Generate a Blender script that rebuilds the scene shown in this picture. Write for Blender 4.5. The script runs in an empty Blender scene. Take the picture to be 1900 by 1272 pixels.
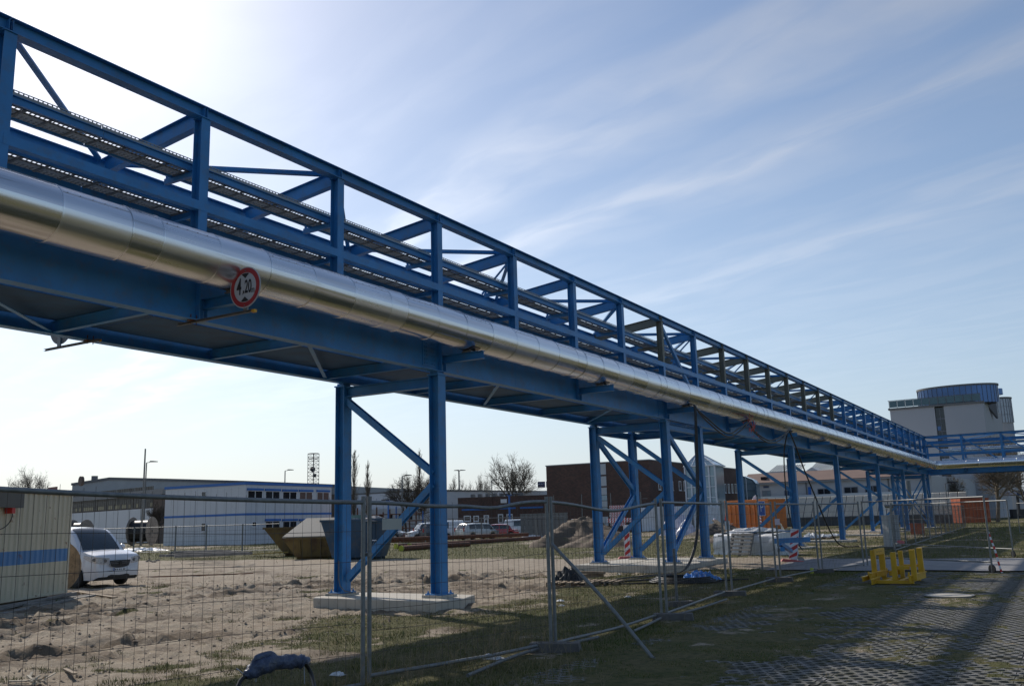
import bpy, math, random
import numpy as np
from mathutils import Vector, Matrix
random.seed(7); rng = np.random.RandomState(7)
scene = bpy.context.scene
COL = scene.collection
R = math.radians

# ---------------------------------------------------------------- camera
F_PX, PITCH, ROLL, YAW, EYE = 1718.23, .1899, .0277, .5351, 1.75
_fw = Vector((-math.sin(YAW)*math.cos(PITCH), math.cos(YAW)*math.cos(PITCH), math.sin(PITCH)))
_r = Vector((math.cos(YAW), math.sin(YAW), 0)); _u = _r.cross(_fw)
_r2 = _r*math.cos(ROLL)-_u*math.sin(ROLL); _u2 = _u*math.cos(ROLL)+_r*math.sin(ROLL)
CAM = Vector((0, 0, EYE))
cd = bpy.data.cameras.new('camera'); cam = bpy.data.objects.new('camera', cd); COL.objects.link(cam)
cam.matrix_world = Matrix(((_r2.x, _u2.x, -_fw.x, 0), (_r2.y, _u2.y, -_fw.y, 0), (_r2.z, _u2.z, -_fw.z, EYE), (0, 0, 0, 1)))
cd.sensor_width = 36; cd.lens = F_PX/1900*36; cd.clip_end = 4000; cd.clip_start = .1
scene.camera = cam
# ---------------------------------------------------------------- light
SUN_AZ, SUN_EL = R(62), R(36)          # azimuth from +Y towards -X
world = bpy.data.worlds.new('World'); scene.world = world; world.use_nodes = True
sun_dir = Vector((-math.sin(SUN_AZ)*math.cos(SUN_EL), math.cos(SUN_AZ)*math.cos(SUN_EL), math.sin(SUN_EL)))
sd = bpy.data.lights.new('sun', 'SUN'); sd.energy = 3.6; sd.angle = R(.6); sd.color = (1, .93, .84)
so = bpy.data.objects.new('sun', sd); COL.objects.link(so); so.rotation_euler = sun_dir.to_track_quat('Z', 'Y').to_euler()
def build_world():
    nt = world.node_tree; N = nt.nodes; Lk = nt.links; N.clear()
    def nd(t, **k):
        n = N.new(t)
        for a, b in k.items(): setattr(n, a, b)
        return n
    def mth(op, a, b=None, c=None, clamp=False):
        n = nd('ShaderNodeMath', operation=op, use_clamp=clamp)
        for i, x in enumerate((a, b, c)):
            if x is None: continue
            if isinstance(x, (int, float)): n.inputs[i].default_value = x
            else: Lk.new(x, n.inputs[i])
        return n.outputs[0]
    sky = nd('ShaderNodeTexSky', sky_type='NISHITA'); sky.sun_disc = False
    sky.sun_elevation = SUN_EL; sky.sun_rotation = -SUN_AZ
    sky.altitude = 60; sky.air_density = 1.0; sky.dust_density = .7; sky.ozone_density = 2.2
    tc = nd('ShaderNodeTexCoord'); sp = nd('ShaderNodeSeparateXYZ'); Lk.new(tc.outputs['Generated'], sp.inputs[0])
    zc = mth('MAXIMUM', sp.outputs[2], .03)
    px = mth('DIVIDE', sp.outputs[0], zc); py = mth('DIVIDE', sp.outputs[1], zc)
    along = mth('SUBTRACT', px, mth('MULTIPLY', py, .4)); across = mth('ADD', py, mth('MULTIPLY', px, .4))
    cb = nd('ShaderNodeCombineXYZ'); Lk.new(mth('MULTIPLY', along, .55), cb.inputs[0]); Lk.new(mth('MULTIPLY', across, 1.5), cb.inputs[1])
    n1 = nd('ShaderNodeTexNoise'); n1.inputs['Scale'].default_value = 1.1; n1.inputs['Detail'].default_value = 3; Lk.new(cb.outputs[0], n1.inputs['Vector'])
    ac2 = mth('ADD', across, mth('MULTIPLY', mth('SUBTRACT', n1.outputs[0], .5), .75))
    cb2 = nd('ShaderNodeCombineXYZ'); Lk.new(mth('MULTIPLY', along, 1.3), cb2.inputs[0]); Lk.new(mth('MULTIPLY', ac2, 3.4), cb2.inputs[1])
    n2 = nd('ShaderNodeTexNoise'); n2.inputs['Scale'].default_value = 1.6; n2.inputs['Detail'].default_value = 7; n2.inputs['Roughness'].default_value = .5; Lk.new(cb2.outputs[0], n2.inputs['Vector'])
    rmp = nd('ShaderNodeValToRGB'); Lk.new(mth('MULTIPLY', ac2, .2), rmp.inputs[0])
    e = rmp.color_ramp.elements; rmp.color_ramp.interpolation = 'B_SPLINE'
    stops = [(0, .15), (.20, .15), (.245, .3), (.28, .05), (.31, .15), (.345, 1.5), (.385, .2), (.42, 0), (.455, 1.6), (.485, .1), (.56, 0), (.66, .9), (.70, .05), (.80, .35), (.9, .1), (1, .3)]
    e[0].position, e[0].color = stops[0][0], (stops[0][1],)*3+(1,)
    e[1].position, e[1].color = stops[-1][0], (stops[-1][1],)*3+(1,)
    for p, v in stops[1:-1]:
        q = e.new(p); q.color = (v, v, v, 1)
    den = mth('MULTIPLY', rmp.outputs[0], mth('MULTIPLY_ADD', n2.outputs[0], 2.4, -.45, clamp=True))
    base = mth('MULTIPLY_ADD', n2.outputs[0], .42, -.19, clamp=True)
    den = mth('ADD', den, base)
    fade = mth('MULTIPLY_ADD', sp.outputs[2], 6, -.5, clamp=True)
    f = mth('MULTIPLY', mth('MULTIPLY', den, fade), .36, clamp=True)
    mix = nd('ShaderNodeMix', data_type='RGBA'); Lk.new(f, mix.inputs[0])
    grey = nd('ShaderNodeMix', data_type='RGBA'); grey.inputs[0].default_value = 1.0
    # clouds take the light of the sky around them, paler and whiter
    lum = nd('ShaderNodeRGBToBW'); Lk.new(sky.outputs[0], lum.inputs[0])
    lb = mth('MULTIPLY', lum.outputs[0], 1.9); cc = nd('ShaderNodeCombineXYZ')
    Lk.new(mth('MULTIPLY', lb, .98), cc.inputs[0]); Lk.new(lb, cc.inputs[1]); Lk.new(mth('MULTIPLY', lb, 1.06), cc.inputs[2])
    # pale haze low over the horizon all round
    hz_ = mth('POWER', mth('SUBTRACT', 1.0, mth('MAXIMUM', sp.outputs[2], 0.0)), 5.5)
    hm = nd('ShaderNodeMix', data_type='RGBA'); Lk.new(mth('MULTIPLY', hz_, .85, clamp=True), hm.inputs[0]); Lk.new(sky.outputs[0], hm.inputs[6]); 
    # the haze glows towards the sun and is duller away from it
    dt = nd('ShaderNodeVectorMath', operation='DOT_PRODUCT'); Lk.new(tc.outputs['Generated'], dt.inputs[0]); dt.inputs[1].default_value = tuple(sun_dir)
    fs = mth('POWER', mth('MULTIPLY_ADD', dt.outputs['Value'], .5, .5, clamp=True), 2.6)
    hr = nd('ShaderNodeMix', data_type='RGBA'); Lk.new(fs, hr.inputs[0]); hr.inputs[6].default_value = (2.2, 3.1, 4.5, 1); hr.inputs[7].default_value = (6.7, 7.15, 7.75, 1); Lk.new(hr.outputs[2], hm.inputs[7])
    Lk.new(hm.outputs[2], mix.inputs[6]); Lk.new(cc.outputs[0], mix.inputs[7])
    bg = nd('ShaderNodeBackground'); bg.inputs[1].default_value = .118
    Lk.new(mix.outputs[2], bg.inputs[0]); out = nd('ShaderNodeOutputWorld'); Lk.new(bg.outputs[0], out.inputs[0])
build_world()
vs = scene.view_settings; vs.view_transform = 'Standard'; vs.look = 'None'; vs.gamma = 1; vs.use_curve_mapping = False; vs.exposure = 0
scene.render.engine = 'CYCLES'; scene.cycles.max_bounces = 8

# ---------------------------------------------------------------- surveying: sight lines give real positions on the ground
def ray(x, y): return _fw*F_PX + _r2*(x-950) - _u2*(y-636)
def GZ(x, y, z=0.0):
    d = ray(x, y); t = (z-EYE)/d.z; return CAM + d*t
def hor(x): return 636+(_fw.z*F_PX+_r2.z*(x-950))/_u2.z
def GD(x, d, z=0.0):
    r = ray(x, hor(x)); r = r/r.dot(_fw); P = CAM + r*(d*math.cos(PITCH)); return Vector((P.x, P.y, z))
def UP(P, y):
    p = Vector((P[0], P[1], 0))-CAM; k = 636-y
    return (k*p.dot(_fw)-F_PX*p.dot(_u2))/(F_PX*_u2.z-k*_fw.z)

# ---------------------------------------------------------------- materials
def lin(c): return tuple(c)+(1,) if len(c) == 3 else c
def mat(name, col, rough=.6, metal=0.0, var=.15, vs_=1.5, bump=0.0, bs=20, dirt=None, spec=.5, stretch=(1, 1, 1), trans=0, noisegeo='pos', coat=0):
    m = bpy.data.materials.new(name); m.use_nodes = True; nt = m.node_tree; N = nt.nodes; Lk = nt.links
    b = N['Principled BSDF']; b.inputs['Roughness'].default_value = rough; b.inputs['Metallic'].default_value = metal
    b.inputs['Specular IOR Level'].default_value = spec
    if coat: b.inputs['Coat Weight'].default_value = coat; b.inputs['Coat Roughness'].default_value = .08
    g = N.new('ShaderNodeNewGeometry'); mp = N.new('ShaderNodeMapping'); mp.inputs['Scale'].default_value = stretch
    Lk.new(g.outputs['Position'], mp.inputs[0])
    n = N.new('ShaderNodeTexNoise'); n.inputs['Scale'].default_value = vs_; n.inputs['Detail'].default_value = 6; Lk.new(mp.outputs[0], n.inputs['Vector'])
    mr = N.new('ShaderNodeMapRange'); mr.inputs[1].default_value = .25; mr.inputs[2].default_value = .75
    mr.inputs[3].default_value = 1-var; mr.inputs[4].default_value = 1+var; Lk.new(n.outputs[0], mr.inputs[0])
    mx = N.new('ShaderNodeVectorMath'); mx.operation = 'SCALE'; mx.inputs[0].default_value = col; Lk.new(mr.outputs[0], mx.inputs['Scale'])
    last = mx.outputs[0]
    if dirt:
        dc, lo, hi, ds = dirt
        n2 = N.new('ShaderNodeTexNoise'); n2.inputs['Scale'].default_value = ds; n2.inputs['Detail'].default_value = 8; n2.inputs['Roughness'].default_value = .65; Lk.new(mp.outputs[0], n2.inputs['Vector'])
        r2 = N.new('ShaderNodeMapRange'); r2.inputs[1].default_value = lo; r2.inputs[2].default_value = hi; Lk.new(n2.outputs[0], r2.inputs[0])
        mm = N.new('ShaderNodeMix'); mm.data_type = 'RGBA'; Lk.new(r2.outputs[0], mm.inputs[0]); Lk.new(last, mm.inputs[6]); mm.inputs[7].default_value = lin(dc); last = mm.outputs[2]
    Lk.new(last, b.inputs['Base Color'])
    if bump:
        n3 = N.new('ShaderNodeTexNoise'); n3.inputs['Scale'].default_value = bs; n3.inputs['Detail'].default_value = 5; Lk.new(mp.outputs[0], n3.inputs['Vector'])
        bp = N.new('ShaderNodeBump'); bp.inputs['Strength'].default_value = bump; bp.inputs['Distance'].default_value = .02; Lk.new(n3.outputs[0], bp.inputs['Height']); Lk.new(bp.outputs[0], b.inputs['Normal'])
    rr = N.new('ShaderNodeMapRange'); rr.inputs[3].default_value = max(0, rough-.08); rr.inputs[4].default_value = min(1, rough+.1); Lk.new(n.outputs[0], rr.inputs[0]); Lk.new(rr.outputs[0], b.inputs['Roughness'])
    if trans: b.inputs['Transmission Weight'].default_value = trans
    return m
def hsv(a, k): return tuple(x*k for x in a)
BLUE = mat('blue_paint', (.036, .20, .45), .42, var=.22, vs_=1.4, dirt=((.085, .15, .24), .50, .82, 4), bump=.06, bs=30, spec=.45)
PRIMER = mat('grey_primer', (.17, .165, .13), .6, var=.12, vs_=3, dirt=((.10, .09, .07), .6, .9, 8))
GALV = mat('galvanised', (.20, .205, .20), .5, .45, var=.25, vs_=14, dirt=((.2, .2, .19), .55, .85, 30))
GALV_D = mat('weathered_galvanised', (.17, .17, .165), .6, .4, var=.25, vs_=20)
WIRE = mat('fence_wire', (.10, .085, .075), .7, .3, var=.2, vs_=30)
CLAD = mat('bright_cladding', (.86, .86, .87), .24, 1.0, var=.05, vs_=3, bump=.09, bs=6, stretch=(2.5, .12, 2.5), dirt=((.50, .48, .45), .56, .8, 5))
def per_section(m):
    nt = m.node_tree; N = nt.nodes; Lk = nt.links; b = N['Principled BSDF']; oi = N.new('ShaderNodeObjectInfo')
    l = b.inputs['Roughness'].links[0].from_socket; a = N.new('ShaderNodeMath'); a.operation = 'MULTIPLY_ADD'; a.inputs[1].default_value = .14; Lk.new(oi.outputs['Random'], a.inputs[0]); Lk.new(l, a.inputs[2]); s_ = N.new('ShaderNodeMath'); s_.operation = 'SUBTRACT'; s_.inputs[1].default_value = .06; Lk.new(a.outputs[0], s_.inputs[0]); Lk.new(s_.outputs[0], b.inputs['Roughness'])
    c = b.inputs['Base Color'].links[0].from_socket; k = N.new('ShaderNodeMapRange'); k.inputs[3].default_value = .86; k.inputs[4].default_value = 1.04; Lk.new(oi.outputs['Random'], k.inputs[0]); v = N.new('ShaderNodeVectorMath'); v.operation = 'SCALE'; Lk.new(c, v.inputs[0]); Lk.new(k.outputs[0], v.inputs['Scale']); Lk.new(v.outputs[0], b.inputs['Base Color'])
per_section(CLAD)
CLAD_D = mat('cladding_bead', (.30, .28, .26), .45, 1.0, var=.1)
CONC = mat('concrete', (.46, .42, .35), .85, var=.12, vs_=3, bump=.25, bs=25, dirt=((.28, .24, .19), .55, .8, 4))
CONC_D = mat('dark_concrete', (.12, .11, .10), .9, var=.25, vs_=8, bump=.3, bs=30)
BLACK = mat('black_rubber', (.012, .012, .012), .5, var=.3, vs_=10)
DARK = mat('dark_plastic', (.02, .02, .022), .45, var=.2)
WHITE = mat('white_panel', (.57, .575, .585), .5, var=.05, vs_=.5, dirt=((.42, .42, .41), .62, .9, .8))
WHITEP = mat('white_plaster', (.56, .56, .55), .8, var=.06, vs_=.3, dirt=((.4, .39, .37), .6, .9, .6))
GREYP = mat('grey_sheet', (.30, .31, .31), .5, var=.08, vs_=.6)
STRIPE = mat('blue_trim', (.03, .14, .42), .5, var=.08)
GLASS = mat('window_glass', (.018, .022, .028), .06, var=.3, vs_=.8, spec=.7)
OLDGLASS = mat('old_dark_glass', (.028, .027, .025), .4, var=.4, vs_=.8, spec=.25)
GLASSB = mat('blue_glass', (.05, .11, .25), .06, .5, var=.25, vs_=.25, spec=.9)
GLASSL = mat('pale_glass', (.26, .34, .38), .12, .3, var=.25, vs_=.6, spec=.8)
CURTAIN = mat('curtain_window', (.13, .075, .06), .5, var=.15)
FRAMEW = mat('white_frame', (.72, .72, .72), .5, var=.05)
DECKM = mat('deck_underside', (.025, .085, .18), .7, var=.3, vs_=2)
WOOD = mat('weathered_wood', (.27, .20, .13), .85, var=.3, vs_=5, bump=.3, bs=30, dirt=((.12, .09, .06), .5, .8, 9))
WOODG = mat('grey_wood', (.22, .205, .185), .9, var=.3, vs_=4, bump=.3, bs=40)
RUST = mat('rusty_steel', (.16, .065, .035), .85, var=.35, vs_=5, dirt=((.06, .03, .02), .5, .7, 8))
ORANGE = mat('orange_paint', (.58, .16, .022), .5, var=.12, vs_=1.2, dirt=((.2, .07, .03), .6, .85, 3))
YELLOW = mat('yellow_paint', (.60, .34, .012), .5, var=.15, vs_=5, dirt=((.25, .12, .03), .6, .78, 12))
RED = mat('red_paint', (.55, .03, .025), .45, var=.1)
REDF = mat('faded_red', (.48, .10, .09), .6, var=.15, vs_=4)
SIGNW = mat('sign_white', (.75, .76, .78), .4, var=.03)
SIGNK = mat('sign_black', (.015, .015, .018), .5, var=.05)
SIGNB = mat('sign_blue', (.02, .09, .38), .4, var=.05)
TARP = mat('white_tarp', (.66, .67, .68), .42, var=.1, vs_=2, bump=.5, bs=6)
TARPG = mat('grey_tarp', (.42, .43, .44), .55, var=.2, vs_=1.2, bump=.4, bs=4)
BLUEPL = mat('blue_sheet', (.05, .22, .55), .4, var=.3, vs_=9)
BARK = mat('bark', (.075, .06, .045), .9, var=.25, vs_=3)
BARKL = mat('light_bark', (.16, .135, .10), .9, var=.25, vs_=3)
ROOFB = mat('brown_roof', (.21, .135, .105), .8, var=.12, vs_=.5)
ROOFP = mat('pale_metal_roof', (.62, .62, .55), .4, .2, var=.08, vs_=.6)
CREAM = None

# ---------------------------------------------------------------- mesh building
class MB:
    def __init__(s): s.v = []; s.f = []; s.smooth = []
    def add(s, vs, fs, sm=False):
        o = len(s.v); s.v += [tuple(v) for v in vs]
        for f in fs: s.f.append(tuple(i+o for i in f)); s.smooth.append(sm)
        return s
    def box(s, x0, x1, y0, y1, z0, z1, M=None):
        vs = [Vector((x, y, z)) for z in (z0, z1) for y in (y0, y1) for x in (x0, x1)]
        if M is not None: vs = [M @ v for v in vs]
        return s.add(vs, [(0, 2, 3, 1), (4, 5, 7, 6), (0, 1, 5, 4), (2, 6, 7, 3), (0, 4, 6, 2), (1, 3, 7, 5)])
    def bar(s, p0, p1, w, h, up=(0, 0, 1)):
        return s.sweep(p0, p1, [(-w/2, -h/2), (w/2, -h/2), (w/2, h/2), (-w/2, h/2)], up)
    def sweep(s, p0, p1, poly, up=(0, 0, 1)):
        p0 = Vector(p0); p1 = Vector(p1); d = (p1-p0).normalized(); up = Vector(up)
        sd_ = d.cross(up)
        if sd_.length < 1e-4: sd_ = d.cross(Vector((0, 1, 0)))
        sd_.normalize(); u = sd_.cross(d)
        n = len(poly)
        vs = [p0+sd_*a+u*b for a, b in poly]+[p1+sd_*a+u*b for a, b in poly]
        fs = [(i, (i+1) % n, n+(i+1) % n, n+i) for i in range(n)]
        fs += [tuple(range(n))[::-1], tuple(range(n, 2*n))]
        return s.add(vs, fs)
    def ibeam(s, p0, p1, h, b, tf=.015, tw=.01, up=(0, 0, 1)):
        h2, b2, w2 = h/2, b/2, tw/2
        return s.sweep(p0, p1, [(-b2, -h2), (b2, -h2), (b2, -h2+tf), (w2, -h2+tf), (w2, h2-tf), (b2, h2-tf), (b2, h2), (-b2, h2), (-b2, h2-tf), (-w2, h2-tf), (-w2, -h2+tf), (-b2, -h2+tf)], up)
    def chan(s, p0, p1, h, b, t=.01, up=(0, 0, 1), flip=1):
        h2 = h/2; q = [(0, -h2), (b, -h2), (b, -h2+t), (t, -h2+t), (t, h2-t), (b, h2-t), (b, h2), (0, h2)]
        q = [(a*flip, c) for a, c in q]
        if flip < 0: q = q[::-1]
        return s.sweep(p0, p1, q, up)
    def prism(s, pts, off):
        n = len(pts); off = Vector(off); pts = [Vector(p) for p in pts]
        vs = pts+[p+off for p in pts]
        return s.add(vs, [(i, (i+1) % n, n+(i+1) % n, n+i) for i in range(n)]+[tuple(range(n))[::-1], tuple(range(n, 2*n))])
    def quad(s, *p): return s.add(p, [tuple(range(len(p)))])
    def tube(s, pts, r, n=8, caps=True, sm=True):
        pts = [Vector(p) for p in pts]; m = len(pts); vs = []; u = None
        for i, p in enumerate(pts):
            d = (pts[min(i+1, m-1)]-pts[max(i-1, 0)]).normalized()
            if u is None:
                u = d.cross(Vector((0, 0, 1)))
                if u.length < .05: u = d.cross(Vector((0, 1, 0)))
            u = (u-d*u.dot(d)).normalized(); w = d.cross(u)
            rr = r[i] if isinstance(r, (list, tuple)) else r
            vs += [p+(u*math.cos(2*math.pi*k/n)+w*math.sin(2*math.pi*k/n))*rr for k in range(n)]
        s.add(vs, [(i*n+k, i*n+(k+1) % n, (i+1)*n+(k+1) % n, (i+1)*n+k) for i in range(m-1) for k in range(n)], sm)
        if caps:
            s.add(vs[:n], [tuple(range(n))[::-1]]); s.add(vs[-n:], [tuple(range(n))])
        return s
    def disc(s, c, ax, r, t, n=24):
        ax = Vector(ax).normalized(); c = Vector(c)
        return s.tube([c-ax*t/2, c+ax*t/2], r, n)
    def grid(s, fn, nu, nv, sm=True):
        vs = [fn(i/nu, j/nv) for i in range(nu+1) for j in range(nv+1)]
        return s.add(vs, [(i*(nv+1)+j, (i+1)*(nv+1)+j, (i+1)*(nv+1)+j+1, i*(nv+1)+j+1) for i in range(nu) for j in range(nv)], sm)

SP = {}   # space matrix of each object
def thing(name, label, cat, loc=(0, 0, 0), rz=0, group=None, local=False):
    o = bpy.data.objects.new(name, None); COL.objects.link(o); o.empty_display_size = .3
    o.location = loc; o.rotation_euler = (0, 0, rz); o['label'] = label; o['category'] = cat
    if group: o['group'] = group
    SP[o] = Matrix.Identity(4) if local else Matrix.Translation(Vector(loc)) @ Matrix.Rotation(rz, 4, 'Z')
    return o
def obj(name, mb, m, parent=None, label=None, cat=None, group=None, kind=None, bevel=0, fix=False):
    V = np.array(mb.v, dtype=float)
    lo, hi = V.min(0), V.max(0); c = Vector(((lo[0]+hi[0])/2, (lo[1]+hi[1])/2, lo[2]))
    me = bpy.data.meshes.new(name); me.from_pydata([tuple(p) for p in V-np.array(c)], [], mb.f)
    if any(mb.smooth): me.polygons.foreach_set('use_smooth', mb.smooth)
    if fix:
        import bmesh
        bm = bmesh.new(); bm.from_mesh(me); bmesh.ops.recalc_face_normals(bm, faces=bm.faces); bm.to_mesh(me); bm.free()
    for q in (m if isinstance(m, (list, tuple)) else [m]): me.materials.append(q)
    me.update()
    o = bpy.data.objects.new(name, me); COL.objects.link(o); o.location = c
    SP[o] = Matrix.Translation(c)
    if parent is not None:
        o.parent = parent; o.matrix_parent_inverse = SP[parent].inverted()
    if label: o['label'] = label
    if cat: o['category'] = cat
    if group: o['group'] = group
    if kind: o['kind'] = kind
    if bevel:
        b = o.modifiers.new('bevel', 'BEVEL'); b.width = bevel; b.segments = 2; b.limit_method = 'ANGLE'; b.harden_normals = False
    return o
def dup(src, parent=None, off=(0, 0, 0), mat_=None, sub=True):
    """copy of a part (and its sub-parts), moved by off"""
    o = src.copy(); COL.objects.link(o); o.location = src.location+Vector(off); SP[o] = Matrix.Translation(o.location)
    if parent is not None: o.parent = parent; o.matrix_parent_inverse = SP[parent].inverted()
    if sub:
        for ch in [c for c in src.children]:
            k = ch.copy(); COL.objects.link(k); k.parent = o; k.matrix_parent_inverse = SP[src].inverted(); SP[k] = Matrix.Translation(k.location+Vector(off))
    return o
def duptree(root, loc, rz, label, group=None):
    r = root.copy(); COL.objects.link(r); r.location = loc; r.rotation_euler = (0, 0, rz); r['label'] = label
    if group: r['group'] = group
    for ch in list(root.children):
        c = ch.copy(); COL.objects.link(c); c.parent = r
        for g_ in ch.children:
            q = g_.copy(); COL.objects.link(q); q.parent = c
    return r
# vectorised value noise / fbm
_perm = rng.rand(256, 256)
def vnoise(x, y):
    xi = np.floor(x).astype(int); yi = np.floor(y).astype(int); fx = x-xi; fy = y-yi
    fx = fx*fx*(3-2*fx); fy = fy*fy*(3-2*fy)
    g = lambda a, b: _perm[a % 256, b % 256]
    return (g(xi, yi)*(1-fx)+g(xi+1, yi)*fx)*(1-fy)+(g(xi, yi+1)*(1-fx)+g(xi+1, yi+1)*fx)*fy
def fbm(x, y, o=4):
    s = 0; a = .5
    for k in range(o): s = s+a*vnoise(x*2**k+17.3*k, y*2**k+5.1*k); a *= .5
    return s/(1-.5**o)
def sst(a, b, x):
    t = np.clip((x-a)/(b-a), 0, 1); return t*t*(3-2*t)
# ---------------------------------------------------------------- ground
def grassness(X, Y):
    n1 = fbm(X*.35+3, Y*.35, 4); n2 = fbm(X*1.1, Y*1.1+9, 4); n3 = fbm(X*.12+40, Y*.12, 3)
    left = sst(-10.2, -13.2, X+(n1-.5)*5)               # 1 = sandy yard
    g = 1-left*.97
    g = np.maximum(g, left*sst(.60, .70, n2)*sst(.5, .6, n1)*.9)
    yc = 34.2+(n3-.5)*3; hw = 4.2+(n1-.5)*1.4
    track = sst(hw+.7, hw-.5, np.abs(Y-yc))
    far = sst(yc+3.2, yc+5.2, Y)
    g = np.maximum(g, far*(.75+.35*n1))
    g = g*(1-track*sst(-7.5, -9.5, X))
    g = g-sst(.60, .72, n2)*.5*(1-left)-sst(.64, .74, n1)*.6*far
    gravel = sst(.5, .56, n1)*far*sst(58, 64, Y)*sst(115, 95, Y)*sst(-6, -12, X)*.9
    g = g-gravel
    g = g-sst(-8.0, -9.6, X)*sst(15, 10, Y)*(.30+.5*sst(.44, .58, n2))*sst(-20, -17, X)*1.0
    return np.clip(g, 0, 1)
def segdist(X, Y, pts):
    D = np.full(np.shape(X), 1e9)
    for (x0, y0), (x1, y1) in zip(pts[:-1], pts[1:]):
        dx, dy = x1-x0, y1-y0; t = np.clip(((X-x0)*dx+(Y-y0)*dy)/(dx*dx+dy*dy), 0, 1); D = np.minimum(D, np.hypot(X-x0-t*dx, Y-y0-t*dy))
    return D
TRK = [(-14.5, 7), (-16.5, 9.9), (-18, 12.3), (-19.7, 15.9), (-20.4, 18.7), (-19.7, 20.8), (-18, 23), (-15, 26)]; TRK2 = [(x-1.9, y+.9) for x, y in TRK]; TRK3 = [(-12.2, 6), (-13.4, 8.1), (-13.5, 9.9), (-12.0, 11.5), (-11.5, 13)]
def tracks(X, Y):
    wob = (fbm(X*.8, Y*.8+77, 3)-.5)*.9
    a = np.exp(-((segdist(X, Y, TRK)+wob)/.42)**2); b = np.exp(-((segdist(X, Y, TRK2)+wob)/.42)**2); c = .7*np.exp(-((segdist(X, Y, TRK3)+wob)/.35)**2)
    return np.clip(a+b+c, 0, 1)
def gheight(X, Y):
    n1 = fbm(X*.5+31, Y*.5, 3)-.5
    g = grassness(X, Y)
    near = sst(60, 35, Y)*sst(-55, -35, X)
    # wheel ruts and churned clods in the bare sand
    w = X*.35+Y*.94+1.2*(vnoise(X*.15, Y*.15)-.5)*4
    rut = np.exp(-((w-16.0)/.38)**2)+np.exp(-((w-18.1)/.4)**2)+.7*np.exp(-((w-23.3)/.4)**2)+.6*np.exp(-((w-11.7)/.35)**2)
    ch = fbm(X*3.1, Y*3.1, 4)-.5; chf = fbm(X*7.5+5, Y*7.5, 3)-.5
    sand = (1-g)*near*sst(-10, -12, X)
    calm = 1-.75*sst(5.2, 3.6, np.abs(Y-34.2))
    z = .05*n1*near+sand*calm*((.16+.2*rut)*ch+.11*chf-.06*rut+.05*np.exp(-((w-17.05)/.45)**2))
    tk = tracks(X, Y); z = z+near*tk*(.38*ch+.20*chf-.03)
    z = z+(1-sand)*near*.05*ch
    pav = sst(-6.2, -4.6, X)*sst(29.9, 29.3, Y)
    cover = sst(.46, .74, fbm(X*.4+8, Y*.4+2, 3)+(fbm(X*4.3, Y*4.3, 3)-.5)*.95+.26*sst(-.6, -4.8, X)*sst(29, 22, Y)+.18*sst(-2.6, -5.0, X)-.10*sst(-1.2, 1.5, X)-.06)
    z = z*(1-pav)+pav*(-.008+.030*cover+.012*ch)
    road = sst(-11, -7, X)*sst(29.2, 29.9, Y)*sst(37.5, 36.8, Y)
    z = z*(1-road)
    dug = np.exp(-((X+13.6)/2.6)**4-((Y-15.9)/.75)**2)*.17+np.exp(-((X+13.6)/2.9)**4-((Y-29.6)/.9)**2)*.14
    z = z-dug
    return z-.0*X
def axis(segs):
    out = []
    for a, b, st in segs: out += list(np.arange(a, b, st))
    return np.array(out+[segs[-1][1]])
gx_ = axis([(-1500, -300, 100), (-300, -80, 12), (-80, -36, 1.2), (-36, -24, .3), (-24, 5, .095), (5, 12, .5), (12, 60, 4), (60, 1500, 90)])
gy_ = axis([(-300, -20, 40), (-20, 4, 2), (4, 24, .095), (24, 40, .22), (40, 70, .6), (70, 160, 4), (160, 2400, 120)])
GX, GY = np.meshgrid(gx_, gy_, indexing='ij'); GH = gheight(GX, GY)
nx, ny = GX.shape
me = bpy.data.meshes.new('ground')
idx = np.arange(nx*ny).reshape(nx, ny)
faces = np.stack([idx[:-1, :-1], idx[1:, :-1], idx[1:, 1:], idx[:-1, 1:]], -1).reshape(-1, 4)
me.vertices.add(nx*ny); me.vertices.foreach_set('co', np.stack([GX, GY, GH], -1).ravel())
me.loops.add(faces.size); me.loops.foreach_set('vertex_index', faces.ravel().astype(np.int32))
me.polygons.add(len(faces)); me.polygons.foreach_set('loop_start', np.arange(0, faces.size, 4, dtype=np.int32)); me.polygons.foreach_set('use_smooth', np.ones(len(faces), bool))
me.update(calc_edges=True); me.validate()
def churn(X, Y):
    w = X*.35+Y*.94+1.2*(vnoise(X*.15, Y*.15)-.5)*4
    r = np.exp(-((w-16.0)/.6)**2)+np.exp(-((w-18.1)/.55)**2)+.8*np.exp(-((w-23.3)/.8)**2)+.7*np.exp(-((w-11.7)/.5)**2)+.7*np.exp(-((w-20.4)/.5)**2)
    r = np.maximum(r*.7, tracks(X, Y)*1.1)+.85*np.exp(-((X+14)/2.6)**2-((Y-14.2)/1.5)**2)*sst(.40, .55, fbm(X*1.3, Y*1.3, 3))
    return np.clip(r*sst(.30, .56, fbm(X*.6+5, Y*.6, 3))+sst(.56, .68, fbm(X*.45, Y*.9+40, 4))*.8, 0, 1)*sst(4.2, 5.4, np.abs(Y-34.2))*sst(60, 40, Y)
at2 = me.attributes.new('churn', 'FLOAT', 'POINT'); at2.data.foreach_set('value', churn(GX, GY).ravel().astype(np.float32))
att = me.attributes.new('grass', 'FLOAT', 'POINT'); att.data.foreach_set('value', grassness(GX, GY).ravel().astype(np.float32))
ground = bpy.data.objects.new('ground', me); COL.objects.link(ground); ground['kind'] = 'structure'
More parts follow.
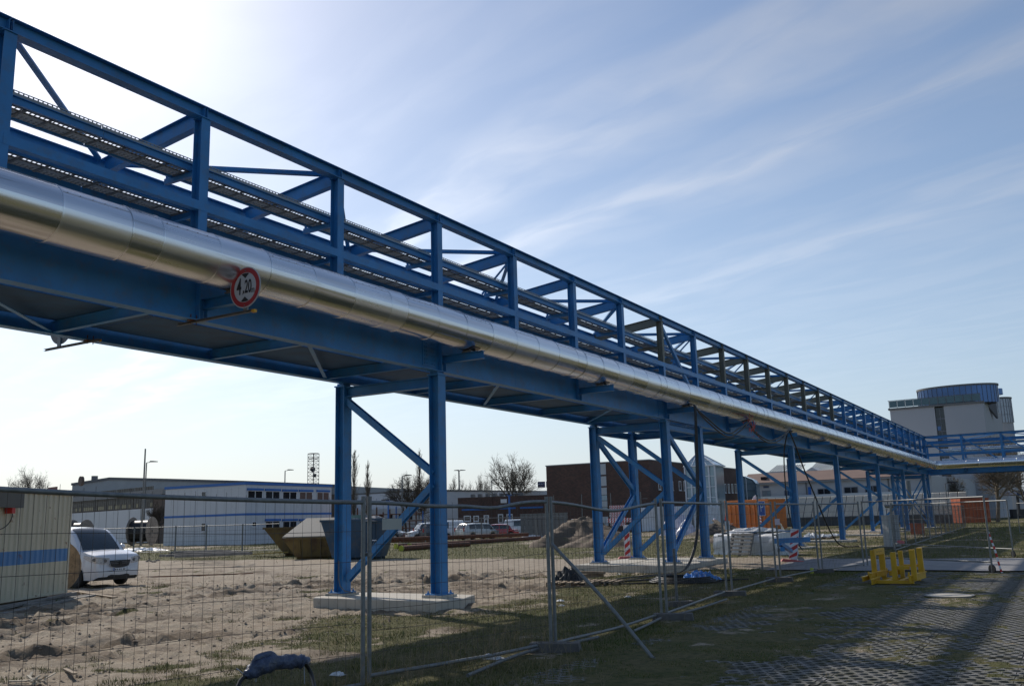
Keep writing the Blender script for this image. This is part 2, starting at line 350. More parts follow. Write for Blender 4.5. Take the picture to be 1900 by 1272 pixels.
def ground_mat():
    m = bpy.data.materials.new('earth'); m.use_nodes = True; nt = m.node_tree; N = nt.nodes; Lk = nt.links; b = N['Principled BSDF']
    b.inputs['Roughness'].default_value = .95; b.inputs['Specular IOR Level'].default_value = .15
    g = N.new('ShaderNodeNewGeometry'); at = N.new('ShaderNodeAttribute'); at.attribute_name = 'grass'
    def noise(s, d=6, ro=.55, off=0):
        mp = N.new('ShaderNodeMapping'); mp.inputs['Location'].default_value = (off, off*2, 0); Lk.new(g.outputs['Position'], mp.inputs[0])
        n = N.new('ShaderNodeTexNoise'); n.inputs['Scale'].default_value = s; n.inputs['Detail'].default_value = d; n.inputs['Roughness'].default_value = ro; Lk.new(mp.outputs[0], n.inputs['Vector']); return n.outputs[0]
    def mr(v, a, b_, c=0, d=1):
        n = N.new('ShaderNodeMapRange'); Lk.new(v, n.inputs[0])
        for i, x in enumerate((a, b_, c, d)): n.inputs[i+1].default_value = x
        return n.outputs[0]
    def mix(f, a, c):
        n = N.new('ShaderNodeMix'); n.data_type = 'RGBA'; Lk.new(f, n.inputs[0])
        for s_, q in ((6, a), (7, c)):
            if isinstance(q, tuple): n.inputs[s_].default_value = lin(q)
            else: Lk.new(q, n.inputs[s_])
        return n.outputs[2]
    sand = mix(mr(noise(2.2, 8, .65), .35, .65), (.38, .32, .24), (.26, .205, .15))
    sand = mix(mr(noise(14, 6, .7, 4), .55, .75), sand, (.19, .15, .115))
    sand = mix(mr(noise(45, 3, .6, 9), .62, .72), sand, (.60, .56, .50))
    a2 = N.new('ShaderNodeAttribute'); a2.attribute_name = 'churn'
    ad2 = N.new('ShaderNodeMath'); ad2.operation = 'ADD'; Lk.new(a2.outputs['Fac'], ad2.inputs[0]); Lk.new(mr(noise(6, 8, .75, 22), .25, .75, -.55, .45), ad2.inputs[1])
    sand = mix(mr(ad2.outputs[0], .25, .8, 0, .85), sand, (.15, .115, .082))
    grs = mix(mr(noise(1.3, 7, .6, 2), .35, .65), (.085, .088, .028), (.15, .125, .058))
    grs = mix(mr(noise(9, 7, .7, 7), .45, .7), grs, (.04, .047, .017))
    grs = mix(mr(noise(26, 4, .7, 3), .6, .75), grs, (.16, .13, .07))
    ad = N.new('ShaderNodeMath'); ad.operation = 'ADD'; Lk.new(at.outputs['Fac'], ad.inputs[0])
    Lk.new(mr(noise(5, 8, .7, 12), .2, .8, -.45, .45), ad.inputs[1])
    Lk.new(mix(mr(ad.outputs[0], .42, .62), sand, grs), b.inputs['Base Color'])
    bp = N.new('ShaderNodeBump'); bp.inputs['Strength'].default_value = .9; bp.inputs['Distance'].default_value = .035
    Lk.new(noise(16, 8, .7, 1), bp.inputs['Height']); Lk.new(bp.outputs[0], b.inputs['Normal'])
    return m
me.materials.append(ground_mat())

# road: worn pale tarmac crossing behind the gate
ASPH = mat('worn_tarmac', (.22, .215, .215), .9, var=.14, vs_=.9, bump=.3, bs=60, dirt=((.36, .33, .29), .55, .75, 1.2))
rd = MB(); K = 60
rowA = [(-8.6+K_*.75, 29.75+.22*math.sin(K_*1.3)+.12*math.sin(K_*3.1)) for K_ in range(K)]
rowB = [(-9.4+K_*.75, 36.9+.3*math.sin(K_*.9)+.1*math.sin(K_*2.7)) for K_ in range(K)]
rd.add([(x, y, .034) for x, y in rowA]+[(x, y, .034) for x, y in rowB], [(i, i+1, K+i+1, K+i) for i in range(K-1)])
obj('road', rd, ASPH, kind='structure')

# grass pavers: concrete lattice blocks with lozenge holes, grass growing in them
PAV = mat('paver_concrete', (.19, .185, .18), .9, var=.25, vs_=7, bump=.4, bs=60, dirt=((.07, .068, .035), .38, .68, 4.5))
def paver_geo(mb, x, y, z, nx_=4, ny_=2, c=.15, wall=.03):
    T = .0
    for i in range(nx_):
        for j in range(ny_):
            cx, cy = x+(i+.5+.5*(j % 2))*c, y+(j+.5)*c; h = c/2-.001; hx, hy = h*.86, h*.70
            o = [(cx-h, cy-h), (cx, cy-h), (cx+h, cy-h), (cx+h, cy), (cx+h, cy+h), (cx, cy+h), (cx-h, cy+h), (cx-h, cy)]
            q = [(cx-h*.93, cy), (cx-h*.36, cy-h*.78), (cx+h*.36, cy-h*.78), (cx+h*.93, cy), (cx+h*.36, cy+h*.78), (cx-h*.36, cy+h*.78)]
            vs = [(a, b, z) for a, b in o]+[(a, b, z) for a, b in q]+[(a, b, z-wall) for a, b in q]
            mb.add(vs, [(0, 1, 9, 8, 7), (1, 2, 3, 11, 10, 9), (3, 4, 5, 12, 11), (5, 6, 7, 8, 13, 12)]+[(8+k, 8+(k+1) % 6, 14+(k+1) % 6, 14+k) for k in range(6)])
pb = MB(); paver_geo(pb, 0, 0, 0); 
cells = []
for i in range(17):
    for j in range(71):
        x = -5.6+i*.606; y = 7.6+j*.305
        if y > 29.2: continue
        P = Vector((x+.3, y+.2, 0)); d = (P-CAM).dot(_fw)
        pxx = 950+F_PX*(P-CAM).dot(_r2)/d
        if d < 1 or pxx > 2100 or pxx < 350: continue
        cells.append((d, x, y))
cells.sort()
pave = thing('grass_paving', 'grey concrete grass pavers with lozenge holes, mossy and overgrown, in front of the mesh fence', 'paving', (-1, 15, 0))
first = None
for k, (d, x, y) in enumerate(cells):
    z = .012+.012*(vnoise(np.array(x*2.1), np.array(y*2.1))-.5)
    if k < 300:
        if first is None: first = obj('paver', pb, PAV, pave); base_loc = first.location.copy(); first.location = base_loc+Vector((x, y, float(z)))
        else:
            o = first.copy(); COL.objects.link(o); o.location = base_loc+Vector((x, y, float(z))); o.rotation_euler = (rng.uniform(-.012, .012), rng.uniform(-.012, .012), rng.uniform(-.006, .006))
    else:
        if k == 300: rest = MB()
        paver_geo(rest, x, y, float(z))
if len(cells) > 300: obj('paver_field', rest, PAV, pave, kind='stuff')

# ---- grass blades
def project(X, Y, Z):
    P = np.stack([X, Y, Z-EYE], -1); d = P@np.array(_fw)
    return 950+F_PX*(P@np.array(_r2))/d, 636-F_PX*(P@np.array(_u2))/d, d
def blades(name, n, dmin, dmax, hh, ww, mats, thr=.35, region=None, kind='stuff', seed=3, power=1.0, straw=.3, only=False):
    r = np.random.RandomState(seed)
    u = r.rand(n); d = (dmin**power+(dmax**power-dmin**power)*u)**(1/power); px = r.uniform(-60, 1960, n)
    rx = np.array(_r2)*1.0
    hy = 636+(_fw.z*F_PX+_r2.z*(px-950))/_u2.z
    D = np.array(_fw)[None]*F_PX+np.array(_r2)[None]*(px-950)[:, None]-np.array(_u2)[None]*(hy-636)[:, None]
    D = D/(D@np.array(_fw))[:, None]; P = D*(d*math.cos(PITCH))[:, None]
    X = P[:, 0]; Y = P[:, 1]
    g = grassness(X, Y); cl = fbm(X*2.3+11, Y*2.3, 3)
    keep = (g+(cl-.5)*1.1 > thr)
    keep &= ~((X > -9) & (Y > 29.5) & (Y < 37.1))
    pav = (X > -5.2) & (Y < 29.4)
    gh = gheight(X, Y)
    fy0 = (Y-7.6) % .305; rowp = (fy0 > .15)*.075; fxm = ((X+5.6-rowp) % .606) % .15; fym = fy0 % .15
    inhole = (np.abs(fxm-.075) < .055) & (np.abs(fym-.075) < .048)
    keep &= (~pav) | inhole | (gh > .004)
    if only: keep &= pav
    keep &= ~((X < -11) & (X > -16) & (Y > 16.4) & (Y < 18.4))
    X, Y, g, d, cl, gh = X[keep], Y[keep], g[keep], d[keep], cl[keep], gh[keep]; n = len(X)
    pv = (X > -5.2) & (Y < 29.4)
    a = r.uniform(0, 2*math.pi, n); w = ww*(.6+.8*r.rand(n))*np.maximum(1, d/16); h = hh*(.35+.9*r.rand(n))*(.6+.9*np.clip((cl-.35)*2.2, 0, 1))*np.where(pv, .5, 1)*np.where(d > 25, 1.1, 1)
    lx = r.normal(0, .45, n)*h; ly = r.normal(0, .45, n)*h; ca, sa = np.cos(a)*w, np.sin(a)*w
    z0 = gh-.01
    V = np.stack([np.stack([X-ca, Y-sa, z0], -1), np.stack([X+ca, Y+sa, z0], -1), np.stack([X+lx, Y+ly, z0+h], -1)], 1).reshape(-1, 3)
    m_ = bpy.data.meshes.new(name); m_.vertices.add(3*n); m_.vertices.foreach_set('co', V.ravel())
    m_.loops.add(3*n); m_.loops.foreach_set('vertex_index', np.arange(3*n, dtype=np.int32)); m_.polygons.add(n); m_.polygons.foreach_set('loop_start', np.arange(0, 3*n, 3, dtype=np.int32))
    for q in mats: m_.materials.append(q)
    cn = fbm(X*.8+70, Y*.8, 3); t = cn+r.normal(0, .13, n)
    mi = np.where(t > .62, 2, np.where(t > .46, 1, 0)); mi = np.where(r.rand(n) < straw*.5, 2, mi)
    m_.polygons.foreach_set('material_index', mi.astype(np.int32)); m_.update(calc_edges=True)
    o = bpy.data.objects.new(name, m_); COL.objects.link(o); o['kind'] = kind
    return o
G1 = mat('grass_green', (.078, .11, .018), .7, var=.3, vs_=2, spec=.2); G2 = mat('grass_olive', (.14, .132, .036), .75, var=.3, vs_=2, spec=.2); G3 = mat('grass_straw', (.26, .205, .10), .8, var=.3, vs_=3, spec=.2)
o = blades('short_grass', 360000, 7.5, 34, .052, .0044, (G1, G2, G3), power=.9)
o['label'] = 'patchy short green and straw coloured grass around the mesh fence and pavers'; o['category'] = 'grass'
o = blades('paver_grass', 300000, 8, 27, .030, .0040, (G1, G2, G3), seed=21, power=1.1, thr=.0, only=True)
o['label'] = 'short moss and grass growing out of the holes of the concrete pavers'; o['category'] = 'grass'
o = blades('rough_grass', 90000, 30, 115, .11, .0035, (G1, G2, G2), seed=9, power=.8, straw=.15)
o['label'] = 'rough sunlit grass on the verge beyond the sandy track'; o['category'] = 'grass'
# dry weeds standing along the fence foot
dw = MB()
for k in range(420):
    if k < 300: P = GD(rng.uniform(560, 1120), rng.uniform(9.6, 14.5))
    else: P = GD(rng.uniform(1180, 1600), rng.uniform(15, 30))
    if rng.rand() < .5: P = P+(Vector((-6.9, P.y, 0))-P)*rng.uniform(.4, 1)
    h = rng.uniform(.15, .5)*(1 if rng.rand() < .4 else .5); b_ = Vector((rng.normal(0, .12), rng.normal(0, .12), 0))
    z = float(gheight(np.array([P.x]), np.array([P.y]))[0])
    p0 = Vector((P.x, P.y, z)); dw.tube([p0, p0+b_*.5*h*2+Vector((0, 0, h*.6)), p0+b_*1.3*h*2+Vector((0, 0, h))], [.0028, .0022, .0012], 3, caps=False)
    for q in range(3):
        s = p0+b_*.5*h*2+Vector((0, 0, h*rng.uniform(.4, .9))); dw.tube([s, s+Vector((rng.normal(0, .06), rng.normal(0, .06), rng.uniform(.03, .1)))], [.0016, .0009], 3, caps=False)
obj('dry_weeds', dw, mat('dry_stalk', (.24, .19, .11), .9, var=.3), kind='stuff', label='thin dry brown weed stalks standing along the foot of the mesh fence', cat='weeds')
# clods and stones scattered over the churned sand
cl = MB()
def rock(mb, c, r, fl=.6):
    ph = [Vector((0, 0, 1)), Vector((0, 0, -.4))]; ring = [Vector((math.cos(a), math.sin(a), rng.uniform(-.1, .4))) for a in [i*math.pi/3+rng.uniform(-.3, .3) for i in range(6)]]
    vs = [c+Vector((q.x*rng.uniform(.7, 1.2), q.y*rng.uniform(.7, 1.2), q.z*fl))*r for q in ph+ring]
    mb.add(vs, [(0, 2+i, 2+(i+1) % 6) for i in range(6)]+[(1, 2+(i+1) % 6, 2+i) for i in range(6)])
for k in range(7000):
    P = GD(rng.uniform(-40, 1000), 10+(rng.rand()**1.3)*26)
    tkv = float(tracks(np.array([P.x]), np.array([P.y]))[0])
    if tkv < .3 and rng.rand() < .45: continue
    if P.x > -10.5 or (abs(P.y-34.2) < 4 and rng.rand() < .85) or (-16 < P.x < -11 and 16 < P.y < 18.6): continue
    w = P.x*.35+P.y*.94
    r_ = rng.uniform(.012, .035)*(1+1.6*tkv*rng.rand())*(1.8 if min(abs(w-16), abs(w-18.1), abs(w-23.3)) < 1 and rng.rand() < .5 else 1)
    z = float(gheight(np.array([P.x]), np.array([P.y]))[0]); rock(cl, Vector((P.x, P.y, z)), r_)
obj('sand_clods', cl, mat('clod', (.23, .18, .135), .95, var=.25, vs_=4), kind='stuff', label='small clods and stones scattered over the churned sandy yard', cat='rubble')
# ---------------------------------------------------------------- pipe bridge
PX0, PY0, BAY = -12.247, 6.797, 3.4947       # near truss axis X, node 0, bay length
FT = 2.76                                    # distance to the far truss
NB = 27
class Run:
    """s runs along the bridge, t across it away from the pipe side"""
    def __init__(q, o, S, T): q.o, q.S, q.T = Vector(o), Vector(S), Vector(T)
    def p(q, s, t, z): return q.o+q.S*s+q.T*t+Vector((0, 0, z))
main = Run((PX0, PY0, 0), (0, 1, 0), (-1, 0, 0)); cross = Run((-12.4, 101.25, 0), (1, 0, 0), (0, 1, 0))
def box_on(mb, run, s0, s1, t0, t1, z0, z1):
    c = [run.p(s, t, z) for z in (z0, z1) for t in (t0, t1) for s in (s0, s1)]
    mb.add(c, [(0, 2, 3, 1), (4, 5, 7, 6), (0, 1, 5, 4), (2, 6, 7, 3), (0, 4, 6, 2), (1, 3, 7, 5)])
def build_bridge(run, n0, n1, label, loc, grey=(), diag_all=False, girder=True, arms='odd'):
    T = thing('pipe_bridge', label, 'pipe bridge', loc)
    S0, S1 = n0*BAY, n1*BAY; X = run.T; up = Vector((0, 0, 1))
    # long chords in mill lengths of four bays
    k = n0
    while k < n1:
        k2 = min(k+4, n1) if (k % 4 == 0) else min(k+(4-k % 4), n1)
        a, b = k*BAY+.004, k2*BAY-.004
        obj('top_chord', MB().ibeam(run.p(a, 0, 8.875), run.p(b, 0, 8.875), .22, .2, .014, .009), BLUE, T)
        obj('top_chord', MB().ibeam(run.p(a, FT, 8.47), run.p(b, FT, 8.47), .32, .2, .014, .009), BLUE, T)
        m = MB(); box_on(m, run, a, b, -.104, .02, 7.08, 7.235); obj('middle_chord', m, BLUE, T)
        m = MB(); box_on(m, run, a, b, FT-.06, FT+.06, 7.08, 7.235); obj('middle_chord', m, BLUE, T)
        m = MB().ibeam(run.p(a, 0, 5.60), run.p(b, 0, 5.60), .86, .22, .02, .012)
        obj('girder', m, BLUE, T)
        m = MB().ibeam(run.p(a, FT, 5.60), run.p(b, FT, 5.60), .86, .22, .02, .012)
        obj('girder', m, BLUE, T)
        k = k2
    def mk(fn, name, m_=BLUE):
        mb = MB(); fn(mb); return obj(name, mb, m_, T)
    s = 0.0
    def post(mb, t=0.0, z0=7.155, z1=8.75):
        mb.ibeam(run.p(0, t, z0), run.p(0, t, z1), .2, .185, .012, .008, up=run.T)
    def capplate(mb, t=0.0): box_on(mb, run, -.11, .11, t-.125, t+.125, 8.75, 8.765)
    def stif(mb):
        for q in (-.03, .03): box_on(mb, run, q-.004, q+.004, -.094, .094, 8.767, 8.95)
    def cbeam(mb): mb.ibeam(run.p(0, .103, 8.775), run.p(0, FT-.12, 8.49), .30, .15, .012, .008)
    def uparm(mb): mb.bar(run.p(0, .103, 7.81), run.p(0, .90, 7.81), .07, .10)
    def lowarm(mb): mb.bar(run.p(0, .103, 7.07), run.p(0, .90, 7.07), .07, .09)
    def hang(mb): mb.bar(run.p(0, .86, 7.76), run.p(0, .86, 7.98), .03, .05, up=run.T)
    def lowcb(mb): mb.ibeam(run.p(.78*BAY, .02, 5.29), run.p(.78*BAY, FT-.02, 5.29), .2, .1, .01, .007)
    def deck(mb): box_on(mb, run, .012, BAY-.012, 1.05, FT-.13, 5.40, 5.408)
    def plan(mb, sgn): mb.sweep(run.p(sgn*.12, .11, 8.86), run.p(sgn*(BAY-.1), FT-.12, 8.60), [(-.05, -.05), (.05, -.05), (.05, -.038), (.006, -.038), (.006, .05), (-.006, .05), (-.006, -.038), (-.05, -.038)])
    def lplan(mb, sgn): mb.sweep(run.p(.78*BAY+sgn*.1, .1, 5.205), run.p(.78*BAY+sgn*(BAY-.1), FT-.1, 5.205), [(-.04, -.006), (.04, -.006), (.04, .006), (-.04, .006)])
    def brace(mb): mb.bar(run.p(0, .12, 8.62), run.p(0, .98, 7.86), .012, .06)
    def dg(mb): mb.bar(run.p(.12, 0, 8.62), run.p(BAY-.1, 0, 6.15), .13, .10, up=run.T)
    def arm(mb):
        mb.ibeam(run.p(.17, -.006, 5.475), run.p(.17, -1.15, 5.475), .18, .13, .011, .008)
        box_on(mb, run, .08, .26, -.02, -.008, 5.37, 5.6)
    def stiff(mb):
        box_on(mb, run, -.006, .006, -.108, -.008, 5.192, 6.008); box_on(mb, run, .165, .177, -.108, -.024, 5.192, 5.368)
    protos = {}
    def put(key, name, fn, i, m_):
        kk = (key, m_.name)
        if kk not in protos:
            mb = MB(); fn(mb); o = obj(name, mb, m_, T); protos[kk] = o; o.location = o.location+run.S*(i*BAY)
            SP[o] = Matrix.Translation(o.location); protos[kk+('b',)] = i
        else: dup(protos[kk], T, run.S*((i-protos[kk+('b',)])*BAY))
    for i in range(n0, n1+1):
        g = PRIMER if i in grey else BLUE
        put('post', 'post', post, i, g); put('foot', 'post_foot', lambda mb: post(mb, 0, 6.033, 7.154), i, BLUE)
        put('cap', 'cap_plate', lambda mb: (capplate(mb), stif(mb)), i, g)
        put('fpost', 'far_post', lambda mb: post(mb, FT, 6.033, 8.305), i, g)
        put('cb', 'crossbeam', cbeam, i, g); put('ua', 'tray_arm', uparm, i, g if i in grey else BLUE); put('la', 'tray_arm', lowarm, i, BLUE)
        put('hg', 'tray_hanger', hang, i, BLUE)
        if i < n1:
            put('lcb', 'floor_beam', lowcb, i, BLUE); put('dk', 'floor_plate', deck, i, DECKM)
            if i % 2: put('lp', 'floor_brace', lambda mb: lplan(mb, 1), i, BLUE)
            if diag_all: put('dg', 'truss_diagonal', dg, i, BLUE)
        if i % 2 == 0:
            if i < n1: put('pr', 'plan_brace', lambda mb: plan(mb, 1), i, BLUE)
            if i > n0: put('pl', 'plan_brace', lambda mb: plan(mb, -1), i, BLUE)
            if i >= 4: put('kb', 'knee_brace', brace, i, BLUE)
        elif arms:
            put('arm', 'pipe_arm', arm, i, BLUE); put('st', 'stiffener', stiff, i, BLUE)
        if i in (0, 3, 7, 12, 16, 20) and i > n0:
            def splice(mb):
                box_on(mb, run, -.62, -.12, -.020, -.0065, 5.26, 5.94)
            def sbolts(mb):
                for a in (-.55, -.47, -.27, -.19):
                    for q in range(7):
                        c = run.p(a, -.026, 5.32+q*.093); mb.tube([c, c-run.T*.016], .014, 6)
            put('sp', 'splice_plate', splice, i, BLUE); put('sb', 'splice_bolts', sbolts, i, BLUE)
        if i == 7 and not diag_all: put('dg7', 'truss_diagonal', dg, i, BLUE)
    return T
BR = build_bridge(main, -4, NB, 'long blue steel pipe bridge running away over the yard', (-13.6, 50, 0), grey=(7, 9, 10, 11, 12, 13, 14, 15))
CB = build_bridge(cross, 0, 8, 'blue pipe bridge crossing at right angles at the far end', (0, 102.6, 0), diag_all=True)
del CB['category']; CB['category'] = 'pipe bridge'

# ---- bright clad pipes
PR = .408; PXc, PZc = -11.49, 6.02
def pipe_section(L):
    mb = MB(); n = 44
    def f(i, j):
        a = 2*math.pi*i; r = PR; return Vector((r*math.cos(a), j*L, r*math.sin(a)))
    mb.grid(f, n, 2)
    # swaged bead at the joint and the longitudinal lap
    mb.grid(lambda i, j: Vector(((PR+.010*math.sin(math.pi*j))*math.cos(2*math.pi*i), -.008+j*.024, (PR+.010*math.sin(math.pi*j))*math.sin(2*math.pi*i))), n, 3)
    return mb
def lap(L, ang):
    mb = MB(); c, s = math.cos(ang), math.sin(ang); r = PR+.002
    for k in range(2):
        a0, a1 = ang, ang+.06
        mb.grid(lambda i, j: Vector(((r+.0025)*math.cos(a0+(a1-a0)*i), j*L, (r+.0025)*math.sin(a0+(a1-a0)*i))), 2, 1, sm=False) if k == 0 else None
    mb.add([(r*c, 0, r*s), (r*c, L, r*s), ((r+.0025)*c, L, (r+.0025)*s), ((r+.0025)*c, 0, (r+.0025)*s)], [(0, 1, 2, 3)])
    return mb
def rivets(L, ang, step=.19):
    mb = MB(); y = .09
    while y < L-.04:
        c = Vector((math.cos(ang+.03), 0, math.sin(ang+.03))); mb.disc(c*(PR+.006)+Vector((0, y, 0)), c, .006, .008, 6); y += step
    return mb
def raw_mesh(name, mb, m):
    me = bpy.data.meshes.new(name); me.from_pydata(mb.v, [], mb.f)
    me.polygons.foreach_set('use_smooth', mb.smooth); me.materials.append(m); me.update(); return me
def raw_obj(name, me, parent, loc=(0, 0, 0), rot=(0, 0, 0)):
    o = bpy.data.objects.new(name, me); COL.objects.link(o); o.parent = parent; o.location = loc; o.rotation_euler = rot; return o
LS = [1.08, .54]; ANG = (.62, 1.25)
SEC = [raw_mesh('cladding_section', pipe_section(L-.002), CLAD) for L in LS]
LAPS = {(a, b): raw_mesh('lap_seam', lap(L-.002, g), CLAD) for a, L in enumerate(LS) for b, g in enumerate(ANG)}
RIVS = {(a, b): raw_mesh('rivet_row', rivets(L, g), DARK) for a, L in enumerate(LS) for b, g in enumerate(ANG)}
def lay_pipe(label, loc, rz, y0, y1, shortat=(), detail=60, group=None):
    T = thing('insulated_pipe', label, 'pipe', loc, rz, local=True)
    r_ = np.random.RandomState(int(abs(y0)*10)+3); y = y0; k = 0
    while y < y1:
        li = 1 if (k in shortat or (k > 24 and k % 6 == 5)) else 0
        s_ = raw_obj('cladding_section', SEC[li], T, (r_.normal(0, .001), y, r_.normal(0, .001)), (r_.normal(0, .002), 0, r_.normal(0, .002)))
        if y < detail:
            raw_obj('lap_seam', LAPS[li, k % 2], s_); raw_obj('rivet_row', RIVS[li, k % 2], s_)
        y += LS[li]; k += 1
    return T, y
PIPE, yend = lay_pipe('large bright metal clad pipe carried on brackets along the near side of the long bridge', (PXc, 0, PZc), 0, 8.17-15*1.08, 99.3, shortat=(15, 21))
# segmented elbow, then the run along the crossing bridge
eb = []
for k in range(7):
    a = math.pi/2*k/6; eb.append((PXc+.75*(1-math.cos(a)), yend+.75*math.sin(a), PZc))
for k in range(6):
    o = MB().tube([eb[k], eb[k+1]], PR, 40); q = obj('elbow_segment', o, CLAD, None); q.parent = PIPE; q.location = q.location-Vector((PXc, 0, PZc)); SP.pop(q)
PIPE2, _ = lay_pipe('bright metal clad pipe along the front of the crossing bridge', (eb[-1][0], eb[-1][1], PZc), -math.pi/2, 0, 24, detail=-1)
# shoes between pipe and brackets
SH = MB(); SH.box(-.13, .13, -.12, .12, 5.566, 5.582); SH.box(-.11, .11, -.10, -.09, 5.582, 5.68); SH.box(-.11, .11, .09, .10, 5.582, 5.68)
SH.box(-.17, -.13, -.05, -.02, 5.566, 5.60); SH.box(.13, .17, .02, .05, 5.566, 5.60)
me_sh = raw_mesh('pipe_shoe', SH, GALV)
me_sd = raw_mesh('saddle', MB().grid(lambda i, j: Vector(((PR+.012)*math.cos(-math.pi/2+(i-.5)*1.1), (j-.5)*.34, PZc+(PR+.012)*math.sin(-math.pi/2+(i-.5)*1.1))), 10, 1), CLAD_D)
for i in range(-3, NB, 2):
    T = bpy.data.objects.new('pipe_shoe', me_sh); COL.objects.link(T); T.location = (PXc, PY0+i*BAY+.17, 0)
    T.parent = PIPE; T.location = (0, PY0+i*BAY+.17, -PZc); raw_obj('saddle', me_sd, T)
# smaller insulated pipe lying on the floor beams between the girders
q = MB().tube([(-12.95, y, 5.635) for y in np.linspace(-6, 100, 30)], .24, 20)
for y in np.arange(-6, 60, 1.1): q.tube([(-12.95, y, 5.635), (-12.95, y+.02, 5.635)], .246, 20, caps=False)
tagm = dict(label='slimmer clad pipe lying inside the long bridge between its two girders', cat='pipe'); obj('insulated_pipe', q, CLAD, **tagm)
q = MB().tube([(x, 102.5, 7.5) for x in np.linspace(-11, 14, 8)], .20, 18)
q.tube([(x, 102.9, 6.6) for x in np.linspace(-11, 14, 8)], .14, 14)
for x in np.arange(-10, 12, 1.7): q.box(x-.06, x+.06, 102.28, 102.34, 7.62, 7.72)
obj('insulated_pipe', q, CLAD, label='pair of thin clad pipes inside the crossing bridge', cat='pipe')

TROUGH = mat('tray_zinc', (.30, .31, .31), .5, .1, var=.15, vs_=6)
# ---- cable trays: blue side rails, perforated galvanised trough on rungs
def tray(label, x0, zb, y0, y1, loc, dirx=True, run=main, back=0):
    T = thing('cable_tray', label, 'cable tray', loc)
    def B(mb, s0, s1, t0, t1, z0, z1): box_on(mb, run, s0, s1, t0, t1, z0, z1)
    rail = zb+.0
    for a in np.arange(y0, y1, 4*BAY):
        b = min(a+4*BAY, y1)-.01
        m = MB().chan(run.p(a, x0, zb+.065), run.p(b, x0, zb+.065), .13, .045, .008, flip=1); obj('side_rail', m, BLUE, T)
        m = MB().chan(run.p(a, x0+.48, zb+.065-back/2), run.p(b, x0+.48, zb+.065-back/2), .13+back, .045, .008, flip=-1); obj('side_rail', m, BLUE, T)
        if back:
            m = MB(); B(m, a, b, x0+.56, x0+.64, zb-.30, zb+.06); obj('support_beam', m, BLUE, T)
        m = MB(); B(m, a, b, x0+.052, x0+.055, zb+.012, zb+.225); B(m, a, b, x0+.425, x0+.428, zb+.012, zb+.12)
        B(m, a, b, x0+.20, x0+.30, zb+.012, zb+.016); B(m, a, b, x0+.055, x0+.085, zb+.012, zb+.016); B(m, a, b, x0+.135, x0+.15, zb+.012, zb+.016)
        B(m, a, b, x0+.35, x0+.365, zb+.012, zb+.016); B(m, a, b, x0+.405, x0+.425, zb+.012, zb+.016)
        B(m, a, b, x0+.05, x0+.056, zb+.245, zb+.26)
        obj('trough', m, TROUGH, T)
        m = MB(); st = .075 if a < 50 else .3
        for q in np.arange(a, b, st):
            B(m, q, q+.02*(st/.075), x0+.05, x0+.055, zb+.225, zb+.245)
            B(m, q+.02, q+.045*(st/.075), x0+.0495, x0+.0515, zb+.172, zb+.18)
            for u in (.085, .15, .30, .365): B(m, q, q+.025*(st/.075), x0+u, x0+u+.05 if u != .085 else x0+.135, zb+.012, zb+.015)
        obj('perforations', m, GALV_D, T, kind='stuff')
    rg = MB(); B(rg, 0, .045, x0+.046, x0+.434, zb+.0, zb+.011); ro = obj('rung', rg, GALV_D, T); first = True
    for a in np.arange(y0+.1, y1, .42 if y1 > 60 else .42):
        if first: ro.location = ro.location+run.S*a; SP[ro] = Matrix.Translation(ro.location); a0 = a; first = False
        else: dup(ro, T, run.S*(a-a0))
    # a few black cables lying in the trough
    m = MB()
    for u, r_ in ((.22, .017), (.26, .02), (.29, .014)):
        m.tube([run.p(s_, x0+u+.008*math.sin(s_*1.3+u*40), zb+.018+r_) for s_ in np.arange(y0, y1, 1.2)], r_, 6)
    obj('cable_bundle', m, BLACK, T)
    return T
tray('upper perforated cable tray on blue rails running inside the long bridge', .20, 7.84, -3.5*BAY, NB*BAY, (-12.7, 45, 7.87))
tray('lower perforated cable tray on blue rails just above the clad pipe', .20, 7.115, -3.5*BAY, NB*BAY, (-12.7, 45, 7.12), back=.06)
tray('upper cable tray inside the crossing bridge', .20, 7.865, 0, 8*BAY, (0, 101.6, 7.87), run=cross)

